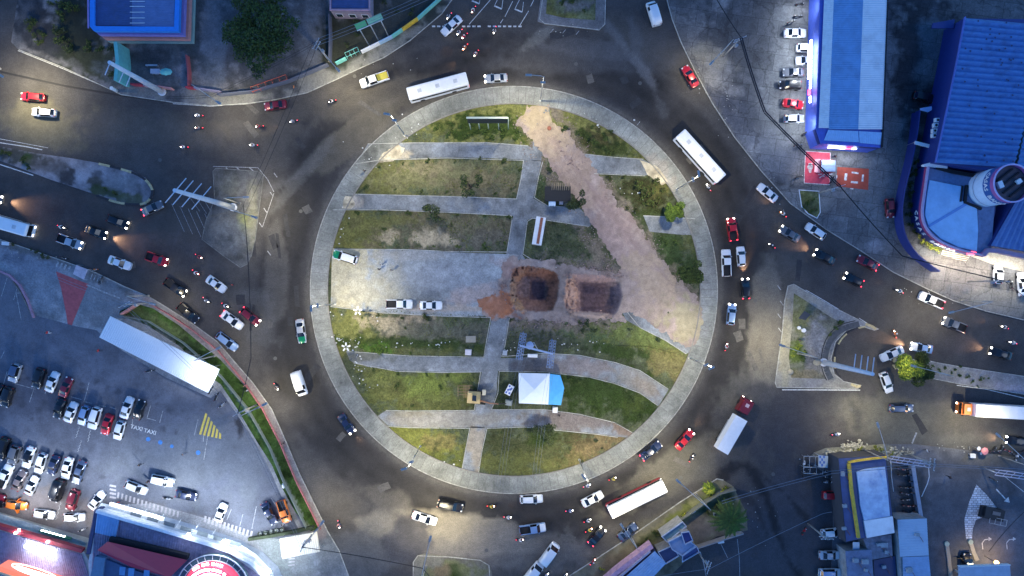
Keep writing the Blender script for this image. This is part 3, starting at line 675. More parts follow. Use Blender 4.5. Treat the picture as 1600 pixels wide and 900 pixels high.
# grass bank between the pavement and the car park
region('grass_bank', [(188, 486), (212, 474), (240, 482), (280, 508), (318, 540), (345, 562), (384, 604), (420, 655), (446, 712), (470, 765), (498, 826), (486, 830), (462, 800), (440, 760), (425, 726), (402, 690), (372, 640), (345, 600), (330, 590), (280, 540), (230, 508), (186, 492)], .15,
  painter((.045, .085, .022), nvar=.3, nsc=.04, seed=35, blobs=[(250, 505, 60, 8, -30, (.10, .13, .05), .8), (430, 700, 14, 50, -25, (.05, .10, .03), .7), (310, 545, 30, 8, -38, (.02, .035, .015), .8)],
  lines=[([(186, 490), (230, 508), (280, 538), (330, 586)], 6, (.14, .14, .14), .8), ([(330, 570), (372, 622), (400, 660), (425, 705), (446, 752), (470, 800), (486, 828)], 1.6, (.24, .27, .26), .8)]), 3.2, M_GRASS)
# kerbs along the blocks
b = MB()
for pts, w, z in ((NWK[3:], .16, .14), (NEK[:-1], .16, .14), (SWK[:-1], .16, .14)):
 strip_wall(b, pts, w, 0.0, z)
strip_wall(b, TRI, .15, 0, .14, closed=True)
strip_wall(b, [(855, -50), (843, 30), (851, 37), (936, 47), (945, 38), (947, -50)], .15, 0, .14)
strip_wall(b, [(645, 950), (646, 878), (653, 868), (700, 870), (750, 875), (764, 883), (769, 950)], .15, 0, .14)
strip_wall(b, [(820, 950), (870, 912), (930, 874), (1000, 828), (1060, 786), (1120, 748), (1130, 750)], .18, 0, .13)
strip_wall(b, [(1660, 597), (1600, 588), (1500, 573), (1460, 566), (1430, 562), (1402, 557), (1396, 562), (1396, 571), (1405, 578), (1440, 588), (1500, 600), (1600, 616), (1660, 628)], .15, 0, .16)
b.build('kerb', M_KERB)['kind'] = 'structure'
b = MB()
strip_wall(b, [(333, 268), (338, 263), (404, 268), (412, 274), (406, 320), (399, 375), (393, 400), (386, 413), (376, 418), (350, 400), (316, 374), (322, 345), (336, 312)], .14, 0, .14, closed=True)
strip_wall(b, [(22, 440), (34, 458), (44, 478), (52, 494)], .25, .12, .35)
b.build('kerb', mat('dirty_kerb', (.15, .15, .14), .9, var=.5, scale=1.2))['kind'] = 'structure'
flat('inner_lane', polystripe(smooth_poly([(1342, 506), (1318, 512), (1299, 527), (1289, 550), (1289, 574), (1298, 592)], 2, False), 9), .147, mat('inner_lane_dark', (.06, .068, .08), .85, var=.3))
flat('inner_lane_edge', polystripe(smooth_poly([(1336, 501), (1311, 507), (1292, 524), (1283, 550), (1283, 576), (1291, 594)], 2, False), 1.6), .151, M_KERBD)
# painted kerb noses, yellow and dark in turn
by, bd = MB(), MB()
nose = smooth_poly([(155, 256), (190, 264), (222, 275), (238, 292), (239, 306), (228, 319), (205, 320), (180, 316), (145, 303)], 2, False)
nose = densify(nose, 4.0, closed=False)
for i in range(0, len(nose) - 4, 4):
 strip_wall(by if (i // 4) % 2 == 0 else bd, nose[i:i + 5], .45, 0, .22)
for pts in ([(1400, 557), (1397, 562), (1396, 570), (1400, 576)], [(1329, 600), (1338, 604), (1344, 603)], [(1352, 506), (1362, 510), (1368, 514)]):
 strip_wall(by, pts, .5, 0, .2)
arc = densify(smooth_poly([(1352, 510), (1334, 514), (1316, 526), (1306, 545), (1303, 565), (1306, 582), (1318, 594)], 2, False), 4, closed=False)
for i in range(0, len(arc) - 4, 4):
 strip_wall(by if (i // 4) % 2 == 0 else bd, arc[i:i + 5], .3, 0, .17)
by.build('painted_kerb', M_KERBY)['kind'] = 'structure'
bd.build('painted_kerb', M_KERBD)['kind'] = 'structure'
# dark gutter lines
b = []
b += polystripe([(0, 112), (100, 134), (188, 149), (270, 160)], 3)
b += polystripe([(1062, 787), (1000, 830), (930, 876)], 1.5)
flat('gutter', b, .010, mat('gutter', (.015, .015, .017), .8))
rp = random.Random(17)
for tone, nm in (((.030, .030, .033), 'dark_patch'), ((.095, .09, .083), 'pale_patch')):
 ps = []
 for _ in range(34):
  th = rp.uniform(0, 360); rr_ = rp.uniform(325, 440) if rp.random() < .6 else rp.uniform(440, 720)
  x = CX + rr_ * math.cos(math.radians(th)); y = CY + rr_ * .8 * math.sin(math.radians(th))
  if not (0 < x < 1600 and 0 < y < 900) or math.hypot(x - CX, y - CY) < 326: continue
  if any(inside(np.array([(x, y)]), k)[0] for k in (NWK, NEK, SWK, SEK, TRI)): continue
  a = math.radians(90 - th + rp.uniform(-12, 12)); l, w_ = rp.uniform(5, 22), rp.uniform(2, 7)
  ps.append([(x + (u * l * math.cos(a) - v * w_ * math.sin(a)) * rp.uniform(.9, 1.1), y + (u * l * math.sin(a) + v * w_ * math.cos(a)) * rp.uniform(.9, 1.1)) for u, v in ((-1, -1), (0, -1.1), (1, -1), (1, 1), (.1, .9), (-1, 1))])
 flat('road_' + nm, ps, .004 if tone[0] < .05 else .005, mat(nm, tone, .85, var=.35, scale=2.5, grime=.8, grime_col=(.05, .049, .05), gscale=.7))
for x, y in ((554, 119), (1064, 746), (1208, 741), (470, 330), (900, 100), (1180, 470), (620, 830), (250, 250), (1330, 640), (430, 560), (1000, 130), (760, 860)):
 w = W(x, y); b = MB(); b.cyl((w.x, w.y, .002), .38, .012, 16); o = b.build('manhole_cover', mat('cast_iron', (.10, .10, .095), .6, metal=.4)); tag(o, 'round iron manhole cover set in the road', 'manhole cover', 'manhole covers in the road')
# ---------------------------------------------------------------- road markings
L_ = []
L_ += [stripe(732, 39.5, 732 + 0.1, 39.5, .1)]
for x in list(range(675, 700, 8)) + list(range(722, 812, 8)):
 if x not in (754,): L_.append(stripe(x, 41.2, x + 5, 41.2, 2.4))
for a in ((766, 0, 733, 38), (801, 2, 789, 26), (826, 17, 812, 40), (782, 36, 786, 30), (834, 0, 829, 10)): L_.append(stripe(*a, .9))
for ax, ay in ((745, 0), (780, 8), (812, 13)):
 L_ += [stripe(ax + 2, ay - 18, ax - 8, ay + 2, .8), stripe(ax - 8, ay + 1, ax + 4, ay + 6, 2.2), stripe(ax + 4, ay + 6, ax + 6, ay - 10, .7)]
L_ += polystripe([(0, 223), (40, 229), (66, 234)], 1.3) + polystripe([(-60, 205), (0, 217), (75, 231)], .7)
L_ += polystripe([(0, 257), (52, 274)], 1.4) + polystripe([(8, 251), (22, 254)], .9)
L_ += polystripe([(1259, 453), (1285, 468), (1310, 483)], 1.0) + polystripe([(1342, 497), (1366, 512)], .9)
L_ += polystripe([(1222, 609), (1344, 609.5)], 1.6) + polystripe([(1453, 564), (1500, 575), (1600, 592)], .8) + polystripe([(1495, 602), (1540, 608), (1600, 622)], 1.1)
L_ += polystripe([(20, 68), (45, 5)], .7) + polystripe([(28, 79), (100, 108), (185, 145)], .8) + polystripe([(270, 162), (330, 166), (395, 161)], .8)
L_ += [stripe(1556, 764, 1570, 779, 1.8), [(1568, 783), (1575, 776), (1577, 785)]]
for ax in (1535, 1573):
 L_ += polystripe([(ax, 858), (ax - 1, 848), (ax + 3, 843), (ax + 10, 842)], 1.4) + [[(ax + 9, 838.5), (ax + 14, 842), (ax + 9, 845)]]
L_ += polystripe([(1570, 745), (1600, 769)], .7)
flat('road_marking', L_, .006, M_PAINT)
flat('road_marking', L_[-12:], .126, M_PAINT)
Lw = []
for x, y in ((1215, 446), (1219, 470), (1215, 490), (1216, 512), (422, 300), (412, 325), (405, 348), (428, 270), (418, 392)): Lw.append(stripe(x, y, x + 5, y + 7, 1.3))
Lw += polystripe([(333, 260), (403, 262), (418, 280), (428, 300)], 1.0) + polystripe([(428, 302), (410, 355)], .9)
for i, x in enumerate((353, 370, 390)): Lw.append(stripe(x, 262, x + 8, 269, 1.6))
for i in range(6): Lw.append(stripe(268 + i * 13, 318 + i * 4, 288 + i * 13, 362 + i * 4, .5))
for i in range(5): Lw.append(stripe(288 + i * 13, 296 + i * 4, 312 + i * 11, 330 + i * 4, .4))
for x, y in ((865, 45), (884, 46), (905, 48), (1000, 190)): Lw.append(stripe(x, y, x - 5, y + 6, .8))
Lw += [stripe(1425, 693, 1432, 676, 2.6)]
flat('worn_road_marking', Lw, .008, M_PAINTW)
# zebra crossing stubs at the forecourt gate and in front of the shop
Z_ = []
for i in range(4): Z_.append(stripe(92 + i * 6, 409 + i * 2.2, 88.5 + i * 6, 417 + i * 2.2, 3))
for i in range(3): Z_.append(stripe(145 + i * 5, 428 + i * 2, 142 + i * 5, 436 + i * 2, 1.6))
flat('zebra_crossing', Z_, .125, M_PAINTW)
Z_ = []
for i in range(16):
 x = 186 + i * 6.2; Z_.append(stripe(x, 769 + i * 2.0, x - 1.5, 778 + i * 2.0, 3))
for i in range(13):
 x = 322 + i * 6.0; Z_.append(stripe(x, 806 + i * 1.95, x - 2, 816 + i * 1.95, 3.4))
for i in range(4): Z_.append(stripe(172, 758 + i * 6, 182, 760 + i * 6, 3))
for i in range(3): Z_.append(stripe(451, 873 + i * 5, 461, 872 + i * 5, 1.6))
flat('zebra_crossing', Z_, .143, mat('zebra_paint', (.40, .38, .39), .7, var=.3, scale=4))
# car park bays
P_ = []
for a in ((12, 434, 3, 463), (28, 449, 22, 469), (26, 458, 34, 500), (25, 458, 35, 458), (20, 598, 56, 608), (112, 620, 128, 624), (131, 627, 144, 630), (155, 633, 166, 635), (172, 636, 182, 639), (230, 653, 244, 657),
   (57, 597, 47, 628), (140, 597, 132, 628), (74, 608, 71, 615), (94, 610, 91, 618), (236, 633, 230, 654), (255, 642, 250, 660), (208, 655, 207, 664), (30, 716, 47, 722), (4, 738, 20, 742), (33, 724, 74, 735), (85, 738, 83, 744), (120, 745, 118, 757),
   (424, 778, 442, 806), (443, 812, 426, 820), (401, 791, 394, 826), (380, 803, 375, 822), (362, 795, 355, 812), (325, 681, 319, 718), (304, 680, 310, 655), (12, 580, 4, 608), (2, 560, 8, 548), (320, 660, 318, 690), (448, 808, 462, 800)):
 P_.append(stripe(*a, 1.0))
for sx, sy, ex, ey in ((125, 666, 119, 684), (142, 671, 138, 690), (128, 688, 122, 706), (96, 783, 88, 812)):
 k = 8
 for i in range(k):
  t0, t1 = i / k, (i + 1) / k; o = 1.1 if i % 2 else -1.1
  P_.append(stripe(sx + (ex - sx) * t0 + o, sy + (ey - sy) * t0, sx + (ex - sx) * t1 - o, sy + (ey - sy) * t1, .8))
flat('parking_bay_marking', P_, .141, M_PAINTW)
Y_ = [[(320, 645), (347, 685), (308, 677)]]
o = MB()
flat('hatched_box', [[(320.5, 643), (349, 685.5), (307, 677.5)]], .142, mat('dark_paint', (.10, .11, .12), .7))
Y_ = []
for i in range(6):
 t = i / 6
 tx = 311.5 + i * 6.2; Y_.append([(tx, 678.2 + i * 1.35), (tx + 3.4, 679 + i * 1.35), (321.5 + i * 4.3 + 3, 647 + i * 6.2), (321.5 + i * 4.3, 645 + i * 6)])
flat('hatched_box', Y_, .146, mat('yellow_paint', (.62, .46, .08), .7, var=.25, scale=4))
flat('blue_parking_symbol', [circ(x, y, 3.6 * s_, 8) for x, y, s_ in ((232, 686, 1), (251, 691, 1), (269, 697, .8), (310, 707, 1.05))], .143, mat('blue_paint', (.05, .20, .50), .7, var=.4, scale=6))
flat('painted_triangle', [[(88, 424), (139, 444), (114, 505), (112, 514), (107, 512), (104, 490), (96, 450)]], .128, mat('red_paving', (.38, .08, .09), .8, var=.25, scale=1.2))
flat('painted_line', polystripe([(136, 445), (165, 457), (188, 466)], 2) + polystripe([(55, 497), (90, 506), (124, 518)], 5), .133, M_PAINTW)
def text_mesh(name, txt, size, m, loc, rz=0.0, rx=0.0, depth=0.02, parent=None, kind=None, bold=0.0):
 cu = bpy.data.curves.new(name, 'FONT'); cu.body = txt; cu.size = size; cu.extrude = depth; cu.offset = bold; cu.align_x = 'CENTER'; cu.align_y = 'CENTER'; cu.resolution_u = 2
 to = bpy.data.objects.new(name, cu); link(to)
 dg = bpy.context.evaluated_depsgraph_get()
 me = bpy.data.meshes.new_from_object(to.evaluated_get(dg))
 bpy.data.objects.remove(to)
 me.materials.clear(); me.materials.append(m)
 o = bpy.data.objects.new(name, me); link(o)
 o.rotation_euler = (rx, 0, rz)
 if parent is not None:
  o.parent = parent; o.location = Vector(loc) - ORG[parent.name]
 else: o.location = loc
 ORG[o.name] = Vector(loc)
 if kind: o['kind'] = kind
 return o
for x, y in ((214, 668.5), (235, 674.5)):
 w = W(x, y); text_mesh('painted_word', 'TAXI', 1.15, M_PAINT, (w.x, w.y, .143), rz=math.radians(-14), depth=.002, kind='structure', bold=.02)
# ---------------------------------------------------------------- street lamps, poles and wires
M_GALV = mat('galvanised_steel', (.42, .44, .46), .45, metal=.6, var=.15)
M_POLEC = mat('pole_concrete', (.30, .29, .27), .85, var=.25, scale=2)
M_LENS = mat('lamp_lens', (.9, .9, .85), .4, emit=(1.0, .85, .6), estr=12.0)
M_LENSW = mat('white_lamp_lens', (.9, .9, .9), .4, emit=(.85, .92, 1.0), estr=25.0)
M_HOUS = mat('lamp_housing', (.30, .31, .31), .5, var=.05)
M_BLACK = mat('black_steel', (.02, .02, .022), .5)
WARM = (1.0, .87, .57); COOL = (.86, .93, 1.0)
def spot(p, power, color, angle=150, blend=1.0, size=.25, target=None, parent=None):
 d = bpy.data.lights.new('lamp_light', 'SPOT'); d.energy = power * LAMP; d.color = color; d.spot_size = math.radians(angle); d.spot_blend = blend
 d.shadow_soft_size = size
 o = bpy.data.objects.new('lamp_light', d); link(o)
 o.location = p
 if target is not None:
  o.rotation_euler = (Vector(target) - Vector(p)).to_track_quat('-Z', 'Y').to_euler()
 if parent is not None:
  o.parent = parent; o.location = Vector(p) - ORG[parent.name]
 return o
def street_lamp(base, head, z, label, group, power=2500, color=WARM, pole_m=None, r=.11, lights=True, name='street_lamp', aim=None, z0=0.12, inward=0):
 """base/head: photo pixels of the pole foot and of the lantern at height z"""
 B = W(*base); Hd = W(head[0], head[1], z)
 root = thing(name, label, 'street lamp', (B.x, B.y, z0), 0, group)
 b = MB()
 b.cyl((B.x, B.y, z0), .22, .35, 10)
 top = Vector((B.x, B.y, z - .8))
 b.tube([(B.x, B.y, z0 + .3), tuple(top)], r * 1.2, 10, r * .7)
 b.build('pole', pole_m or M_GALV, root)
 d = Vector((Hd.x - B.x, Hd.y - B.y, 0)); dn = d.normalized() if d.length > .01 else Vector((1, 0, 0))
 b = MB()
 arm = [top + Vector((0, 0, -.1)), top + d * .25 + Vector((0, 0, .45)), top + d * .7 + Vector((0, 0, .7)), Vector((Hd.x, Hd.y, z - .05)) - dn * .3]
 b.tube(arm, r * .55, 8)
 b.build('arm', M_GALV, root)
 b = MB(); ang = math.atan2(dn.y, dn.x)
 b.box((Hd.x, Hd.y, z), (1.15, .42, .16), ang, .75)
 hd = b.build('lantern', M_HOUS, root)
 b = MB(); b.box((Hd.x, Hd.y, z - .10), (.8, .3, .05), ang)
 b.build('lens', M_LENS, hd)
 if lights:
  spot((Hd.x, Hd.y, z - .2), power, color, 165, 1.0, .3, target=aim and W(*aim), parent=root)
  if inward:  # extra lantern and inward spot, added to brighten the plaza and lawns
   c = Vector((B.x, B.y, z - .3)) * .97; c.z = z - .3
   b = MB(); b.box((c.x, c.y, z - .3), (.9, .4, .16), ang, .75); b.build('added_inner_lantern', M_HOUS, root)
   spot((c.x, c.y, z - .45), power * inward, (1, .94, .80), 150, 1, .3, target=(c.x * .45, c.y * .45, 0), parent=root)
 return root
SIDE = ['beside the excavated diagonal track at the north edge of the roundabout', 'at the northwest edge of the roundabout lawn', 'at the west end of the plaza next to the parked cars',
  'at the southwest edge of the roundabout lawn', 'at the south edge of the roundabout lawn', 'at the southeast edge of the roundabout near the grass bank', 'on the roundabout pavement near the round light green bush']
for (bs, hd), s_ in zip((((844, 158), (826, 117)), ((633, 212), (604, 178)), ((524, 475), (486, 482)), ((657, 697), (631, 733)), ((905, 718), (912, 745)), ((1076, 559), (1112, 575)), ((1057, 296), (1092, 271))), SIDE):
 street_lamp(bs, hd, 17.0, 'tall grey street lamp ' + s_, 'tall lamps round the roundabout', power=6800, z0=.15, inward=.62)
# lamps over the approach roads
for bs, hd, z, pw, lab in (
  ((2, 108), (1, 118), 10, 8500, 'street lamp over the west road at the left end of the dark pavement'),
  ((328, 150), (341, 160), 9, 2600, 'short arm street lamp on the pavement beside the orange railing'),
  ((515, 96), (528, 109), 9, 3200, 'street lamp over the pavement below the green billboard'),
  ((1126, 84), (1112, 98), 9, 1700, 'street lamp over the northeast pavement beside the red car'),
  ((376, 318), (384, 308), 9, 1500, 'small street lamp on the island with the painted white hatching'),
  ((372, 330), (397, 339), 11, 2600, 'street lamp beside the thick white mast on the west island'),
  ((336, 556), (341, 544), 10, 900, 'street lamp on the dark pavement beside the long white canopy'),
  ((405, 636), (413, 632), 10, 3200, 'street lamp on the pink pavement beside the curved grass bank'),
  ((495, 828), (503, 817), 10, 2400, 'street lamp at the lower tip of the grass bank'),
  ((233, 462), (238, 475), 9, 1000, 'street lamp at the gate corner above the white canopy'),
  ((1502, 470), (1487, 488), 10, 2600, 'street lamp on the east pavement near the two white cars'),
  ((1246, 552), (1222, 540), 10, 3600, 'street lamp on the triangular island among bright green shrubs'),
  ((666, 884), (672, 842), 12, 7500, 'street lamp over the pale dusty patch on the south side'),
  ((1088, 772), (1060, 752), 11, 5000, 'street lamp over the verge beside the long white bus'),
  ((1345, 700), (1372, 664), 11, 3600, 'street lamp over the rubble strewn corner with yellow light'),
  ((1560, 712), (1560, 680), 10, 3600, 'street lamp on the far southeast road by the market stall'),
  ((1440, 578), (1428, 572), 11, 900, 'street lamp half hidden in the bright green tree'),
  ((985, 835), (972, 822), 9, 2000, 'street lamp over the dry grass verge above the blue roofed shops')):
 street_lamp(bs, hd, z, lab, 'lamps along the approach roads', power=pw, pole_m=M_POLEC)
# ---------------------------------------------------------------- vehicles
PAINT = {'white': (.72, .73, .74), 'silver': (.42, .44, .47), 'grey': (.13, .135, .15), 'black': (.010, .010, .013), 'navy': (.018, .028, .07), 'blue': (.22, .33, .52), 'red': (.45, .012, .022),
   'dark red': (.18, .012, .025), 'orange': (.75, .20, .03), 'green': (.0, .20, .08), 'slate': (.07, .10, .17), 'cream': (.62, .56, .40), 'brown': (.16, .13, .13), 'yellow': (.5, .45, .08)}
def paint(c): return mat('car_paint_' + c.replace(' ', '_'), PAINT[c], .32, metal=.0 if c in ('white', 'cream', 'yellow') else .25, var=.04, coat=.6)
M_GLASS = mat('car_glass', (.008, .010, .013), .12, spec=.7, var=0)
M_TYRE = mat('tyre', (.012, .012, .012), .9)
M_HL0 = mat('headlight_off', (.55, .57, .6), .15, var=0)
M_HL1 = mat('headlight_on', (1, 1, 1), .3, var=0, emit=(1.0, .93, .80), estr=9)
M_TL0 = mat('tail_light_off', (.20, .008, .01), .3, var=0)
M_TL1 = mat('tail_light_on', (.6, .01, .02), .3, var=0, emit=(1.0, .04, .08), estr=2.2)
M_PLAST = mat('black_plastic', (.02, .02, .02), .6)
M_BED = mat('cargo_bed_liner', (.015, .016, .02), .8)
def mesh_only(b, name, mats):
 o = b.build(name, mats, None, loc=(0, 0, 0)); me = o.data
 ORG.pop(o.name, None); bpy.data.objects.remove(o)
 return me
#            t    wb   zb   wt   zt     (fraction from the nose, belt half width, belt height, top half width, top height)
SHAPES = {
 'sedan': (4.5, 1.76, [(0, .70, .58, .60, .60), (.035, .90, .66, .72, .70), (.12, .97, .72, .80, .82), (.27, 1, .84, .82, .95), (.43, 1, .92, .70, 1.42), (.56, 1, .94, .71, 1.46), (.69, 1, .95, .68, 1.40), (.84, .99, .94, .76, 1.03), (.955, .95, .90, .74, .98), (1, .84, .66, .70, .70)], 3, 4, 6, 7),
 'hatch': (3.95, 1.70, [(0, .70, .60, .60, .62), (.04, .92, .70, .72, .74), (.13, .98, .76, .80, .86), (.25, 1, .86, .82, .98), (.42, 1, .93, .71, 1.47), (.60, 1, .95, .72, 1.51), (.86, .98, .97, .67, 1.42), (.965, .94, .95, .66, 1.02), (1, .86, .7, .7, .74)], 3, 4, 6, 7),
 'suv': (4.5, 1.86, [(0, .78, .68, .66, .72), (.035, .94, .82, .76, .88), (.12, .99, .90, .84, .98), (.25, 1, .98, .85, 1.06), (.38, 1, 1.05, .74, 1.64), (.60, 1, 1.08, .75, 1.70), (.90, .98, 1.08, .70, 1.62), (.965, .95, 1.05, .72, 1.15), (1, .88, .8, .75, .85)], 3, 4, 6, 7),
 'pickup': (5.25, 1.86, [(0, .80, .74, .68, .78), (.03, .95, .86, .78, .92), (.11, .99, .92, .85, 1.0), (.22, 1, 1.0, .86, 1.10), (.33, 1, 1.08, .74, 1.68), (.45, 1, 1.1, .75, 1.74), (.58, .99, 1.1, .73, 1.70), (.61, .99, 1.08, .80, 1.10), (.985, .98, 1.06, .90, 1.08), (1, .95, .8, .9, .82)], 3, 4, 6, 7),
 'van': (5.3, 1.98, [(0, .80, .8, .70, .86), (.03, .95, .98, .8, 1.05), (.10, .99, 1.1, .86, 1.22), (.23, 1, 1.3, .80, 2.15), (.40, 1, 1.35, .84, 2.28), (.70, 1, 1.35, .84, 2.28), (.95, .99, 1.35, .82, 2.20), (.985, .97, 1.3, .82, 1.3), (1, .93, .9, .8, .95)], 2, 3, 6, 7),
}
def car_parts(kind, colour, on=False, roof=None, bed=None, hood=None, tail=False):
 Ln, Wd, st, i0, i1, i2, i3 = SHAPES[kind]
 hw = Wd / 2; rows = []
 for t, wb, zb, wt, zt in st:
  x = Ln / 2 - t * Ln; wb *= hw; wt *= hw
  half = [(wb * .93, .26), (wb, .5), (wb, zb), (wt, zt), (wt * .55, zt + .035)]
  rows.append([(x, y, z) for y, z in half] + [(x, 0, zt + .045)] + [(x, -y, z) for y, z in reversed(half)])
 n = len(rows[0]); vs = [p for r in rows for p in r]
 gl = {'w': [], 'r': [], 's0': [], 's1': []}; body = []; bmat = []
 for i in range(len(rows) - 1):
  for k in range(n - 1):
   f = (i * n + k, (i + 1) * n + k, (i + 1) * n + k + 1, i * n + k + 1)
   top = k in (3, 4, 5, 6); side = k in (2, 7)
   if i0 <= i < i1 and top: gl['w'].append(f); continue
   if i2 <= i < i3 and top and kind != 'van': gl['r'].append(f); continue
   if i0 < i < i2 and side and (kind != 'van' or i < i0 + 2): gl['s0' if k == 2 else 's1'].append(f); continue
   if kind == 'pickup' and i == 7 and top: continue
   body.append(f); bmat.append(1 if (roof and i1 <= i < i2 and top) else 2 if (hood and i < i0 and top) else 0)
 body += [tuple(range(n))[::-1], tuple(range((len(rows) - 1) * n, len(rows) * n))]; bmat += [0, 0]
 out = []
 def sub(name, faces, m, smooth=False, mi=None):
  b = MB(); used = sorted({v for f in faces for v in f}); mp = {v: i for i, v in enumerate(used)}
  b.add([vs[v] for v in used], [tuple(mp[v] for v in f) for f in faces], smooth)
  if mi: b.m = list(mi)
  out.append((name, mesh_only(b, name, m), None))
 mats = [paint(colour), paint(roof) if roof else paint(colour), paint(hood) if hood else paint(colour)]
 sub('body', body, mats, True, bmat)
 sub('windscreen', gl['w'], M_GLASS)
 if gl['r']: sub('rear_window', gl['r'], M_GLASS)
 sub('side_window', gl['s0'], M_GLASS); sub('side_window', gl['s1'], M_GLASS)
 f = st[1]; r = st[-2]
 for s in (1, -1):
  b = MB(); b.box((Ln / 2 - Ln * .035, s * hw * .68, f[2] + .02), (.30, .34, .17), 0, .8)
  out.append(('headlight', mesh_only(b, 'headlight', M_HL1 if on else M_HL0), None))
  b = MB(); b.box((-Ln / 2 + .10, s * hw * .74, r[2] - .04), (.18, .26, .18), 0, .9)
  out.append(('tail_light', mesh_only(b, 'tail_light', M_TL1 if tail else M_TL0), None))
  b = MB(); b.box((Ln / 2 - Ln * (st[i0][0] + .055), s * (hw + .09), st[i0][2] + .05), (.14, .2, .13), 0, .8)
  out.append(('side_mirror', mesh_only(b, 'side_mirror', mats[0]), None))
  for x in (Ln / 2 - Ln * .18, -Ln / 2 + Ln * .19):
   b = MB(); b.tube([(x, s * (hw - .22), .32), (x, s * (hw + .015), .32)], .32, 14)
   out.append(('wheel', mesh_only(b, 'wheel', M_TYRE), None))
 if kind == 'pickup':
  x0 = Ln / 2 - .615 * Ln; x1 = -Ln / 2 + .02 * Ln; y = hw * .80
  b = MB(); z0, z1 = .72, 1.09
  b.add([(x0, -y, z0), (x1, -y, z0), (x1, y, z0), (x0, y, z0), (x0, -y, z1), (x1, -y, z1), (x1, y, z1), (x0, y, z1)], [(3, 2, 1, 0)[::-1] if 0 else (0, 3, 2, 1)[::-1], (0, 4, 5, 1), (1, 5, 6, 2), (2, 6, 7, 3), (3, 7, 4, 0)])
  out.append(('cargo_bed', mesh_only(b, 'cargo_bed', bed if isinstance(bed, bpy.types.Material) else M_BED), None))
  b = MB()
  for s in (1, -1):
   b.box(((x0 + x1) / 2, s * hw * .86, 1.085), (x0 - x1, hw * .14, .05))
  out.append(('bed_rail', mesh_only(b, 'bed_rail', mats[0]), None))
 return out
PROTO = {}
def place_vehicle(key, builder, name, label, cat, px, py, rz, group, z=0.0, sx=1.0, glow=None, light=0):
 if key not in PROTO: PROTO[key] = builder()
 w = W(px, py)
 root = thing(name, label, cat, (w.x, w.y, z), math.radians(rz), group)
 root.scale = (sx, 1, 1)
 for nm, me, par in PROTO[key]:
  o = bpy.data.objects.new(nm, me); o.parent = root; C.objects.link(o)
 if light:
  d = bpy.data.lights.new('headlight_beam', 'SPOT'); d.energy = light; d.color = (1.0, .56, .30); d.spot_size = math.radians(62); d.spot_blend = .9; d.shadow_soft_size = .15
  o = bpy.data.objects.new('headlight_beam', d); link(o); o.parent = root; o.location = (2.4, 0, .75)
  o.rotation_euler = Vector((1, 0, -.16)).to_track_quat('-Z', 'Y').to_euler()
 return root
NAMES = {'sedan': 'sedan_car', 'hatch': 'hatchback_car', 'suv': 'sport_utility_car', 'pickup': 'pickup_truck', 'van': 'passenger_van'}
CATS = {'sedan': 'car', 'hatch': 'car', 'suv': 'car', 'pickup': 'pickup truck', 'van': 'van'}
def cars(rows, group, z=0.0):
 for r in rows:
  kind, col, px, py, rz, lab = r[:6]; o = r[6] if len(r) > 6 else {}
  on = o.get('on', False); tail = o.get('tail', False)
  key = (kind, col, on, tail, o.get('roof'), o.get('hood'), o.get('bed'))
  L = SHAPES[kind][0]
  sx = (o['len'] * S / L) if 'len' in o else 1.0
  place_vehicle(key, lambda: car_parts(kind, col, on, o.get('roof'), None if not o.get('bed') else mat(o['bed'], (.5, .45, .08), .8), o.get('hood'), tail), NAMES[kind], lab, CATS[kind], px, py, rz, group, z, sx, light=o.get('light', 0))
D_ = dict
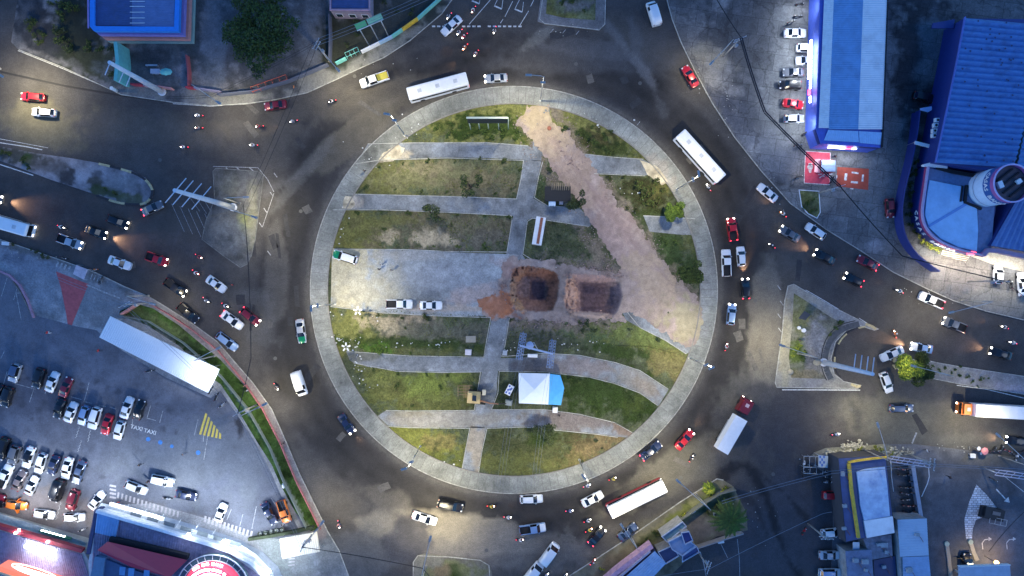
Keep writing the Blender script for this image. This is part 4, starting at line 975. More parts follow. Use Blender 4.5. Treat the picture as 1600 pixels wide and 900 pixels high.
cars([
 ('hatch', 'red', 55, 153, 176, 'red hatchback driving beside the white car on the far northwest road', D_(len=37)),
 ('hatch', 'white', 72, 177, 176, 'white hatchback driving just below the red car on the far northwest road', D_(len=37)),
 ('sedan', 'dark red', 432, 166, 188, 'dark red sedan on the northwest road below the orange railing', D_()),
 ('pickup', 'white', 586, 126, 199, 'white pickup with yellow load leaving the roundabout at the northwest', D_(bed='yellow_load', len=46)),
 ('sedan', 'silver', 775, 124, 183, 'silver blue sedan right behind the long white bus at the top of the ring', D_(on=True, len=36)),
 ('sedan', 'white', 706, 42, 223, 'white sedan crossing the dashed stop line at the north entry', D_(len=38)),
 ('van', 'white', 1020, 24, 107, 'white minivan on the north exit road at the top edge', D_(len=38)),
 ('sedan', 'red', 1077, 121, 120, 'bright red sedan on the north exit road beside the dusty verge', D_(len=36)),
 ('sedan', 'white', 1197, 302, 140, 'white sedan alone near the pavement corner below the red painted pad', D_(len=36)),
 ('sedan', 'grey', 1232, 366, 148, 'dark grey sedan on the east entry road beside a white hatchback', D_(on=True, len=34)),
 ('hatch', 'white', 1272, 362, 146, 'white hatchback on the east entry road closest to the kerb', D_(len=34)),
 ('sedan', 'black', 1286, 402, 152, 'black sedan with bright headlights behind the white hatchback on the east road', D_(on=True, light=660)),
 ('hatch', 'black', 1331, 437, 154, 'black hatchback with glowing tail light in the middle of the east entry road', D_(on=True, tail=True)),
 ('sedan', 'dark red', 1353, 411, 153, 'dark red sedan hugging the kerb of the east entry road', D_(tail=True, len=34)),
 ('pickup', 'white', 1452, 469, 156, 'white pickup with reddish tail glow below the broken kerb in the east', D_(tail=True, len=40)),
 ('pickup', 'grey', 1487, 507, 158, 'dark grey pickup with two bright headlights on the east road', D_(on=True, light=660, len=38)),
 ('sedan', 'black', 1560, 552, 164, 'black sedan with white headlights above the eastern central reservation', D_(on=True, light=480)),
 ('sedan', 'blue', 1437, 543, 170, 'pale blue and white sedan touching the top of the bright green tree', D_(hood='white', on=True, light=1500, len=34)),
 ('sedan', 'white', 1391, 552, 205, 'white sedan turning through the gap beside the bright green tree', D_(len=38)),
 ('hatch', 'white', 1382, 597, 290, 'white hatchback turning south below the bright green tree', D_(len=33)),
 ('hatch', 'slate', 1405, 637, 0, 'blurred slate blue hatchback alone on the southeast exit road', D_(len=38)),
 ('hatch', 'black', 1583, 687, 175, 'black hatchback with lit lamps at the right edge near the market stall', D_(on=True, tail=True, light=360)),
 ('pickup', 'red', 1142, 359, 98, 'bright red pickup with red tail glow on the east side of the ring', D_(on=True, tail=True, len=36)),
 ('pickup', 'white', 1133, 411, 92, 'white pickup with black covered bed next to the roundabout kerb', D_(len=42)),
 ('hatch', 'white', 1156, 401, 94, 'white hatchback alongside the white pickup on the east ring', D_(len=31)),
 ('hatch', 'black', 1163, 451, 92, 'black hatchback with two bright headlights on the east ring', D_(on=True, tail=True, light=1500, len=32)),
 ('hatch', 'blue', 1141, 491, 84, 'light blue hatchback with bright headlights on the east ring', D_(on=True, len=33)),
 ('sedan', 'red', 1068, 686, 48, 'bright red sedan between the dark blue car and the white box lorry', D_(on=True, light=180, len=36)),
 ('sedan', 'navy', 1016, 703, 38, 'dark blue sedan with red tail lights hugging the southeast roundabout kerb', D_(tail=True, len=38)),
 ('sedan', 'white', 925, 778, 27, 'white sedan left of the long white bus on the south ring', D_(len=36)),
 ('hatch', 'white', 830, 778, 2, 'white hatchback close to the roundabout kerb at the bottom', D_(len=36)),
 ('suv', 'black', 704, 788, -12, 'black sport utility car near the kerb at the bottom left of the ring', D_(len=40)),
 ('sedan', 'white', 664, 808, -18, 'white sedan at the edge of the pale dusty patch', D_(len=40)),
 ('pickup', 'blue', 832, 824, 8, 'pale blue pickup with black bed on the south ring', D_(len=41, hood='white')),
 ('sedan', 'black', 932, 836, 50, 'shiny black sedan with lights on below the white bus', D_(on=True, tail=True, len=32)),
 ('sedan', 'slate', 980, 829, 38, 'greyish blue sedan hugging the dry grass verge below the white bus', D_(len=34)),
 ('van', 'white', 858, 863, 53, 'white minivan turning at the south road entry', D_(len=38)),
 ('van', 'white', 833, 892, 50, 'white van cut by the bottom edge of the picture', D_(len=36)),
 ('van', 'white', 470, 598, -72, 'white van alone on the southwest side of the ring', D_(len=39)),
 ('sedan', 'navy', 543, 661, -55, 'very dark blue sedan near the southwest roundabout kerb', D_(on=True, light=180, len=34)),
 ('sedan', 'silver', 472, 517, -83, 'silver grey sedan with green bonnet on the west side of the ring', D_(hood='green', len=38)),
 ('sedan', 'grey', 241, 326, 25, 'dark grey sedan rounding the kerbed nose of the west reservation', D_(tail=True, len=34)),
 ('hatch', 'black', 187, 347, -22, 'black hatchback with two bright headlights nearest the west reservation', D_(on=True, len=34)),
 ('sedan', 'black', 153, 363, -20, 'black sedan lighting the road orange on the west entry', D_(on=True, light=1260, len=34)),
 ('pickup', 'silver', 113, 378, -20, 'silver pickup with two strong headlights beside the vegetated kerb in the west', D_(on=True, len=40)),
 ('sedan', 'white', 190, 411, -20, 'white sedan in the middle of the west entry road above the zebra stub', D_(len=37)),
 ('pickup', 'red', 248, 405, -20, 'red pickup with bright headlights on the west entry road', D_(on=True, light=360, len=34)),
 ('pickup', 'black', 277, 449, -33, 'black pickup with headlights on in the slow queue west of the ring', D_(on=True, light=480, len=38)),
 ('pickup', 'black', 297, 489, -40, 'black pickup at the kerb above the grass bank', D_(len=38)),
 ('sedan', 'white', 340, 444, -36, 'white sedan in the west queue below the island with hatching', D_(len=34)),
 ('sedan', 'white', 365, 500, -36, 'white sedan beside the dark red hatchback in the west queue', D_(tail=True, len=38)),
 ('hatch', 'dark red', 393, 494, -40, 'dark red hatchback with red glow in the west queue', D_(on=True, tail=True, len=34)),
 ('hatch', 'blue', 357, 533, -38, 'light blue hatchback at the lower end of the west queue near the canopy', D_(len=38)),
 ('hatch', 'grey', -8, 309, -15, 'car with bright headlights cut by the left edge above the white bus', D_(on=True, light=1260)),
], 'cars driving through the junction')
cars([
 ('pickup', 'white', 625, 475, 0, 'white pickup with black bed parked on the plaza of the roundabout', D_(len=41)),
 ('sedan', 'white', 674, 477, 0, 'white sedan parked on the plaza right of the white pickup', D_(len=35)),
 ('suv', 'white', 541, 402, 163, 'green and white service car parked at the upper left plaza corner', D_(hood='green', len=39)),
], 'cars parked on the plaza', .16)
cars([
 ('sedan', 'white', 1240, 54, 0, 'white sedan parked topmost in the row before the blue roofed store', D_(hood='white', len=34)),
 ('hatch', 'white', 1256, 77, 0, 'white hatchback with its nose against the lit store sign', D_(len=28)),
 ('hatch', 'silver', 1256, 97, 180, 'pale silver hatchback parked third from the top before the store', D_(len=30)),
 ('sedan', 'grey', 1237, 115, 180, 'dark grey sedan parked above the black car before the store', D_(len=32)),
 ('suv', 'black', 1232, 135, 180, 'black sport utility car parked above the red one before the store', D_(len=34)),
 ('sedan', 'red', 1237, 164, -8, 'bright red sedan parked before the blue roofed store', D_(len=32)),
 ('hatch', 'silver', 1238, 187, 0, 'silver hatchback parked lowest in the row before the blue store', D_(len=31)),
 ('suv', 'black', 1439, 154, -12, 'black car with white tail parked in the dark yard between the stores', D_(hood='black', tail=False, len=32)),
 ('hatch', 'dark red', 1387, 326, -86, 'dark red hatchback parked beside the curved blue wall', D_(len=30)),
 ('hatch', 'white', 1555, 429, 88, 'small white hatchback parked before the lit curved shop front', D_(len=29)),
 ('sedan', 'white', 1593, 444, 95, 'large white sedan parked at the right edge before the curved shop', D_(len=37)),
], 'cars parked before the eastern stores', .12)
cars([
 ('hatch', 'red', 1296, 772, 0, 'bright red hatchback parked beside the yellow edged roof', D_(len=27)),
 ('hatch', 'white', 1296, 830, 5, 'white hatchback parked below the red one beside the shops', D_(len=31)),
 ('sedan', 'silver', 1294, 865, 0, 'silver sedan with lit front parked near the pale doorway', D_(hood='white', on=True, light=180, len=34)),
 ('suv', 'white', 1295, 893, 0, 'white car with black and blue roof at the bottom edge', D_(roof='blue', len=36)),
 ('suv', 'black', 1507, 878, 92, 'black car with pale roof waiting beside the filling station canopy', D_(roof='silver', len=32)),
], 'cars parked by the southeast shops', .12)
GP = 'cars parked in the southwest car park'
cars([
 ('suv', 'silver', 28, 582, 252, 'silver car with dark glass roof parked apart at the upper left', D_(roof='slate', len=29)),
 ('suv', 'black', 65, 590, 252, 'black car parked directly left of a white sedan in the upper row', D_(len=32)),
 ('sedan', 'white', 86, 596, 68, 'white sedan parked between the black and the dark red car', D_(len=33)),
 ('sedan', 'dark red', 107, 604, 68, 'dark red sedan parked at the end of the upper row', D_(len=32)),
 ('sedan', 'black', 0, 614, 250, 'black sedan cut by the left edge of the car park', D_(len=32)),
 ('suv', 'black', 16, 619, 252, 'black car parked right beside the sedan cut by the left edge', D_(len=32)),
 ('sedan', 'black', 97, 637, 252, 'black sedan parked leftmost of the row of six near the taxi lettering', D_(len=32)),
 ('sedan', 'white', 115, 643, 68, 'white sedan parked between a black and a pale blue car', D_(len=33)),
 ('hatch', 'blue', 135, 648, 252, 'pale blue hatchback parked in the row of six', D_(hood='white', len=31)),
 ('suv', 'white', 152, 652, 253, 'white car with dark rear glass parked left of the bright red one', D_(len=35)),
 ('sedan', 'red', 171, 662, 253, 'bright red sedan parked in the row of six', D_(len=33)),
 ('hatch', 'white', 190, 671, 254, 'white hatchback parked at the right end of the row of six', D_(len=30)),
 ('sedan', 'white', 202, 636, 70, 'white sedan parked nose to tail above the last white hatchback', D_(len=35)),
 ('sedan', 'black', 221, 639, 73, 'black sedan parked above the first taxi word', D_(len=31)),
 ('suv', 'black', 9, 699, 250, 'black car parked at the left end of the lower double row', D_(len=36)),
 ('suv', 'grey', 27, 709, 252, 'dark grey car parked second in the lower double row', D_(len=30)),
 ('sedan', 'white', 49, 713, 252, 'white sedan with black glass roof in the lower double row', D_(roof='black', len=34)),
 ('hatch', 'white', 68, 722, 252, 'white hatchback beside the car with the black glass roof', D_(len=32)),
 ('sedan', 'navy', 88, 725, 250, 'dark navy sedan between two white cars in the lower double row', D_(len=31)),
 ('sedan', 'white', 109, 730, 256, 'white sedan between the navy and the slate blue car', D_(len=34)),
 ('sedan', 'slate', 128, 736, 250, 'slate blue sedan at the right end of the lower double row', D_(len=38, hood='silver')),
 ('pickup', 'white', 13, 742, 66, 'white pickup with grey open bed parked at the left edge', D_(len=38)),
 ('sedan', 'brown', 35, 749, 66, 'brownish grey sedan parked beside the white pickup', D_(len=33)),
 ('sedan', 'silver', 54, 757, 66, 'silver white sedan parked third in the lowest row', D_(hood='white', len=31)),
 ('van', 'black', 95, 764, 250, 'large black van parked tail to tail with a white sedan', D_(len=36)),
 ('suv', 'dark red', 118, 779, 252, 'dark red car parked beside the large black van', D_(len=33)),
 ('sedan', 'white', 155, 780, 52, 'white sedan with black windscreen partly under the shop roof corner', D_(len=32)),
 ('hatch', 'white', 73, 801, -9, 'white hatchback parked lengthwise right of the orange car', D_(len=33)),
 ('hatch', 'white', 120, 806, 0, 'white hatchback parked lengthwise nearest the dark wall', D_(len=33)),
 ('suv', 'dark red', -3, 774, -20, 'dark red car just visible at the left edge of the car park', D_(len=32)),
 ('hatch', 'white', 216, 760, -22, 'white hatchback driving beside the zebra crossing of the car park', D_(len=36)),
 ('suv', 'white', 257, 749, -12, 'white car driving above a motorcycle in the car park', D_(len=36)),
 ('sedan', 'navy', 294, 772, -12, 'dark blue sedan following the two white cars in the car park', D_(len=33)),
 ('sedan', 'white', 348, 799, 70, 'white sedan parked with its tail on the zebra crossing', D_(len=30)),
 ('sedan', 'navy', 423, 800, -62, 'dark navy sedan parked beside the orange pickup', D_(len=38)),
 ('pickup', 'orange', 446, 797, -72, 'orange pickup parked against the grass bank', D_(len=36)),
], GP, .145)
# orange car with its doors open
cars([('hatch', 'orange', 30, 787, -8, 'orange hatchback with doors and boot wide open', D_(len=34))], GP, .145)
oc = [o for o in C.objects if o.get('label') == 'orange hatchback with doors and boot wide open'][0]
for nm, c, d, rz in (('front_door', (.35, 1.15, .75), (.95, .07, .7), 55), ('front_door', (.35, -1.15, .75), (.95, .07, .7), -55), ('boot_lid', (-2.35, 0, 1.45), (.8, 1.35, .07), 0)):
 b = MB(); b.box((0, 0, 0), d, math.radians(rz)); me = mesh_only(b, nm, paint('orange') if nm != 'boot_lid' else M_GLASS)
 o = bpy.data.objects.new(nm, me); o.parent = oc; o.location = c; link(o)
# ---------------------------------------------------------------- buses and lorries
def rounded(L, Wd, r=.25, n=3):
 pts = []
 for sx, sy, a0 in ((1, 1, 0), (-1, 1, 90), (-1, -1, 180), (1, -1, 270)):
  for i in range(n + 1):
   a = math.radians(a0 + 90 * i / n)
   pts.append((sx * (L / 2 - r) + r * math.cos(a), sy * (Wd / 2 - r) + r * math.sin(a)))
 return pts
M_BUSW = mat('bus_white', (.78, .79, .80), .4, var=.05, coat=.4)
M_BUSR = mat('bus_red', (.42, .02, .03), .4, coat=.4)
M_HATCH = mat('roof_hatch', (.48, .5, .53), .5)
def bus_parts(L=12.4, on=True, red=False, skirt=None):
 out = []; hw = 1.28; hh = 3.15
 o = rounded(L, 2 * hw, .22); o2 = rounded(L - .1, 2 * hw - .1, .2); o3 = rounded(L - .5, 2 * hw - .6, .2)
 def add(nm, b, m, par=None): out.append((nm, mesh_only(b, nm, m), par))
 b = MB(); n = len(o)
 rings = [(o, .35), (o, 1.45), (o, 2.45), (o, 2.85), (o2, 3.05), (o3, 3.17)]
 vs = [(p[0], p[1], z) for pl, z in rings for p in pl]; fs = []; mi = []
 for i in range(len(rings) - 1):
  for k in range(n):
   fs.append((i * n + k, i * n + (k + 1) % n, (i + 1) * n + (k + 1) % n, (i + 1) * n + k)); mi.append(1 if i in (0, ) and skirt else 0)
 fs.append(tuple((len(rings) - 1) * n + k for k in range(n))); mi.append(0)
 b.add(vs, fs, False); b.m = mi
 add('body', b, [M_BUSW, skirt or M_BUSW])
 for s in (1, -1):
  b = MB(); b.box((0, s * (hw + .006), 1.98), (L - .9, .03, .86)); add('side_windows', b, M_GLASS)
  b = MB(); b.box((L / 2 - .12, s * .85, .8), (.3, .35, .22)); add('headlight', b, M_HL1 if on else M_HL0)
  b = MB(); b.box((-L / 2 + .02, s * .95, 1.0), (.08, .3, .3)); add('tail_light', b, M_TL1)
  b = MB(); b.box((L / 2 + .15, s * (hw + .12), 2.5), (.12, .22, .4)); add('side_mirror', b, M_PLAST)
  for x in (L / 2 - 2.5, -L / 2 + 3.2):
   b = MB(); b.tube([(x, s * (hw - .3), .5), (x, s * (hw + .01), .5)], .5, 16); add('wheel', b, M_TYRE)
 b = MB(); b.box((L / 2 + .004, 0, 1.95), (.04, 2.2, 1.25)); add('windscreen', b, M_GLASS)
 b = MB(); b.box((-L / 2 - .004, 0, 2.2), (.04, 1.9, .8)); add('rear_window', b, M_GLASS)
 for x in (-L * .3, 0, L * .3):
  b = MB(); b.box((x, 0, 3.19), (.85, .8, .09), 0, .85); add('roof_hatch', b, M_HATCH)
 return out
def box_lorry_parts(L, cab, cabw, trailer_h=3.7, colour='dark red', gap=.5, long=False):
 out = []; hw = 1.25
 def add(nm, b, m, par=None): out.append((nm, mesh_only(b, nm, m), par))
 pc = paint(colour)
 b = MB(); b.box((L / 2 - cab / 2, 0, 1.35), (cab, cabw, 1.7), 0, 1.0)
 b.box((L / 2 - cab / 2 - .1, 0, 2.45), (cab - .25, cabw - .1, .5), 0, .9)
 b.box((L / 2 - .05, 0, .65), (.25, cabw, .45)); add('cab', b, pc)
 b = MB(); b.box((L / 2 - .02, 0, 1.85), (.08, cabw - .2, .75)); add('windscreen', b, M_GLASS)
 bl = L - cab - gap
 b = MB(); b.box((-L / 2 + bl / 2, 0, 1.2 + (trailer_h - 1.2) / 2), (bl, 2 * hw, trailer_h - 1.2))
 for i in range(int(bl / 1.6)):
  b.box((-L / 2 + .8 + i * 1.6, 0, trailer_h + .012), (.06, 2 * hw - .04, .02))
 add('cargo_box', b, M_BUSW)
 b = MB(); b.box((0, 0, .95), (L - .4, .9, .25)); add('chassis', b, M_BLACK)
 for s in (1, -1):
  b = MB(); b.box((L / 2 + .02, s * .9, .75), (.14, .3, .25)); add('headlight', b, M_HL1)
  b = MB(); b.box((-L / 2 + .02, s * 1.0, .95), (.1, .25, .16)); add('tail_light', b, M_TL1)
  b = MB(); b.box((L / 2 - .35, s * (cabw / 2 + .18), 2.1), (.12, .25, .5)); add('side_mirror', b, M_PLAST)
  b = MB(); b.box((-L / 2 + bl / 2, s * (hw - .03), .85), (bl * .6, .05, .4)); add('side_guard', b, M_GALV)
  for x in ([L / 2 - 1.3, -L / 2 + 1.6, -L / 2 + 2.8] + ([-L / 2 + 4.0] if long else [])):
   b = MB(); b.tube([(x, s * (hw - .35), .5), (x, s * (hw - .02), .5)], .5, 14); add('wheel', b, M_TYRE)
 b = MB(); b.box((L / 2 - 1.2, 0, 2.73), (.7, .7, .06)); add('roof_vent', b, mat('pale_pink', (.55, .4, .42), .5))
 return out
place_vehicle('bus0', lambda: bus_parts(12.3, False), 'city_bus', 'long white bus at the top of the ring below the motorcycles', 'bus', 686, 141, 195, 'white city buses')
place_vehicle('bus0', None, 'city_bus', 'long white bus on the northeast side of the ring', 'bus', 1089, 248, 132, 'white city buses')
place_vehicle('bus1', lambda: bus_parts(12.3, True, skirt=M_BUSR), 'city_bus', 'long white bus with red skirt at the bottom of the ring', 'bus', 992, 774, 26, 'white city buses')
place_vehicle('bus2', lambda: bus_parts(12.3, True), 'city_bus', 'white bus cut by the left edge on the west entry road', 'bus', 12, 349, -16, 'white city buses')
place_vehicle('lorry', lambda: box_lorry_parts(11.6, 3.0, 2.3, 3.5, 'dark red', .9), 'box_lorry', 'lorry with dark red cab and long white box on the southeast ring', 'lorry', 1143, 661, 60, None)
place_vehicle('semi', lambda: box_lorry_parts(19.0, 1.9, 2.35, 3.6, 'orange', .15, True), 'articulated_lorry', 'long white trailer with orange cab cut by the right edge', 'lorry', 1564, 640, 176.5, None)
# ---------------------------------------------------------------- people and motorcycles
M_SKIN = mat('skin', (.28, .15, .10), .6, var=.05)
M_HAIR = mat('hair', (.015, .012, .010), .7, var=.1)
M_SHOE = mat('shoes', (.03, .03, .03), .7)
CLOTH = {'white': (.65, .66, .68), 'red': (.45, .03, .04), 'black': (.02, .02, .025), 'blue': (.05, .10, .30), 'yellow': (.55, .45, .05), 'grey': (.2, .2, .22), 'denim': (.05, .07, .13), 'orange': (.6, .18, .04), 'pink': (.6, .25, .25), 'green': (.03, .2, .1)}
def cloth(c): return mat('cloth_' + c, CLOTH[c], .85, var=.12, scale=8)
def skin_figure(joints, edges, radii, root=0):
 me = bpy.data.meshes.new('person'); me.from_pydata(joints, edges, [])
 o = bpy.data.objects.new('person', me); link(o)
 sk = o.modifiers.new('skin', 'SKIN')
 for i, r in enumerate(radii):
  me.skin_vertices[0].data[i].radius = (r, r) if not isinstance(r, tuple) else r
 for v in me.skin_vertices[0].data: v.use_root = False
 me.skin_vertices[0].data[root].use_root = True
 ss = o.modifiers.new('sub', 'SUBSURF'); ss.levels = 1; ss.render_levels = 1
 dg = bpy.context.evaluated_depsgraph_get()
 out = bpy.data.meshes.new_from_object(o.evaluated_get(dg))
 bpy.data.objects.remove(o)
 return out
def standing(step=.0):
 J = [(0, 0, .95), (0, 0, 1.15), (0, 0, 1.38), (0, 0, 1.5), (.02, 0, 1.62), (.03, 0, 1.70),
   (0, .19, 1.42), (.0 + step * .3, .25, 1.13), (.08 + step * .6, .25, .90), (0, -.19, 1.42), (.0 - step * .3, -.25, 1.13), (.08 - step * .6, -.25, .90),
   (0, .10, .90), (.04 - step * .5, .11, .50), (-.02 - step, .11, .08), (.14 - step, .12, .04), (0, -.10, .90), (.04 + step * .5, -.11, .50), (-.02 + step, -.11, .08), (.14 + step, -.12, .04)]
 E = [(0, 1), (1, 2), (2, 3), (3, 4), (4, 5), (2, 6), (6, 7), (7, 8), (2, 9), (9, 10), (10, 11), (0, 12), (12, 13), (13, 14), (14, 15), (0, 16), (16, 17), (17, 18), (18, 19)]
 Rr = [.14, .13, .15, .06, .10, .085, .07, .05, .04, .07, .05, .04, .09, .065, .045, .04, .09, .065, .045, .04]
 return skin_figure(J, E, Rr)
def riding():
 J = [(-.25, 0, .86), (-.20, 0, 1.08), (-.08, 0, 1.30), (-.02, 0, 1.42), (.04, 0, 1.53), (.06, 0, 1.61),
   (-.07, .20, 1.32), (.14, .32, 1.12), (.42, .30, 1.04), (-.07, -.20, 1.32), (.14, -.32, 1.12), (.42, -.30, 1.04),
   (-.22, .12, .84), (.16, .24, .72), (-.05, .22, .36), (.10, .23, .32), (-.22, -.12, .84), (.16, -.24, .72), (-.05, -.22, .36), (.10, -.23, .32)]
 E = [(0, 1), (1, 2), (2, 3), (3, 4), (4, 5), (2, 6), (6, 7), (7, 8), (2, 9), (9, 10), (10, 11), (0, 12), (12, 13), (13, 14), (14, 15), (0, 16), (16, 17), (17, 18), (18, 19)]
 Rr = [.15, .13, .155, .06, .10, .085, .075, .05, .04, .075, .05, .04, .10, .07, .05, .04, .10, .07, .05, .04]
 return skin_figure(J, E, Rr)
BASEF = {'stand': standing(0), 'walk': standing(.22), 'ride': riding()}
FIG = {}
def figure(pose, shirt, trousers):
 k = (pose, shirt, trousers)
 if k in FIG: return FIG[k]
 me = BASEF[pose].copy(); me.materials.clear()
 for m in (M_SKIN, cloth(shirt), cloth(trousers), M_SHOE): me.materials.append(m)
 neck = 1.36 if pose == 'ride' else 1.47; hip = .90 if pose == 'ride' else .95; foot = .38 if pose == 'ride' else .10
 for p in me.polygons:
  x, y, z = p.center
  if z > neck: i = 0
  elif (pose == 'ride' and x > .30) or (pose != 'ride' and abs(y) > .2 and z < 1.0 and z > .8): i = 0
  elif z > hip or (pose == 'ride' and abs(y) > .17 and z > .95): i = 1
  elif z > foot: i = 2
  else: i = 3
  p.material_index = i; p.use_smooth = True
 FIG[k] = me
 return me
def hair_mesh(z, x, r, m, nm):
 b = MB(); b.ball((x, 0, z), r, r * .92, r, 10, 6)
 return mesh_only(b, nm, m)
HAIRS = hair_mesh(1.72, .005, .115, M_HAIR, 'hair')
HELM = {c: hair_mesh(1.62, .045, .15, cloth(c), 'helmet') for c in ('white', 'red', 'black', 'yellow', 'blue')}
def person(px, py, rz, label, shirt='white', trousers='denim', pose='walk', z=.13, group=None, xy=None, helmet=None):
 w = xy or W(px, py)
 o = bpy.data.objects.new('person', figure(pose, shirt, trousers)); link(o)
 o.location = (w[0], w[1], z); o.rotation_euler = (0, 0, math.radians(rz))
 tag(o, label, 'person', group)
 h = bpy.data.objects.new('helmet' if helmet else 'hair', HELM[helmet] if helmet else HAIRS); h.parent = o; link(h)
 return o
def moto_parts(col, on=True, tail=True):
 out = []
 def add(nm, b, m): out.append((nm, mesh_only(b, nm, m), None))
 b = MB()
 b.box((.12, 0, .80), (.48, .26, .22), 0, .7); b.box((.05, 0, .48), (.42, .24, .32)); b.box((-.70, 0, .78), (.28, .20, .10), 0, .7)
 b.tube([(.55, 0, .32), (.42, 0, .98)], .035, 8); b.box((.62, 0, .62), (.34, .13, .03)); b.box((-.62, 0, .62), (.34, .14, .03))
 add('body', b, paint(col))
 b = MB(); b.box((-.32, 0, .80), (.70, .27, .10), 0, .85); add('seat', b, M_PLAST)
 b = MB(); b.tube([(.36, -.36, 1.02), (.44, -.15, 1.0), (.44, .15, 1.0), (.36, .36, 1.02)], .022, 8); b.box((.46, .30, 1.12), (.04, .14, .08)); b.box((.46, -.30, 1.12), (.04, .14, .08)); add('handlebar', b, M_BLACK)
 for x in (.66, -.62):
  b = MB(); pts = [(x + .27 * math.cos(a), 0, .31 + .27 * math.sin(a)) for a in [2 * math.pi * i / 16 for i in range(17)]]
  b.tube(pts, .055, 6, cap=False); b.tube([(x, -.07, .31), (x, .07, .31)], .07, 8); add('wheel', b, M_TYRE)
 b = MB(); b.ball((.54, 0, .92), .10, .10, .10, 8, 5); add('headlight', b, M_HL1 if on else M_HL0)
 b = MB(); b.box((-.86, 0, .78), (.07, .14, .08)); add('tail_light', b, M_TL1 if tail else M_TL0)
 b = MB(); b.tube([(.15, -.18, .3), (-.6, -.2, .38)], .045, 8); add('exhaust', b, M_GALV)
 return out
def moto(px, py, rz, where, col='black', shirt='white', helmet='black', rider=True, on=True, z=0.0, light=0, group=None, lab=None):
 r = place_vehicle(('moto', col, on), lambda: moto_parts(col, on, on), 'motorcycle', lab or ('%s motorcycle %s' % (col, where)), 'motorcycle', px, py, rz, group or ('motorcycles on the road' if rider else 'parked motorcycles'), z, 1.0, light=light)
 if rider:
  person(0, 0, rz, 'rider in %s top %s' % (shirt, where), shirt, 'denim', 'ride', z, 'riders on motorcycles', xy=(r.location.x, r.location.y), helmet=helmet)
 return r
for a in (
 (520, 160, 200, 'just below the white pickup in the northwest', 'black', 'white', 'black', 0),
 (460, 191, 195, 'leading into the northwest exit with a bright lamp', 'silver', 'grey', 'white', 60),
 (407, 199, 188, 'behind the red sedan on the northwest road', 'black', 'red', 'black', 0),
 (398, 228, 180, 'lowest on the northwest road above the hatched island', 'grey', 'white', 'black', 0),
 (313, 182, 180, 'uppermost of two on the northwest road', 'black', 'white', 'white', 0),
 (313, 201, 180, 'lower of two side by side on the northwest road', 'red', 'grey', 'black', 0),
 (290, 231, 180, 'above the kerbed nose of the west reservation', 'dark red', 'white', 'red', 0),
 (702, 28, 235, 'just left of the white sedan at the north stop line', 'silver', 'white', 'black', 0),
 (740, 18, 240, 'among the lane arrows of the north entry', 'dark red', 'white', 'white', 40),
 (718, 53, 228, 'right behind the stop line at the north entry', 'silver', 'white', 'black', 40),
 (726, 59, 225, 'with red jacket at the north entry', 'red', 'red', 'white', 40),
 (727, 76, 232, 'glowing orange above the long white bus', 'orange', 'orange', 'white', 120),
 (744, 86, 235, 'nearest the silver car at the top of the ring', 'black', 'pink', 'white', 40),
 (773, 50, 250, 'crossing the right part of the north stop line', 'grey', 'white', 'black', 20),
 (1105, 293, 122, 'just below the bus on the northeast ring', 'silver', 'white', 'black', 40),
 (1221, 335, 140, 'glowing orange beside the east kerb', 'orange', 'white', 'white', 120),
 (1203, 384, 148, 'alone between the ring and the east entry road', 'black', 'black', 'white', 30),
 (1133, 541, 75, 'below the light blue hatchback on the east ring', 'dark red', 'white', 'red', 60),
 (1402, 455, 155, 'ahead of the white pickup on the east road', 'silver', 'white', 'white', 40),
 (1565, 511, 162, 'behind the grey pickup on the far east road', 'grey', 'white', 'black', 60),
 (1578, 535, 165, 'near the right edge above the black sedan', 'silver', 'white', 'white', 0),
 (100, 355, -20, 'right of the bus at the left edge', 'black', 'white', 'white', 40),
 (309, 426, -35, 'beside the black pickup in the west queue', 'red', 'white', 'white', 0),
 (314, 401, -30, 'with red light at the top of the west queue', 'dark red', 'red', 'black', 0),
 (325, 469, -40, 'with bright lamp left of the white sedan in the west queue', 'silver', 'grey', 'white', 80),
 (355, 477, -30, 'just above the white sedan in the west queue', 'black', 'white', 'white', 40),
 (434, 604, -55, 'beside the white van on the southwest ring', 'brown', 'grey', 'black', 0),
 (531, 818, -75, 'near the tip of the grass bank in the southwest', 'silver', 'pink', 'black', 0),
 (768, 789, 0, 'with orange glow at the bottom of the ring', 'orange', 'yellow', 'yellow', 40),
 (794, 806, 0, 'left of the pale blue pickup on the south ring', 'silver', 'white', 'white', 20),
 (890, 796, 8, 'with blue jacket between two white cars in the south', 'blue', 'blue', 'white', 20),
 (917, 757, 22, 'above the white sedan at the south kerb', 'blue', 'white', 'blue', 20),
 (957, 746, 22, 'in yellow at the kerb left of the bus', 'black', 'yellow', 'yellow', 0),
 (920, 826, 30, 'in yellow and orange next to the shiny black sedan', 'orange', 'yellow', 'yellow', 40),
 (918, 811, 25, 'just above the shiny black sedan in the south', 'black', 'white', 'white', 0),
 (813, 841, 5, 'with red light below the pale blue pickup', 'dark red', 'white', 'white', 0),
 (926, 875, 50, 'in red near the dry verge at the bottom', 'red', 'red', 'white', 0),
 (853, 897, 45, 'beside the van cut by the bottom edge', 'white', 'white', 'white', 0),
 (883, 898, 60, 'at the bottom edge right of the vans', 'black', 'white', 'white', 0),
 (1079, 714, 60, 'behind the bright red sedan in the southeast', 'black', 'black', 'white', 0),
 (1304, 677, 10, 'alone on the yellow lit southeast road', 'silver', 'white', 'white', 0),
 (1395, 521, 110, 'turning near the nose of the east reservation', 'orange', 'orange', 'white', 30),
):
 moto(a[0], a[1], a[2], a[3], a[4], a[5], a[6], light=a[7])
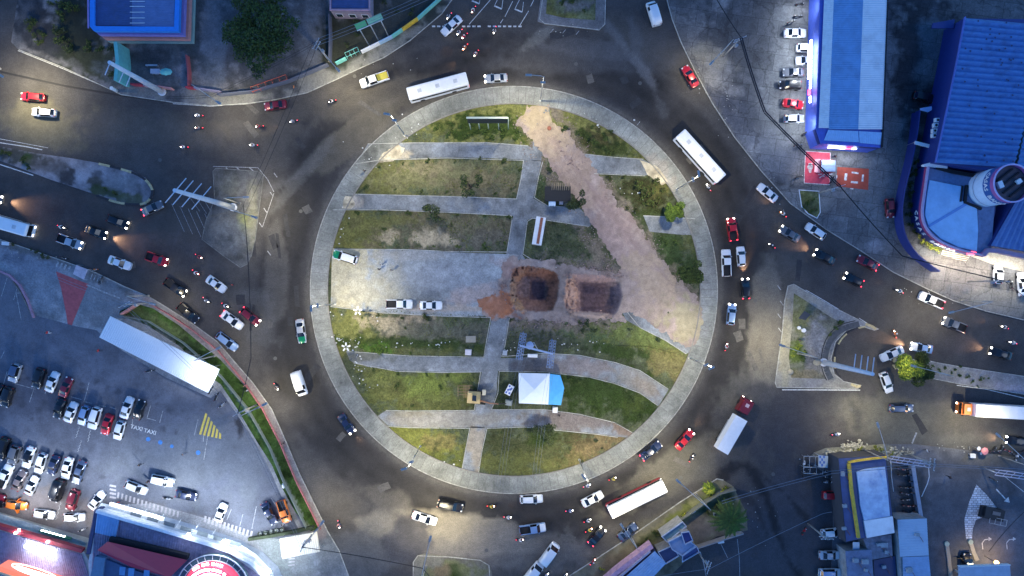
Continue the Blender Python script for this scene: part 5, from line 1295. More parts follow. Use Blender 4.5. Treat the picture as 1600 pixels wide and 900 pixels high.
for a in (
 (1248, 9, 10, 'parked nearest the top edge before the blue store', 'black'), (1245, 27, 0, 'parked between others before the blue store', 'grey'), (1234, 36, 20, 'parked just above the first white sedan', 'black'),
 (1257, 208, 30, 'parked close to the blue facade corner', 'black'), (1245, 228, 10, 'parked left of the red painted pad', 'grey'), (1246, 277, 20, 'parked at the lower left of the red pad', 'black'), (1298, 282, 60, 'parked between the two red pads', 'black'),
 (104, 403, -20, 'parked on the verge above the zebra stub', 'black'), (151, 421, 0, 'parked right of the pink market tarp', 'orange'), (160, 438, 70, 'parked below the others at the market tarp', 'grey'),
 (331, 609, 60, 'parked under the lower corner of the long canopy', 'black'), (340, 619, 65, 'parked second beside the long canopy corner', 'black'), (349, 632, 40, 'parked outermost beside the long canopy corner', 'silver'),
 (237, 579, 10, 'parked by the lower edge of the long canopy', 'black'), (264, 777, -8, 'stopped under the white car in the car park', 'silver'), (132, 826, 20, 'parked by the dark wall beside the shop facade', 'white'),
 (1254, 828, 60, 'parked on the dark yard left of the white hatchback', 'red'), (1254, 724, 80, 'parked beside the blue tiled stall', 'white'), (1253, 739, 90, 'parked below the blue tiled stall', 'black'),
 (1576, 444, 95, 'parked between the two white cars in the east', 'black'), (1500, 870, 0, 'parked near the canopy of the filling station', 'black'), (1549, 748, -30, 'parked above the painted arrow in the southeast', 'black')):
 moto(a[0], a[1], a[2], a[3], a[4], rider=False, on=False, z=.13)
rr = random.Random(3)
for i in range(6):
 moto(1290 + (i % 2) * 10, 735 + (i // 2) * 8.5, 175 + rr.uniform(-12, 12), '', ['black', 'white', 'grey', 'black', 'silver', 'black'][i], rider=False, on=False, z=.13, group='motorcycles parked above the red hatchback',
   lab='small motorcycle parked in the pair of columns above the bright red hatchback')
for i in range(9):
 for j in range(2):
  if (i, j) in ((3, 0), (6, 1)): continue
  moto(1404 + i * 1.4 + j * 15, 722 + i * 9.5, -5 + rr.uniform(-14, 14), '', rr.choice(['black', 'black', 'grey', 'dark red', 'navy']), rider=False, on=False, z=.13, group='motorcycles in the long parking rows',
    lab='motorcycle standing in the two rows between the blue roof and the white strip')
for a in (
 (571, 268, 70, 'person in dark clothes walking on the northwest roundabout pavement', 'black', 'black'), (597, 414, 60, 'person in pale top standing on the plaza near the green car', 'white', 'denim'),
 (594, 421, 80, 'person in black standing lowest of the pair on the plaza', 'black', 'black'), (613, 422, 200, 'person in dark top standing apart on the plaza', 'grey', 'black'),
 (873, 648, 40, 'person in black standing below the blue and white tent', 'black', 'black'), (366, 445, 90, 'person in red walking among the cars of the west queue', 'red', 'black'),
 (445, 816, 0, 'person walking near the orange pickup in the car park', 'white', 'denim'), (386, 601, -40, 'person in pink top on the pavement above the grass bank', 'pink', 'denim'),
 (389, 609, -50, 'person in white top on the pavement above the grass bank', 'white', 'denim'), (445, 691, -60, 'person in black walking along the southwest pavement', 'black', 'black'),
 (223, 724, 30, 'person in black crossing the car park above the white hatchback', 'black', 'black'), (291, 707, 20, 'person in dark top near the yellow hatched box', 'grey', 'denim'),
 (236, 750, 10, 'person standing by the tail of the white car in the car park', 'black', 'denim'), (190, 782, 100, 'person in red top standing on the shop crossing', 'red', 'denim'),
 (159, 547, 0, 'person in red at the upper left corner of the long canopy', 'red', 'black'), (80, 519, 0, 'person in red cap top by the painted triangle', 'red', 'white'),
 (1376, 745, 0, 'person in dark top walking between the dark roofs', 'black', 'black'), (1443, 702, 30, 'person in white top walking on the southeast pavement', 'white', 'black'),
 (1526, 706, 0, 'person in white top nearest the pink parasol', 'white', 'denim'), (1275, 226, 0, 'person on the pavement below the lit blue facade', 'black', 'black'),
 (1300, 246, 30, 'person in black by the corner of the red kiosk', 'black', 'denim'), (1245, 531, 40, 'person in black standing among the plants of the triangular island', 'black', 'black'),
 (462, 139, 20, 'person in orange top at the end of the orange railing', 'orange', 'denim'), (1478, 743, 0, 'person walking on the wide southeast forecourt', 'black', 'black')):
 person(a[0], a[1], a[2], a[3], a[4], a[5], z=.15 if 480 < a[0] < 1110 else .14)
# ---------------------------------------------------------------- buildings
def ribbed(b, A, Bq, Cq, Dq, pitch=.5, h=.07, z=None, kind='wave'):
 """corrugated sheet between edge A-B and edge D-C; the ribs run from AB to DC. corners: Vector"""
 A, Bq, Cq, Dq = map(Vector, (A, Bq, Cq, Dq))
 n = max(2, int(((A - Bq).length + (Dq - Cq).length) / 2 / pitch)) * 2
 vs = []; fs = []
 for i in range(n + 1):
  t = i / n; up = Vector((0, 0, h if i % 2 else 0))
  vs += [A.lerp(Bq, t) + up, Dq.lerp(Cq, t) + up]
 flip = (Bq - A).cross(Dq - A).z < 0
 for i in range(n):
  f = (2 * i, 2 * i + 2, 2 * i + 3, 2 * i + 1)
  fs.append(f[::-1] if flip else f)
 return b.add(vs, fs)
def px(pts, z): return [W(p[0], p[1], z) for p in pts]
def inset(poly, d):
 """grow (d>0) or shrink a world polygon"""
 P = [Vector((p[0], p[1])) for p in poly]
 if area2(P) < 0: P = P[::-1]
 out = []; n = len(P)
 for i in range(n):
  a, p, c = P[i - 1], P[i], P[(i + 1) % n]
  d1 = (p - a).normalized(); d2 = (c - p).normalized()
  n1 = Vector((d1.y, -d1.x)); n2 = Vector((d2.y, -d2.x)); m = (n1 + n2)
  if m.length < .1: m = n1
  m.normalize(); out.append(p + m * d / max(.35, m.dot(n1)))
 return out
def glyphs(txt, size, fn, m, name, parent, depth=.04, bold=.0, step=None):
 """lettering placed letter by letter: fn(i) -> (origin, right, up, out)"""
 b = MB()
 dg = None
 for i, ch in enumerate(txt):
  if ch == ' ': continue
  cu = bpy.data.curves.new('g', 'FONT'); cu.body = ch; cu.size = size; cu.extrude = depth; cu.offset = bold; cu.align_x = 'CENTER'; cu.resolution_u = 1
  to = bpy.data.objects.new('g', cu); link(to)
  dg = bpy.context.evaluated_depsgraph_get()
  me = bpy.data.meshes.new_from_object(to.evaluated_get(dg)); bpy.data.objects.remove(to)
  o, r, u, nrm = fn(i)
  b.add([o + r * v.co.x + u * v.co.y + nrm * v.co.z for v in me.vertices], [tuple(p.vertices) for p in me.polygons])
  bpy.data.meshes.remove(me)
 return b.build(name, m, parent)
M_WALLG = mat('render_grey', (.30, .30, .30), .85, var=.2, grime=.4, gscale=.5)
M_ROOFB = mat('blue_sheet_roof', (.13, .30, .54), .45, metal=.2, var=.14, scale=.6, grime=.25, grime_col=(.05, .08, .14), gscale=.4)
M_ROOFP = mat('pale_sheet_roof', (.66, .70, .74), .45, metal=.2, var=.10, scale=.5, grime=.25, grime_col=(.2, .23, .3), gscale=.3)
M_ROOFS = mat('sky_membrane_roof', (.34, .55, .78), .6, var=.10, scale=.8, grime=.3, grime_col=(.12, .25, .48), gscale=.3)
M_ROOFD = mat('dark_blue_roof', (.045, .075, .20), .55, var=.2, scale=.8, grime=.3, gscale=.5)
M_BLUEW = mat('royal_blue_wall', (.020, .035, .17), .5, var=.1)
M_NAVY = mat('navy_panel', (.03, .045, .12), .6, var=.15)
M_WHITE = mat('white_paint', (.72, .73, .74), .6, var=.1, grime=.3, grime_col=(.4, .42, .45))
M_PURP = mat('purple_paint', (.24, .20, .52), .7, var=.12)
M_SALM = mat('salmon_paint', (.55, .24, .22), .75, var=.15)
M_CYAN = mat('bright_blue_paint', (.03, .24, .70), .6, var=.1)
M_TEAL = mat('teal_paint', (.16, .48, .42), .7, var=.15)
M_MAG = mat('magenta_band', (.32, .05, .14), .5, var=.08)
M_YEL = mat('yellow_paint_trim', (.65, .42, .04), .65, var=.2, grime=.5, grime_col=(.12, .08, .03), gscale=1.2)
M_WIN = mat('window_glass', (.02, .03, .04), .15, var=0)
M_SIGNW = mat('lit_white_sign', (1, 1, 1), .5, emit=(.90, .96, 1.0), estr=5)
M_SIGNR = mat('lit_red_sign', (1, .1, .1), .5, emit=(1.0, .06, .10), estr=2.5)
M_GUT = mat('dark_gutter', (.008, .009, .014), .8)
M_REDP = mat('red_paint', (.42, .035, .05), .6, var=.12)
M_RUST = mat('rust', (.22, .08, .05), .85, var=.4, scale=3)
def windows_on(parent, p0, p1, z0, z1, n, w, off=.06):
 p0 = Vector(p0); p1 = Vector(p1); d = (p1 - p0); L = d.length; d.normalize(); nn = Vector((d.y, -d.x, 0))
 for i in range(n):
  c = p0 + d * L * (i + .5) / n; a = math.atan2(d.y, d.x)
  b = MB(); b.box((c.x + nn.x * off / 2, c.y + nn.y * off / 2, (z0 + z1) / 2), (w + .16, off, z1 - z0 + .16), a)
  f = b.build('window', M_WHITE, parent)
  b = MB(); b.box((c.x + nn.x * (off / 2 + .02), c.y + nn.y * (off / 2 + .02), (z0 + z1) / 2), (w, off, z1 - z0), a)
  b.build('pane', M_WIN, f)
# 1. blue roofed building with coloured tiers, top left
Z = 6.2
o = px([(140, -45), (140, 41), (146, 48), (279, 49), (282, -45)], Z)
r_ = thing('tiered_building', 'blue roofed building with blue, purple and salmon tiers at the top left', 'building', (o[0].x, o[2].y, .12))
b = MB(); b.prism(inset(o, -.35), .12, Z - .5); b.build('wall', mat('dark_recess', (.05, .05, .09), .8), r_)
for z0, z1, g, m_, nm in ((Z - .9, Z, .0, M_CYAN, 'cornice'), (3.5, 4.5, .12, M_PURP, 'upper_band'), (1.5, 2.7, .22, M_SALM, 'lower_band'), (.12, 1.0, .3, mat('pale_teal', (.22, .33, .32), .8), 'base_band')):
 b = MB(); P = inset(o, g); Q = inset(o, g - .5); n = len(P)
 if nm == 'cornice': Q = inset(o, -.9)
 vs = [(p.x, p.y, z0) for p in P] + [(p.x, p.y, z1) for p in P] + [(p.x, p.y, z1) for p in Q] + [(p.x, p.y, z0) for p in Q]
 fs = []
 for i in range(n):
  j = (i + 1) % n
  fs += [(i, j, n + j, n + i), (n + i, n + j, 2 * n + j, 2 * n + i), (2 * n + i, 2 * n + j, 3 * n + j, 3 * n + i)]
 b.add(vs, fs); b.build(nm, m_, r_)
q = px([(143, -45), (206, -45), (206, 40), (143, 40)], 5.75)
b = MB(); ribbed(b, q[0], q[3], q[2], q[1], .45, .06); b.build('roof', M_ROOFD, r_)
q = px([(206.3, -45), (274, -45), (272, 43), (206.3, 40)], 5.75)
b = MB(); ribbed(b, q[0], q[3], q[2], q[1], .45, .06); b.build('roof', mat('mid_blue_roof', (.12, .17, .33), .5, var=.15, scale=.7), r_)
b = MB()
for yy in (-6, 2, 10, 19, 28, 36):
 a = W(203, yy, 5.9); c = W(226, yy + 1, 5.9); b.box(((a.x + c.x) / 2, a.y, 5.9), (c.x - a.x, .10, .08))
b.build('roof_seams', M_WHITE, r_)
b = MB(); a = px([(137, -45), (138, 44)], Z); b.tube([a[0], a[1]], .16, 4); b.build('side_trim', M_PURP, r_)
# 2. small blue roofed building
Z = 4.3
o = px([(516, -45), (516, 16), (577, 18), (577, -45)], Z)
r_ = thing('small_building', 'small building with blue roof and pink parapet at the top edge', 'building', (o[1].x, o[1].y, .12))
b = MB(); b.prism(o, .12, Z - .3); b.build('wall', mat('dusty_pink_wall', (.25, .20, .24), .85, var=.2), r_)
b = MB(); strip_wall(b, [(516, -45), (516, 15), (577, 15), (577, -45)], .28, Z - .32, Z, zpix=Z); b.build('parapet', mat('pink_parapet', (.46, .28, .34), .7), r_)
q = px([(518, -45), (575, -45), (575, 13), (518, 13)], Z - .25); b = MB(); ribbed(b, q[0], q[3], q[2], q[1], .45, .06); b.build('roof', M_ROOFD, r_)
windows_on(r_, (o[1].x, o[1].y, 0), (o[2].x, o[2].y, 0), 1.2, 2.6, 3, 1.2)
# 3. long store with lit blue facade
Z = 5.5
o = px([(1284, -60), (1276, 200), (1284, 224), (1377, 230), (1391, -60)], Z)
r_ = thing('long_store', 'long store with blue and pale roof strips and a brightly lit blue facade', 'shop', (o[0].x, o[3].y, .12))
b = MB(); b.prism(o, .12, Z - .3, bottom=False); b.build('wall', mat('lit_blue_facade', (.07, .12, .50), .5, var=.12), r_)
for (x0, x1, x2, x3, m_, nm) in ((1290, 1305, 1295, 1279, M_WHITE, 'canopy_strip'), (1305, 1351, 1341, 1294.5, M_ROOFB, 'roof'), (1351, 1391, 1379, 1341, M_ROOFP, 'roof')):
 yb = 200 if nm != 'roof' else 202
 q = px([(x0, -60), (x1, -60), (x2, yb), (x3, yb)], Z); b = MB(); ribbed(b, q[0], q[3], q[2], q[1], .42, .05); b.build(nm, m_, r_)
for q in ([(1294, 203), (1341, 205), (1343, 222), (1288, 219)], [(1342, 205), (1378, 207), (1377, 226), (1344, 223)]):
 q = px(q, Z); q[2].z -= .2; q[3].z -= .2
 b = MB(); ribbed(b, q[0], q[1], q[2], q[3], .42, .05); b.build('hip_roof', mat('light_blue_hip', (.30, .48, .72), .5, var=.1), r_)
b = MB(); strip_wall(b, [(1389, -60), (1378.5, 230)], .25, Z - .4, Z + .12, zpix=Z); b.build('gutter', M_GUT, r_)
b = MB(); strip_wall(b, [(1276, 200), (1284, 222), (1377, 229)], .35, Z - 1.6, Z - .6, zpix=Z); b.build('fascia', M_BLUEW, r_)
rg = random.Random(5)
b = MB()
y = 62.0
while y < 158:
 L = rg.uniform(2.2, 4.2)
 if not (136 < y < 148):
  for dx, dz in ((0, 3.7), (.0, 2.7)):
   if dz == 2.7 and not (64 < y < 120): continue
   w = W(1273.5 + (200 - y) * .012, y, 4.6)
   b.box((w.x - .62, w.y, dz), (.16, L * S, .62 if dz > 3 else .5))
 y += L + 1.4
b.build('sign_letters', M_SIGNW, r_)
b = MB(); w = W(1272, 142, 4.4); b.box((w.x - .6, w.y, 3.6), (.2, 1.1, .8)); b.build('sign_panel', M_SIGNR, r_)
b = MB()
for i in range(7):
 w = W(1298 + i * 3.8, 226 + i * .25, 4.2); b.box((w.x, w.y - .42, 3.6), (.42, .14, .6))
for i in range(2):
 w = W(1335 + i * 3.5, 228.5, 4.2); b.box((w.x, w.y - .42, 3.6), (.36, .14, .5))
b.build('sign_letters', M_SIGNW, r_)
b = MB(); w = W(1329.5, 228, 4.2); b.box((w.x, w.y - .42, 3.6), (1.1, .16, .62)); b.build('sign_panel', M_SIGNR, r_)
for yy in (5, 60, 110, 150, 192):
 w = W(1271, yy, 4.8); spot((w.x - 1.3, w.y, 4.6), 900, COOL, 160, 1, .2, target=(w.x - 4.2, w.y, 0), parent=r_)
for yy in (8, 192):
 w = W(1274, yy, 5); spot((w.x - 1.6, w.y, 5.4), 500, COOL, 120, 1, .1, target=(w.x + .5, w.y, 2.0), parent=r_)
for xx in (1300, 1335):
 w = W(xx, 234, 4.6); spot((w.x, w.y - .9, 4.4), 420, COOL, 160, 1, .2, target=(w.x, w.y - 2.6, 0), parent=r_)
# 4. big ribbed warehouse
Z = 6.5
o = px([(1507, 28), (1495, 92), (1480, 165), (1462, 253), (1545, 266), (1582, 262), (1600, 170), (1680, 175), (1690, 30)], Z)
r_ = thing('ribbed_warehouse', 'large warehouse with ribbed royal blue roof at the upper right', 'warehouse', (o[3].x, o[3].y, .12))
b = MB(); b.prism(o, .12, Z - .25); b.build('wall', M_BLUEW, r_)
q = px([(1507, 28), (1690, 30), (1665, 275), (1462, 254)], Z)
q2 = px([(1507, 28), (1700, 33), (1583, 262), (1462, 254)], Z)
b = MB(); ribbed(b, q2[0], q2[3], q2[2], W(1640, 40, Z), 1.13, .42); b.build('roof', mat('royal_ribbed_roof', (.07, .19, .44), .5, metal=.15, var=.12, scale=1.2, grime=.6, grime_col=(.04, .08, .2), gscale=.5), r_)
rv = random.Random(6); b = MB()
for _ in range(46):
 x = rv.uniform(1500, 1600); y = rv.uniform(34, 258)
 if x < 1510 - (y - 28) * .2: continue
 w = W(x, y, Z); b.box((w.x, w.y, Z + .44), (.26, .3, .08), rv.uniform(0, 1))
b.build('roof_fixings', M_NAVY, r_)
q3 = px([(1636, 40), (1700, 40), (1700, 270), (1588, 262)], Z); b = MB(); ribbed(b, q3[0], q3[3], q3[2], q3[1], 1.13, .28); b.build('roof', MATS['royal_ribbed_roof'], r_)
b = MB(); strip_wall(b, [(1507, 27), (1495, 92), (1480, 165), (1461, 254)], .12, Z - .1, Z + .4, zpix=Z); b.build('edge_flashing', mat('blue_flashing', (.10, .16, .5), .5), r_)
b = MB(); q = px([(1458, 36), (1492, 30), (1490, 44), (1456, 44)], 4.0); b.prism(q, 3.7, 4.0, bottom=True); b.build('side_canopy', M_BLUEW, r_)
for i, (x, y) in enumerate(((1465, 188), (1462.5, 196), (1460.5, 204.5), (1460, 212))):
 w = W(x, y, 4.5); t = thing('air_conditioner', 'white air conditioner box on the wall bracket of the ribbed warehouse', 'air conditioner', (w.x - .1, w.y, 4.1), group='air conditioners on the warehouse wall')
 b = MB(); b.box((w.x - .1, w.y, 4.45), (.9, .8, .7)); b.build('casing', M_WHITE, t)
 b = MB(); b.cyl((w.x - .1, w.y, 4.8), .26, .03, 12); b.build('fan_grille', M_PLAST, t)
 b = MB(); b.box((w.x + .35, w.y, 4.07), (1.2, .6, .06)); b.build('bracket', M_GALV, t)
# adjoining awning block between warehouse and curved shop
r_ = thing('service_canopy', 'small pale awning against the blue warehouse wall above the dark planting', 'awning', tuple(W(1440, 228, 3)))
b = MB(); q = px([(1430, 220), (1455, 226), (1456, 232), (1452, 231), (1429, 225)], 3.2); b.prism(q, 3.05, 3.2, bottom=True); b.build('roof', M_WHITE, r_)
for x, y in ((1430, 222), (1454, 229)):
 b = MB(); w = W(x, y, 3.0); b.tube([(w.x, w.y, .12), (w.x, w.y, 3.05)], .05, 6); b.build('post', M_GALV, r_)
b = MB(); q = px([(1438, 169), (1456, 166), (1456, 172), (1450, 175), (1438, 172)], 3.2)
t = thing('service_canopy', 'small pale awning just below the black car in the dark yard', 'awning', tuple(W(1446, 170, 3)))
b.prism(q, 3.05, 3.2, bottom=True); b.build('roof', mat('pale_blue_sheet', (.3, .4, .62), .6), t)
b = MB(); w = W(1440, 171, 3.0); b.tube([(w.x, w.y, .12), (w.x, w.y, 3.05)], .05, 6); b.build('post', M_GALV, t)
# curved blue boundary wall
b = MB(); cw = smooth_poly([(1438, 172), (1433, 215), (1424, 258), (1413, 300), (1409, 335), (1414, 368), (1430, 394), (1452, 413), (1469, 424)], 2, False)
strip_wall(b, cw, .22, .12, 2.9, zpix=2.9)
tag(b.build('boundary_wall', M_BLUEW), 'long curved royal blue boundary wall round the curved shop', 'wall')
# curved shop with lettering
Z = 4.6
outer = smooth_poly([(1452, 257), (1446, 300), (1441, 335), (1448, 358), (1468, 377), (1500, 390), (1538, 399)], 2, False)
poly = outer + [(1546, 392), (1560, 330), (1560, 275)]
o = px(poly, Z)
r_ = thing('curved_shop', 'shop with sky blue roof and curved blue fascia carrying white lettering', 'shop', (o[0].x, o[10].y, .12))
b = MB(); b.prism(inset(o, -.1), .12, Z - .7); b.build('wall', M_BLUEW, r_)
b = MB(); strip_wall(b, outer, .3, Z - .7, Z, zpix=Z); b.build('parapet', mat('lilac_parapet', (.42, .36, .55), .6), r_)
b = MB(); strip_wall(b, [(p[0] - .0, p[1]) for p in outer], .42, Z - 1.15, Z - .55, zpix=Z); b.build('magenta_band', M_MAG, r_)
b = MB(); b.add([(p.x, p.y, Z - .55) for p in px([(1453, 262), (1560, 282), (1552, 392), (1538, 396), (1500, 387), (1470, 374), (1450, 355), (1444, 335), (1448, 300)], Z)], [tuple(range(9))[::-1]]); b.build('deck', mat('grey_blue_deck', (.14, .19, .32), .7, var=.25, scale=1), r_)
b = MB(); q = px([(1454, 281), (1504, 291), (1502, 312), (1528, 326), (1530, 360), (1528, 392), (1500, 386), (1472, 373), (1453, 355), (1447, 335), (1450, 305)], Z)
b.prism(q, Z - .5, Z - .3); b.build('roof', M_ROOFS, r_)
b = MB()
for a_, c_ in (((1453, 353), (1512, 318)),):
 p0, p1 = W(*a_, Z), W(*c_, Z); b.box(((p0.x + p1.x) / 2, (p0.y + p1.y) / 2, Z - .24), ((p1 - p0).length, .45, .12), math.atan2(p1.y - p0.y, p1.x - p0.x))
b.build('roof_ridge', mat('ridge_blue', (.15, .30, .6), .6), r_)
b = MB(); strip_wall(b, [(1465, 261), (1490, 268), (1525, 274)], .7, Z - .52, Z - .2, zpix=Z); strip_wall(b, [(1505, 290), (1502, 315)], .35, Z - .52, Z - .15, zpix=Z); strip_wall(b, [(1512, 289), (1509, 316), (1535, 326)], .5, Z - .52, Z - .12, zpix=Z); b.build('roof_gutter', M_GUT, r_)
b = MB(); q = px([(1442, 257), (1453, 254), (1480, 259), (1480, 263), (1453, 260), (1443, 260)], Z); b.prism(q, Z - .6, Z + .1); b.build('coping', M_WHITE, r_)
oo = [W(p[0], p[1], Z) for p in outer]
cum = [0]
for a_, c_ in zip(oo[:-1], oo[1:]): cum.append(cum[-1] + (c_ - a_).length)
def along(s_):
 for i in range(len(cum) - 1):
  if s_ <= cum[i + 1] or i == len(cum) - 2:
   t = (s_ - cum[i]) / (cum[i + 1] - cum[i]); d = (oo[i + 1] - oo[i]).normalized()
   return oo[i].lerp(oo[i + 1], t), d
def fpos(i):
 p, d = along(9.3 + i * 1.12); nn = Vector((d.y, -d.x, 0))
 if nn.x > .3: nn = -nn
 slope = Vector((0, 0, 1))
 return Vector((p.x, p.y, Z - 2.35)) + nn * .24, d, slope, nn
glyphs('CASAS BAHIA', 1.35, fpos, M_WHITE, 'lettering', r_, .05, .02)
for s_, pw in ((17.5, 700), (20, 900), (23, 900)):
 p, d = along(s_); nn = Vector((d.y, -d.x, 0)); nn = nn if nn.y < 0 else -nn
 spot(tuple(Vector((p.x, p.y, Z - .4)) + nn * 1.0), pw, (1, .93, .78), 165, 1, .2, target=tuple(Vector((p.x, p.y, 0)) + nn * 2.5), parent=r_)
b = MB(); w = W(1523, 393, Z); b.ball((w.x, w.y - .3, Z - .9), 1.0, .45, .5, 12, 6); b.build('sign_lamp', M_SIGNR, r_)
# tower
tw = W(1583, 286, 11.5); cx_, cy_ = tw.x, tw.y; Rr_ = 3.55
r_ = thing('round_tower', 'round white tower with blue lettering band and magenta rim beside the curved shop', 'tower', (cx_, cy_, .12))
def ringw(b, r, z0, z1, n=48, r1=None, thick=None):
 r1 = r if r1 is None else r1
 vs = []; fs = []
 for i in range(n):
  a = 2 * math.pi * i / n
  vs += [(cx_ + r * math.cos(a), cy_ + r * math.sin(a), z0), (cx_ + r1 * math.cos(a), cy_ + r1 * math.sin(a), z1)]
  if thick: vs += [(cx_ + (r1 - thick) * math.cos(a), cy_ + (r1 - thick) * math.sin(a), z1), (cx_ + (r - thick) * math.cos(a), cy_ + (r - thick) * math.sin(a), z0)]
 k = 4 if thick else 2
 for i in range(n):
  j = (i + 1) % n
  fs.append((i * k, j * k, j * k + 1, i * k + 1))
  if thick: fs += [(i * k + 1, j * k + 1, j * k + 2, i * k + 2), (i * k + 2, j * k + 2, j * k + 3, i * k + 3)]
 return b.add(vs, fs, not thick)
b = MB(); ringw(b, Rr_, .12, 8.4); b.build('shaft', mat('tower_white', (.55, .66, .76), .6, var=.08), r_)
b = MB(); ringw(b, Rr_ + .06, 5.6, 5.7); b.build('joint', M_NAVY, r_)
b = MB(); ringw(b, Rr_ + .05, 8.4, 10.4); b.build('blue_band', mat('lettering_band_blue', (.03, .10, .30), .5), r_)
b = MB(); ringw(b, Rr_ + .05, 10.4, 11.45, 48, None, .18); b.build('rim_band', mat('rim_magenta', (.34, .10, .28), .5), r_)
b = MB(); ringw(b, Rr_ + .10, 11.35, 11.5, 48, None, .26); b.build('rim', mat('lilac_rim', (.5, .42, .66), .5), r_)
b = MB(); b.add([(cx_ + 3.4 * math.cos(2 * math.pi * i / 32), cy_ + 3.4 * math.sin(2 * math.pi * i / 32), 10.3) for i in range(32)], [tuple(range(32))]); b.build('deck', mat('tower_deck', (.10, .085, .10), .8, var=.3), r_)
for i in range(4):
 b = MB(); t = (i - 1.5) * 1.25; b.box((cx_ + .3 - t * .62, cy_ + .2 - t * -.78, 10.55), (5.2 - abs(i - 1.5), .28, .3), math.radians(38)); b.build('roof_beam', M_GUT, r_)
b = MB(); b.box((cx_ - 1.9, cy_ - .2, 10.7), (.9, 1.3, .7), .4); b.build('equipment_box', M_WHITE, r_)
b = MB(); b.box((cx_ + 1.5, cy_ + .4, 10.9), (.9, .8, .5), .6); b.build('equipment_box', M_WHITE, r_)
def tpos(i):
 a = math.radians(146 + i * 12.2); out = Vector((math.cos(a), math.sin(a), 0))
 return Vector((cx_, cy_, 8.82)) + out * (Rr_ + .08), Vector((-out.y, out.x, 0)), Vector((0, 0, 1)), out
glyphs('CASAS BAHIA', 1.35, tpos, M_WHITE, 'lettering', r_, .03, .02)
for p0, p1 in (((1596, 306), (1608, 296)), ((1590, 313), (1603, 303))):
 pass
# dark pitched roof behind the tower, ribbed annex right below it
Z = 5.0
o = px([(1592, 306), (1548, 384), (1690, 408), (1690, 300)], Z)
r_ = thing('ribbed_annex', 'annex with diagonal ribbed blue roof right of the tower at the right edge', 'building', (o[1].x, o[1].y, .12))
b = MB(); b.prism(o, .12, Z - .3); b.build('wall', M_BLUEW, r_)
b = MB(); ribbed(b, o[0], o[3], o[2], o[1], .95, .22); b.build('roof', mat('annex_ribbed_roof', (.11, .19, .40), .5, metal=.15, var=.12, scale=1.0, grime=.4, grime_col=(.05, .08, .2), gscale=.6), r_)
b = MB(); strip_wall(b, [(1538, 399), (1545, 391), (1560, 391), (1600, 400), (1690, 420)], .8, Z - 1.4, Z - .1, zpix=Z); b.build('fascia', mat('mauve_fascia', (.30, .20, .30), .6, var=.1), r_)
for xx in (1555, 1585, 1615):
 w = W(xx, 404 + (xx - 1555) * .15, Z); spot((w.x, w.y - 1.0, Z - .6), 800, (1, .93, .80), 165, 1, .2, target=(w.x, w.y - 3.2, 0), parent=r_)
region('shop_forecourt', [(1432, 366), (1450, 358), (1480, 378), (1540, 392), (1600, 402), (1660, 414), (1660, 437), (1600, 425), (1552, 414), (1515, 400), (1508, 410), (1470, 398), (1475, 380), (1452, 365)], .16, painter((.42, .39, .32), seed=71), 4, M_CONC)
b = MB()
for i in range(6):
 p0, p1 = W(1474 - i * .8, 388 + i * 3.0), W(1513 - i * .6, 396 + i * 2.6)
 d = (p1 - p0); b.box(((p0.x + p1.x) / 2, (p0.y + p1.y) / 2, .30 - i * .02), (d.length, .16, .30 - i * .03), math.atan2(d.y, d.x))
tag(b.build('entrance_steps', mat('step_nosing', (.09, .08, .07), .8)), 'dark edged entrance steps below the curved shop front', 'steps')
# 5. white canopy of the car park
Z = 3.6
o = px([(172, 494), (343, 577), (325, 614), (155, 527)], Z)
r_ = thing('long_canopy', 'long white corrugated canopy at the edge of the car park', 'canopy', (o[0].x, o[2].y, .14))
b = MB(); ribbed(b, o[0], o[1], o[2], o[3], .42, .06); b.prism([(p.x, p.y) for p in o], Z - .22, Z - .03, top=False); b.build('roof', mat('white_canopy_sheet', (.70, .74, .77), .5, var=.04), r_)
for t in (.04, .28, .52, .76, .96):
 for q0, q1 in ((o[0], o[1]), (o[3], o[2])):
  w = q0.lerp(q1, t) * .97 + (o[0] + o[2]) * .5 * .03; b = MB(); b.tube([(w.x, w.y, .14), (w.x, w.y, Z - .2)], .07, 8); b.build('post', M_GALV, r_)
spot(tuple(W(335, 600, 9)), 3200, (.95, .98, 1), 70, 1, .4, target=tuple(W(315, 585, 3.6)))
b = MB(); q = px([(185, 498), (198, 500), (330, 566), (345, 573)], 2.2); strip_wall(b, [(187, 491), (213, 474)], .2, .14, 2.2, zpix=2.2); tag(b.build('gate_wall', M_SALM), 'short salmon wall at the upper corner of the grass bank', 'wall')
b = MB(); strip_wall(b, [(188, 493), (230, 502), (285, 536), (345, 590), (386, 640), (420, 700), (445, 760), (478, 826)], .08, .14, 1.3, zpix=1.2)
tag(b.build('mesh_fence', mat('fence_green_grey', (.2, .24, .22), .6)), 'low fence between the car park and the grass bank', 'fence')
# low red wall on the pavement side of the bank
b = MB(); strip_wall(b, [(236, 476), (264, 492), (300, 516), (340, 548), (378, 594), (410, 640), (438, 695), (462, 752), (500, 828)], .16, .12, .75, zpix=.7)
tag(b.build('low_wall', mat('faded_red_wall', (.36, .13, .13), .85, var=.35, scale=.8)), 'low faded red wall along the pavement above the grass bank', 'wall')
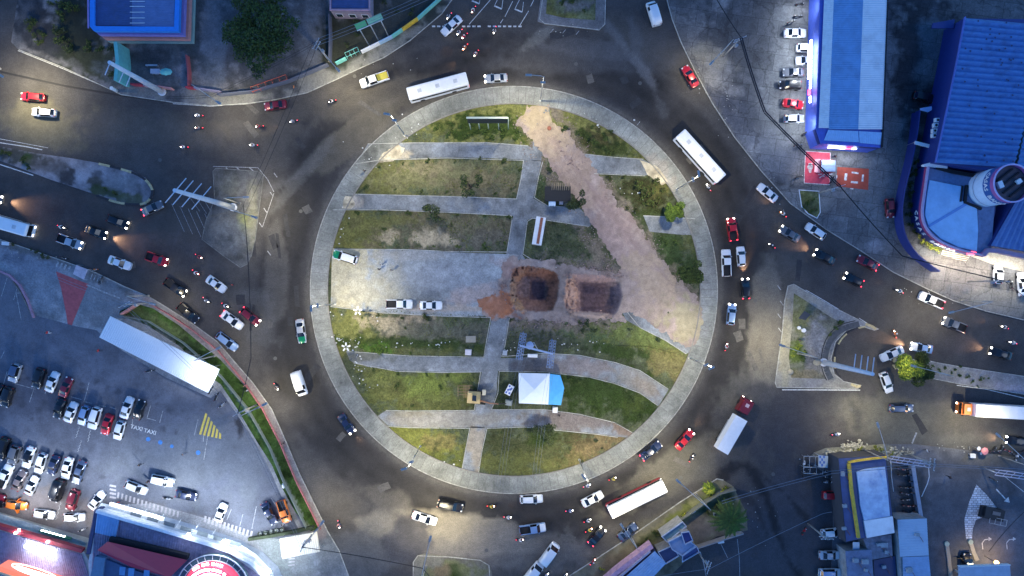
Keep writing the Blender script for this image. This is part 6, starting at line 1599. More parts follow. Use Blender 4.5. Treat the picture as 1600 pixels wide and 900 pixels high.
# small cream canopy
Z = 3.5
o = px([(437, 842), (495, 831), (500, 862), (441, 873)], Z)
r_ = thing('small_canopy', 'small cream corrugated canopy at the lower tip of the grass bank', 'canopy', (o[0].x, o[2].y, .14))
b = MB(); ribbed(b, o[0], o[1], o[2], o[3], .4, .06); b.prism(o, Z - .2, Z - .03, top=False); b.build('roof', mat('cream_sheet', (.66, .62, .50), .6, var=.06), r_)
for w in o:
 c = (o[0] + o[2]) / 2; p = w * .94 + c * .06; b = MB(); b.tube([(p.x, p.y, .14), (p.x, p.y, Z - .2)], .07, 8); b.build('post', M_GALV, r_)
# 6. supermarket, left wing
PURR = mat('mauve_sheet_roof', (.17, .16, .25), .55, metal=.1, var=.3, scale=1.4, grime=.5, grime_col=(.06, .06, .11), gscale=1.0)
Z = 6.0
o = px([(-60, 808), (0, 826), (128, 863), (152, 905), (160, 960), (-60, 960)], Z)
r_ = thing('supermarket_wing', 'supermarket wing with red parapet and bright floodlights at the lower left corner', 'shop', (o[1].x, o[2].y, .14))
b = MB(); b.prism(o, .14, Z - .5); b.build('wall', mat('lit_shop_front', (.34, .36, .34), .7, var=.25, scale=2), r_)
q = px([(-60, 812), (128, 866), (160, 960), (-60, 960)], Z - .4); b = MB(); ribbed(b, q[0], q[1], q[2], q[3], .45, .07); b.build('roof', PURR, r_)
b = MB(); strip_wall(b, [(-60, 806), (0, 824), (128, 861)], .75, Z - 1.0, Z + .1, zpix=Z); b.build('parapet', M_REDP, r_)
b = MB(); q = px([(-60, 800), (0, 817), (60, 833), (134, 855), (134, 848), (62, 822), (0, 803), (-60, 786)], 3.2); b.prism(q, 3.05, 3.2, bottom=True); b.build('awning', mat('awning_grey', (.42, .44, .42), .7, var=.25, scale=2), r_)
b = MB(); p0, p1 = W(62, 829, 4), W(110, 842, 4); b.box(((p0.x + p1.x) / 2, (p0.y + p1.y) / 2, 3.9), ((p1 - p0).length, .25, .8), math.atan2(p1.y - p0.y, p1.x - p0.x)); b.build('sign_board', mat('green_sign', (.03, .22, .10), .5), r_)
for i in range(7):
 t = (i + .8) / 8.6; p = p0.lerp(p1, t); b = MB(); b.box((p.x - .04, p.y + .15, 4.0), (.42, .1, .42), math.atan2(p1.y - p0.y, p1.x - p0.x)); b.build('sign_letter', M_SIGNW, r_)
for i in range(10):
 p = W(4 + i * 13, 818 + i * 4, 2); b = MB(); b.box((p.x, p.y, 3.3), (.7, .5, .25), -.28); b.build('awning_crate', mat('crate_mix_%d' % (i % 3), ((.12, .12, .1), (.35, .3, .25), (.2, .3, .25))[i % 3], .8), r_)
for x, y in ((43, 853), (60, 858), (78, 864)):
 w = W(x, y, Z + .4); b = MB(); b.tube([(w.x, w.y, Z - .4), (w.x, w.y, Z + .5)], .06, 8); hd = b.build('floodlight_post', M_BLACK, r_)
 b = MB(); b.ball((w.x, w.y, Z + .6), .55, .40, .35, 10, 6); b.build('floodlight_lens', M_LENSW, hd)
 spot((w.x + .1, w.y - .3, Z + 1.0), 420, COOL, 150, 1, .2, target=(w.x + .6, w.y - 3.5, Z - .4), parent=r_)
for x, y in ((24, 833), (74, 847), (30, 828)):
 w = W(x, y, Z + .3); b = MB(); b.ball((w.x, w.y, Z + .3), .22, .22, .18, 8, 5); b.build('parapet_lamp', M_LENSW, r_)
for x in (10, 60, 110):
 w = W(x, 812 + x * .27, 4.6); spot((w.x + 1.2, w.y + 1.6, 4.9), 650, (1, .94, .88), 160, 1, .2, target=(w.x + 1.5, w.y + 4.0, 0), parent=r_)
# lit oval sign board on the roof
sg = thing('oval_sign', 'orange red roof sign with white outlined oval lettering in the bottom left corner', 'sign', tuple(W(55, 885, 6)))
sq = px([(-8, 887), (16, 873), (112, 902), (98, 925), (-8, 898)], 7.2)
for i, z in enumerate((6.3, 7.6, 7.6, 6.3, 6.3)): sq[i].z = z
b = MB(); b.add([tuple(p) for p in sq], [(4, 3, 2, 1, 0)]); b.build('panel', mat('lit_orange_panel', (.55, .10, .06), .5, var=.15, emit=(1.0, .22, .12), estr=.35), sg)
c0 = W(55, 893, 7.1); ax = (W(95, 905, 7.1) - W(15, 881, 7.1)).normalized(); ay = Vector((-ax.y, ax.x, .45)).normalized()
b = MB(); pts = [c0 + ax * (4.6 * math.cos(t)) + ay * (1.15 * math.sin(t)) + Vector((0, 0, .15)) for t in [2 * math.pi * i / 28 for i in range(29)]]
b.tube(pts, .08, 6, cap=False); b.build('oval_outline', mat('pink_neon', (1, .6, .6), .5, emit=(1, .5, .5), estr=3), sg)
b = MB()
for i in range(9):
 p = c0 + ax * (-3.4 + i * .85) + Vector((0, 0, .12)); b.box(tuple(p), (.6, .75, .08), math.atan2(ax.y, ax.x) + .15 * (i % 2))
b.build('glowing_letters', M_SIGNW, sg)
b = MB(); strip_wall(b, [(-20, 888), (30, 903), (80, 920)], .35, 6.0, 6.5, zpix=6.2); b.build('yellow_edge', mat('cream_edge', (.7, .6, .35), .6), sg)
b = MB(); q = px([(-40, 890), (40, 910), (60, 950), (-40, 950)], 6.0); b.prism(q, 5.6, 6.05); b.build('blue_backing', M_ROOFB, sg)
# supermarket, right wing
Z = 6.2
fr = [(150, 799), (240, 825), (326, 851), (358, 862), (392, 880), (418, 905), (440, 960)]
o = px(fr + [(140, 960), (136, 880)], Z)
r_ = thing('supermarket_wing', 'supermarket wing with mauve roof, red ridge and bright white front beside the car park', 'shop', (o[0].x, o[5].y, .14))
b = MB(); b.prism(o, .14, Z - .4); b.build('wall', mat('white_shop_front', (.55, .57, .60), .7, var=.15), r_)
q = px([(150, 802), (326, 853), (300, 960), (138, 960)], Z - .3); b = MB(); ribbed(b, q[0], q[1], q[2], q[3], .45, .07); b.build('roof', PURR, r_)
q = px([(326, 853), (358, 864), (418, 908), (300, 960)], Z - .3); b = MB(); ribbed(b, q[0], q[1], q[2], q[3], .45, .07); b.build('roof', PURR, r_)
b = MB(); q = px([(152, 802), (187, 811), (181, 840), (148, 832)], Z); ribbed(b, q[0], q[1], q[2], q[3], .45, .06); b.build('roof_patch', M_ROOFB, r_)
b = MB(); strip_wall(b, fr, .55, Z - .9, Z + .1, zpix=Z); b.build('parapet', mat('bright_white_trim', (.78, .80, .82), .5), r_)
aw = [(158, 786), (240, 808), (330, 836), (368, 846), (400, 866), (424, 892)]
b = MB(); q = px(aw + [(430, 905), (414, 898), (388, 878), (352, 858), (324, 849), (240, 824), (150, 797)], 3.6); b.prism(q, 3.4, 3.6, bottom=True); b.build('awning', mat('pale_awning', (.52, .55, .56), .6, var=.15, scale=1.5), r_)
b = MB(); strip_wall(b, [(172, 787), (240, 806), (255, 811)], .5, 3.5, 3.9, zpix=3.7); b.build('bright_strip', mat('white_strip_light', (1, 1, 1), .5, emit=(.9, .95, 1), estr=1.6), r_)
for i in range(7):
 p0 = W(212 + i * 26, 805 + i * 7.4, 3.75); b = MB(); b.box((p0.x, p0.y, 3.66), (2.2, .85, .07), -.28); b.build('awning_panel', mat('skylight_grey', (.16, .19, .21), .4), r_)
for i in range(6):
 p0 = W(198 + i * 27, 793 + i * 8.0, 3.8); p1 = p0 + Vector((-1.2, -1.9, .1)); b = MB(); b.tube([p0 + Vector((.5, .7, 0)), p1], .05, 6); b.build('tie_rod', M_WHITE, r_)
b = MB(); strip_wall(b, [(137, 866), (150, 797)], .7, Z - 2.4, Z - .05, zpix=Z); b.build('side_parapet', M_NAVY, r_)
b = MB(); q = px([(148, 862), (170, 845), (294, 874), (262, 905), (200, 888)], 7.4)
for i, z in enumerate((6.6, 7.8, 7.8, 6.6, 6.6)): q[i].z = z
b.add([tuple(p) for p in q], [(4, 3, 2, 1, 0)]); b.build('red_ridge_roof', mat('red_ridge', (.42, .02, .05), .5, var=.06), r_)
b = MB(); strip_wall(b, [(172, 842), (235, 856), (294, 870)], .9, Z - .2, 7.0, zpix=6.6); b.build('ridge_wall', M_GUT, r_)
b = MB(); q = px([(150, 868), (200, 888), (262, 908), (250, 960), (140, 960)], 6.5); b.prism(q, 6.0, 6.5); b.build('lower_roof', mat('slate_blue_roof', (.05, .085, .17), .6, var=.15), r_)
b = MB(); q = px([(148, 870), (164, 872), (152, 960), (128, 960)], 6.9); b.prism(q, 6.0, 6.9); b.build('vault_roof', mat('teal_grey_vault', (.12, .20, .30), .5), r_)
for x, y in ((190, 893), (204, 895), (228, 898)):
 b = MB(); w = W(x, y, 6.8); b.box((w.x, w.y, 6.55), (1.1, 1.6, .12), -.1); b.build('skylight', M_ROOFB, r_)
# red drum
cw_ = W(327, 930, 8.5)
dr = thing('drum_sign', 'round red shop drum with white lettering lines and a glazed ring at the bottom edge', 'sign', (cw_.x, cw_.y, 6))
cx_, cy_ = cw_.x, cw_.y
b = MB(); ringw(b, 7.1, 6.0, 7.0, 56, 6.9, .9); b.build('glazed_ring', mat('ring_glass', (.06, .10, .12), .2), dr)
b = MB(); ringw(b, 7.2, 6.9, 7.15, 56, None, .14); ringw(b, 6.15, 6.95, 7.2, 56, None, .12)
for i in range(28):
 a = 2 * math.pi * i / 28; b.box((cx_ + 6.65 * math.cos(a), cy_ + 6.65 * math.sin(a), 7.08), (1.0, .07, .1), a)
b.build('ring_frame', M_WHITE, dr)
b = MB(); ringw(b, 6.0, 6.2, 8.2, 48, 5.3); b.add([(cx_ + 5.3 * math.cos(2 * math.pi * i / 48), cy_ + 5.3 * math.sin(2 * math.pi * i / 48), 8.2) for i in range(48)], [tuple(range(48))])
b.build('drum', mat('lit_red_drum', (.55, .03, .08), .5, emit=(1.0, .10, .18), estr=.35), dr)
rg = random.Random(9)
for k, (r0, a0, a1) in enumerate(((5.65, 70, 128), (4.75, 55, 140), (3.85, 50, 145))):
 a = a0; b = MB()
 while a < a1:
  aa = math.radians(a); zz = 8.24 if r0 < 5.3 else 7.7
  b.box((cx_ + r0 * math.cos(aa), cy_ + r0 * math.sin(aa), zz), (.42, .5, .10), aa); a += 8.2 - k * .2 + (3 if rg.random() < .15 else 0)
 b.build('lettering_line', M_SIGNW, dr)
for x, y, rr_, pw in ((350, 848, .55, 1500), (377, 857, .35, 700), (295, 835, .32, 500), (418, 893, .62, 1800)):
 w = W(x, y, 6.9); t = thing('floodlight', {350: 'largest bright white floodlight on the curved shop front', 377: 'small bright floodlight right of the largest one on the shop front', 295: 'small bright floodlight on the roof edge above the mauve roof', 418: 'very bright white floodlight at the right end of the shop roof'}[x], 'floodlight', (w.x, w.y, 6.1))
 b = MB(); b.tube([(w.x, w.y, 6.1), (w.x, w.y, 6.8)], .07, 8); b.build('post', M_BLACK, t)
 b = MB(); b.ball((w.x, w.y, 6.95), rr_, rr_, rr_ * .7, 12, 7); b.build('lens', M_LENSW, t)
 spot((w.x + .6, w.y + .9, 7.6), pw, COOL, 165, 1, .3, target=(w.x + 3, w.y + 5, 0), parent=t)
 spot((w.x - .3, w.y - .3, 7.9), pw * .12, COOL, 150, 1, .3, target=(w.x - 1, w.y - 1.5, 6), parent=t)
# tall floodlights that light the whole car park
for (x, y), (tx, ty), pw in (((150, 790), (110, 680), 4200), ((250, 812), (250, 690), 4000), ((330, 835), (330, 715), 3600), ((30, 800), (40, 700), 3600)):
 w = W(x, y, 9); spot(tuple(w), pw, (.86, .93, 1.0), 150, 1, .5, target=tuple(W(tx, ty)))
# 7. southeast shops
Z = 4.8
o = px([(1310, 716), (1385, 711), (1392, 760), (1399, 834), (1350, 842), (1322, 848)], Z)
r_ = thing('yellow_edged_shop', 'shop with pale blue roof and worn yellow parapet in the southeast', 'shop', (o[0].x, o[4].y, .12))
b = MB(); b.prism(o, .12, Z - .25); b.build('wall', mat('dark_grey_wall', (.05, .05, .06), .8), r_)
b = MB(); b.add([(p.x, p.y, Z - .2) for p in px([(1311, 717), (1384, 712), (1398, 833), (1350, 841), (1323, 847)], Z)], [tuple(range(5))[::-1]]); b.build('lower_roof', M_ROOFD, r_)
b = MB(); q = px([(1338, 737), (1352, 733), (1382, 729), (1386, 760), (1390, 806), (1350, 813), (1344, 790), (1341, 760)], Z); b.prism(q, Z - .2, Z + .15); b.build('roof', mat('pale_blue_roof', (.52, .60, .72), .55, var=.12, scale=.6, grime=.6, grime_col=(.10, .16, .38), gscale=.25), r_)
b = MB(); q = px([(1349, 813.5), (1394, 806.5), (1397, 832), (1354, 840)], Z); b.prism(q, Z - .2, Z + .2); b.build('roof', M_ROOFP, r_)
b = MB(); strip_wall(b, [(1326, 724), (1330, 765), (1335, 800), (1341, 840)], .55, Z - .3, Z + .35, zpix=Z); b.build('side_parapet', M_YEL, r_)
b = MB(); strip_wall(b, [(1325, 722), (1350, 718), (1386, 714)], .35, Z - .3, Z + .3, zpix=Z); b.build('front_parapet', M_YEL, r_)
windows_on(r_, (o[0].x + .5, o[0].y, 0), (o[1].x - .5, o[1].y, 0), 1.0, 2.8, 0, 1.6)
Z = 4.4
o = px([(1402, 812), (1448, 810), (1458, 940), (1412, 940)], Z)
r_ = thing('pale_roofed_shed', 'long shed with pale blue grey roof below the motorcycle rows', 'shed', (o[0].x, o[2].y, .12))
b = MB(); b.prism(o, .12, Z - .2); b.build('wall', M_WALLG, r_)
b = MB(); q = px([(1402, 812), (1448, 810), (1451, 868), (1406, 870)], Z); ribbed(b, q[0], q[3], q[2], q[1], .5, .06); b.build('roof', mat('grey_blue_sheet', (.42, .50, .60), .5, var=.12, scale=.7, grime=.4, grime_col=(.12, .17, .27), gscale=.35), r_)
b = MB(); q = px([(1410, 870.5), (1451, 869), (1458, 940), (1412, 940)], Z); ribbed(b, q[0], q[3], q[2], q[1], .5, .06); b.build('roof', mat('blue_grey_sheet', (.26, .36, .52), .5, var=.15, scale=.7), r_)
for i, (pl, z, m_, lab) in enumerate((([(1322, 862), (1361, 860), (1364, 900), (1364, 940), (1328, 940)], 4.2, mat('mauve_grey_flat', (.17, .19, .28), .7, var=.2, grime=.4), 'flat mauve grey roof beside the parked silver sedan'),
        ([(1350, 842), (1392, 836), (1394, 868), (1362, 874)], 3.6, mat('patched_concrete', (.20, .20, .25), .8, var=.35, scale=1.2, grime=.5), 'patched concrete roof right below the yellow edged shop'),
        ([(1366, 876), (1398, 870), (1402, 930), (1368, 930)], 3.0, M_NAVY, 'small dark navy roof at the bottom edge beside the pale shed'))):
 o = px(pl, z); r_ = thing('low_building', lab, 'building', (o[0].x, o[-1].y, .12))
 b = MB(); b.prism(o, .12, z - .15); b.build('wall', M_WALLG, r_)
 b = MB(); b.prism(inset(o, .1), z - .15, z); b.build('roof', m_, r_)
 if i < 2:
  b = MB(); a_, c_ = (o[0] + o[1]) / 2, o[2]; b.box(((a_.x * .6 + c_.x * .4), (a_.y * .6 + c_.y * .4), z + .25), (1.3, .9, .5)); b.build('roof_unit', mat('weathered_unit', (.3, .31, .33), .7, var=.3), r_)
w = W(1338, 856, 3.4)
r_ = thing('striped_awning', 'small white and blue striped awning between dark walls', 'awning', (w.x, w.y, .12))
b = MB(); b.box((w.x, w.y, 3.3), (1.3, 2.2, .1)); b.build('roof', M_WHITE, r_); b = MB(); b.box((w.x, w.y - .6, 3.37), (1.28, .9, .04)); b.build('blue_stripe', M_ROOFB, r_)
for s_ in (-1, 1): b = MB(); b.tube([(w.x + .6 * s_, w.y + 1, .12), (w.x + .6 * s_, w.y + 1, 3.3)], .05, 6); b.build('post', M_BLACK, r_)
# filling station canopy
o = px([(1499, 887), (1578, 884), (1584, 960), (1502, 960)], 5.2)
r_ = thing('station_canopy', 'flat grey canopy of the filling station at the bottom edge', 'canopy', (o[0].x, o[0].y, .13))
b = MB(); b.prism(o, 4.7, 5.2, bottom=True); b.build('roof', mat('canopy_grey_blue', (.34, .40, .50), .6, var=.15, scale=.8), r_)
b = MB(); strip_wall(b, [(1499, 885.5), (1578, 882.5)], .15, 4.6, 5.4, zpix=5.2); b.build('edge_trim', M_WHITE, r_)
for x in (1515, 1560): b = MB(); w = W(x, 905, 4.7); b.tube([(w.x, w.y, .12), (w.x, w.y, 4.7)], .18, 10); b.build('post', M_WHITE, r_)
w = W(1560, 880, 3); spot((w.x, w.y + .5, 4.2), 420, (1, .66, .30), 165, 1, .2, parent=r_)
w = W(1527, 884, 3); spot((w.x, w.y, 4.2), 380, (1, .78, .45), 165, 1, .2, parent=r_)
w = W(1557, 879, 3.5); t = thing('globe_lamp', 'orange glowing globe lamp at the edge of the station canopy', 'lamp', (w.x, w.y, .12))
b = MB(); b.tube([(w.x, w.y, .12), (w.x, w.y, 3.3)], .06, 8); b.build('post', M_BLACK, t); b = MB(); b.ball((w.x, w.y, 3.5), .42, .42, .42, 12, 8); b.build('globe', mat('orange_globe', (1, .6, .2), .5, emit=(1, .55, .16), estr=4), t)
# south shops beside the verge
Z = 4.2
o = px([(1023, 861), (1041, 880), (1015, 903), (980, 940), (945, 940), (975, 903)], Z)
r_ = thing('blue_roofed_shop', 'shop with corrugated blue roof and pink fascia below the dry verge', 'shop', (o[1].x, o[3].y, .12))
b = MB(); b.prism(o, .12, Z - .2); b.build('wall', M_NAVY, r_)
q = px([(1023, 861), (1041, 880), (985, 940), (950, 925)], Z); b = MB(); ribbed(b, q[0], q[1], q[2], q[3], .5, .07); b.build('roof', mat('faded_blue_sheet', (.24, .36, .54), .5, var=.15, scale=1), r_)
b = MB(); strip_wall(b, [(1019, 853), (965, 894), (930, 925)], .9, 1.5, 3.9, zpix=3.8); b.build('fascia', mat('pink_mauve_fascia', (.42, .26, .36), .7, var=.3, scale=1.5), r_)
b = MB(); strip_wall(b, [(1016, 861), (970, 900), (940, 925)], .35, 3.6, 4.4, zpix=4.2); b.build('gutter', mat('lilac_grey', (.30, .28, .38), .6), r_)
parts = [('terrace_house', 'house with flat grey blue terrace roof right of the blue roofed shop', [(1044, 846), (1064, 836), (1086, 852), (1066, 868), (1050, 858)], 5.0, mat('terrace_grey_blue', (.23, .29, .42), .7, var=.15)),
   ('low_building', 'navy flat roofed block between the blue shop and the terrace house', [(1028, 862), (1050, 852), (1060, 868), (1040, 880)], 3.8, M_NAVY),
   ('low_building', 'dark blue roofed block at the right side of the terrace house', [(1066, 868), (1088, 853), (1092, 862), (1066, 877)], 3.4, M_ROOFD),
   ('low_building', 'long low block with teal roof along the planted verge', [(1034, 838), (1066, 815), (1072, 822), (1042, 846)], 4.0, mat('teal_blue_roof', (.10, .20, .26), .7, var=.25, scale=1.5)),
   ('low_building', 'blue water tank house behind the terrace house', [(1064, 832), (1076, 830), (1082, 844), (1070, 850)], 5.6, M_BLUEW)]
for nm, lab, pl, z, m_ in parts:
 o = px(pl, z); r_ = thing(nm, lab, 'house' if 'house' in nm else 'building', (o[0].x, o[0].y, .12))
 b = MB(); b.prism(o, .12, z - .12); b.build('wall', M_WALLG, r_); b = MB(); b.prism(inset(o, .08), z - .12, z); b.build('roof', m_, r_)
 b = MB(); strip_wall(b, pl, .14, z, z + .35, closed=True, zpix=z); b.build('parapet', mat('pale_trim', (.38, .42, .52), .7, var=.25), r_)
# ---------------------------------------------------------------- vegetation
def leaf_mat(name, rgb): return mat(name, rgb, .8, var=.45, scale=2.2, spec=.25)
LM = {'dark': leaf_mat('leaf_dark', (.034, .050, .014)), 'mid': leaf_mat('leaf_mid', (.062, .090, .020)), 'bright': leaf_mat('leaf_bright', (.10, .15, .02)), 'lime': leaf_mat('leaf_lime', (.18, .22, .025)),
  'grey': leaf_mat('leaf_grey', (.05, .065, .035)), 'brown': leaf_mat('leaf_brown', (.06, .05, .02)), 'fresh': leaf_mat('leaf_fresh', (.06, .105, .018)), 'yellow': leaf_mat('leaf_yellow', (.36, .38, .04))}
M_BARK = mat('bark', (.10, .075, .05), .9, var=.3, scale=4)
def leaves(b, clumps, n, size, rg, mats=1, shell=.5):
 """n small folded leaf faces spread through ellipsoid clumps (x,y,z,rx,ry,rz)"""
 w = [c[3] * c[4] * c[5] for c in clumps]; tot = sum(w)
 for c, wc in zip(clumps, w):
  for _ in range(max(6, int(n * wc / tot))):
   th = rg.uniform(0, 2 * math.pi); u = rg.uniform(-.55, 1); r = rg.uniform(shell, 1.08)
   s_ = math.sqrt(max(0, 1 - u * u))
   p = Vector((c[0] + c[3] * r * s_ * math.cos(th), c[1] + c[4] * r * s_ * math.sin(th), c[2] + c[5] * r * u))
   a = Vector((rg.gauss(0, 1), rg.gauss(0, 1), rg.gauss(0, .45))).normalized(); q = a.cross(Vector((rg.gauss(0, .6), rg.gauss(0, .6), 1))).normalized()
   sz = size * rg.uniform(.6, 1.4); b.cur = rg.randrange(mats)
   b.add([p - a * sz, p - q * sz * .55, p + a * sz, p + q * sz * .55], [(0, 1, 2, 3)])
 b.cur = 0
def clumpset(rg, x, y, z, r, n, spread=.6, h=.6):
 return [(x + rg.uniform(-1, 1) * r * spread, y + rg.uniform(-1, 1) * r * spread, z + rg.uniform(-.5, .6) * r * h, r * rg.uniform(.3, .5), r * rg.uniform(.3, .5), r * rg.uniform(.25, .42)) for _ in range(n)]
def shrub_mesh(seed, r, mats, n=170, tall=.8):
 rg = random.Random(seed); b = MB(); leaves(b, clumpset(rg, 0, 0, r * tall * .6, r, 6, .55, tall), n, r * .13, rg, len(mats), .2)
 b.v = [(v[0], v[1], max(v[2], .0)) for v in b.v]
 return mesh_only(b, 'shrub', mats)
SH = {}
def shrub(px_, py_, r, tone, label, group=None, z=.13, cat='shrub', name='shrub'):
 k = (tone, R.randrange(3))
 tones = {'dark': ('dark', 'mid'), 'mid': ('mid', 'dark', 'fresh'), 'grey': ('grey', 'dark'), 'bright': ('bright', 'fresh'), 'lime': ('lime', 'bright', 'yellow'), 'olive': ('mid', 'brown', 'dark'), 'yellow': ('yellow', 'bright', 'brown')}[tone]
 if k not in SH: SH[k] = shrub_mesh(hash(tone) % 97 + k[1] if False else sum(map(ord, tone)) + k[1] * 13, 1.0, [LM[t] for t in tones])
 o = bpy.data.objects.new(name, SH[k]); link(o); w = W(px_, py_); o.location = (w.x, w.y, z); s_ = r * S
 o.scale = (s_ * R.uniform(.9, 1.15), s_ * R.uniform(.9, 1.15), s_ * .9); o.rotation_euler = (0, 0, R.uniform(0, 6.28))
 return tag(o, label, cat, group)
def tree(px_, py_, r, h, tones, label, n=5200, seed=1, clumps=16, leaf=.22, spread=.62, name='broadleaf_tree', trunk_px=None, flat=.5, extra=(), group=None, shell=.5):
 """px_,py_ is the crown centre as seen at crown height"""
 w = W(px_, py_, h); g = W(*trunk_px) if trunk_px else w
 root = thing(name, label, 'tree', (g.x, g.y, .12), group=group); rg = random.Random(seed)
 cl = clumpset(rg, w.x, w.y, h, r, clumps, spread, flat) + [(W(a, c, h).x, W(a, c, h).y, h + dz, rr, rr, rr * .8) for a, c, rr, dz in extra]
 b = MB(); leaves(b, cl, n, leaf, rg, len(tones), shell); b.build('crown', [LM[t] for t in tones], root)
 b = MB(); b.tube([(g.x, g.y, .1), (g.x * .5 + w.x * .5, g.y * .5 + w.y * .5, h * .35), (w.x, w.y, h * .75)], [.28 * r / 5 + .08, .2 * r / 5 + .06, .1], 9)
 for c in cl[:9]:
  b.tube([(w.x * .8 + g.x * .2, w.y * .8 + g.y * .2, h * .5), ((w.x + c[0]) / 2, (w.y + c[1]) / 2, h * .75), (c[0], c[1], c[2])], [.12, .08, .03], 6)
 b.build('trunk', M_BARK, root)
 return root
tree(404, 45, 5.6, 8.5, ('dark', 'mid', 'mid', 'mid', 'grey'), 'large dark green broadleaf tree in the blue yard at the top left', n=15000, seed=4, clumps=16, leaf=.22, spread=.60, shell=.55,
  extra=((366, 48, 2.2, 0), (357, 58, 1.4, 0), (452, 40, 1.7, .3), (447, 68, 1.6, 0), (402, 92, 2.4, -.3), (401, 110, 1.3, -.8), (385, -5, 3.0, 0), (428, -12, 2.4, 0), (438, 18, 1.5, 0), (422, 86, 1.5, 0), (377, 84, 1.6, 0), (462, 34, .9, 0), (440, 84, .8, -.5)))
tree(1421, 573, 2.7, 6.0, ('lime', 'bright', 'fresh'), 'bright lime green tree on the nose of the east reservation', n=4200, seed=8, clumps=14, leaf=.17, extra=((1415, 585, 1.2, 0), (1412, 560, 1.0, 0)))
tree(1441, 575, 2.6, 4.6, ('dark', 'mid', 'dark'), 'dark green tree right behind the bright lime green one', n=3200, seed=9, clumps=12, leaf=.18, extra=((1435, 594, 1.3, 0), (1440, 558, 1.3, 0)))
tree(1078, 424, 2.5, 3.2, ('mid', 'dark', 'mid'), 'round dark green tree on the roundabout pavement edge in the east', n=5200, seed=10, clumps=18, leaf=.17, shell=.6)
tree(1053, 331, 2.05, 2.6, ('fresh', 'bright', 'fresh'), 'round light green bush tree on the roundabout edge in the northeast', n=4600, seed=11, clumps=16, leaf=.15, shell=.6)
for x, y, r, t, sd in ((735, 288, 1.5, ('dark', 'mid'), 21), (726, 300, .9, ('mid', 'grey'), 22), (745, 285, 1.1, ('dark', 'grey'), 23)): pass
tree(735, 290, 1.9, 2.4, ('dark', 'mid', 'grey'), 'straggly young tree in the long lawn above the plaza', n=900, seed=21, clumps=9, leaf=.15, spread=.95)
tree(674, 334, 1.5, 2.2, ('dark', 'mid', 'grey'), 'straggly young tree between the two upper left lawns', n=750, seed=22, clumps=8, leaf=.15, spread=.9)
tree(900, 312, 1.8, 2.6, ('dark', 'grey', 'dark'), 'dark young tree right of the shack beside the earth track', n=1300, seed=23, clumps=9, leaf=.16, spread=.8)
tree(850, 680, 2.3, 2.6, ('dark', 'grey', 'dark'), 'dark low tree in the lower right lawn below the tent', n=1500, seed=24, clumps=10, leaf=.16, spread=.8)
def palm(px_, py_, h, R_, label, nf=17, seed=1, name='palm_tree', tones=('dark', 'mid', 'brown')):
 w = W(px_, py_, h); root = thing(name, label, 'palm tree', (w.x, w.y, .12)); rg = random.Random(seed)
 for k in range(nf):
  a = 2 * math.pi * k / nf + rg.uniform(-.15, .15); L = R_ * rg.uniform(.75, 1.05); b = MB(); prev = None
  spine = []
  for i in range(9):
   t = i / 8; spine.append(Vector((w.x + math.cos(a + .15 * t) * L * t, w.y + math.sin(a + .15 * t) * L * t, h + .9 * math.sin(t * 2.2) * .8 - 1.7 * t * t)))
  b.tube(spine, .04, 5, .012)
  for i in range(1, 9):
   for q in range(3):
    t = (i + q / 3) / 9; p = spine[min(7, int(t * 8))].lerp(spine[min(8, int(t * 8) + 1)], t * 8 % 1)
    d = (spine[min(8, int(t * 8) + 1)] - spine[min(7, int(t * 8))]).normalized(); sd = Vector((-d.y, d.x, 0))
    ll = .85 * math.sin(math.pi * (t * .85 + .12)) * rg.uniform(.8, 1.15)
    for s_ in (1, -1):
     e = p + (sd * s_ * .8 + d * .55) * ll + Vector((0, 0, -.25)); b.add([p - d * .12, p + d * .14, e], [(0, 1, 2)])
  b.build('frond', LM[rg.choice(tones)], root)
 b = MB(); b.tube([(w.x, w.y, .1), (w.x + .1, w.y, h * .5), (w.x, w.y, h)], [.26, .2, .17], 10); b.build('trunk', M_BARK, root)
palm(1141, 812, 5.5, 4.2, 'palm tree with spreading fronds beside the planted verge in the south', 22, 3, tones=('mid', 'fresh', 'mid'))
palm(1108, 764, 1.6, 1.6, 'small yellow green palm at the upper tip of the verge', 12, 4, tones=('yellow', 'bright'))
G1 = 'shrubs dotted in the roundabout lawns'
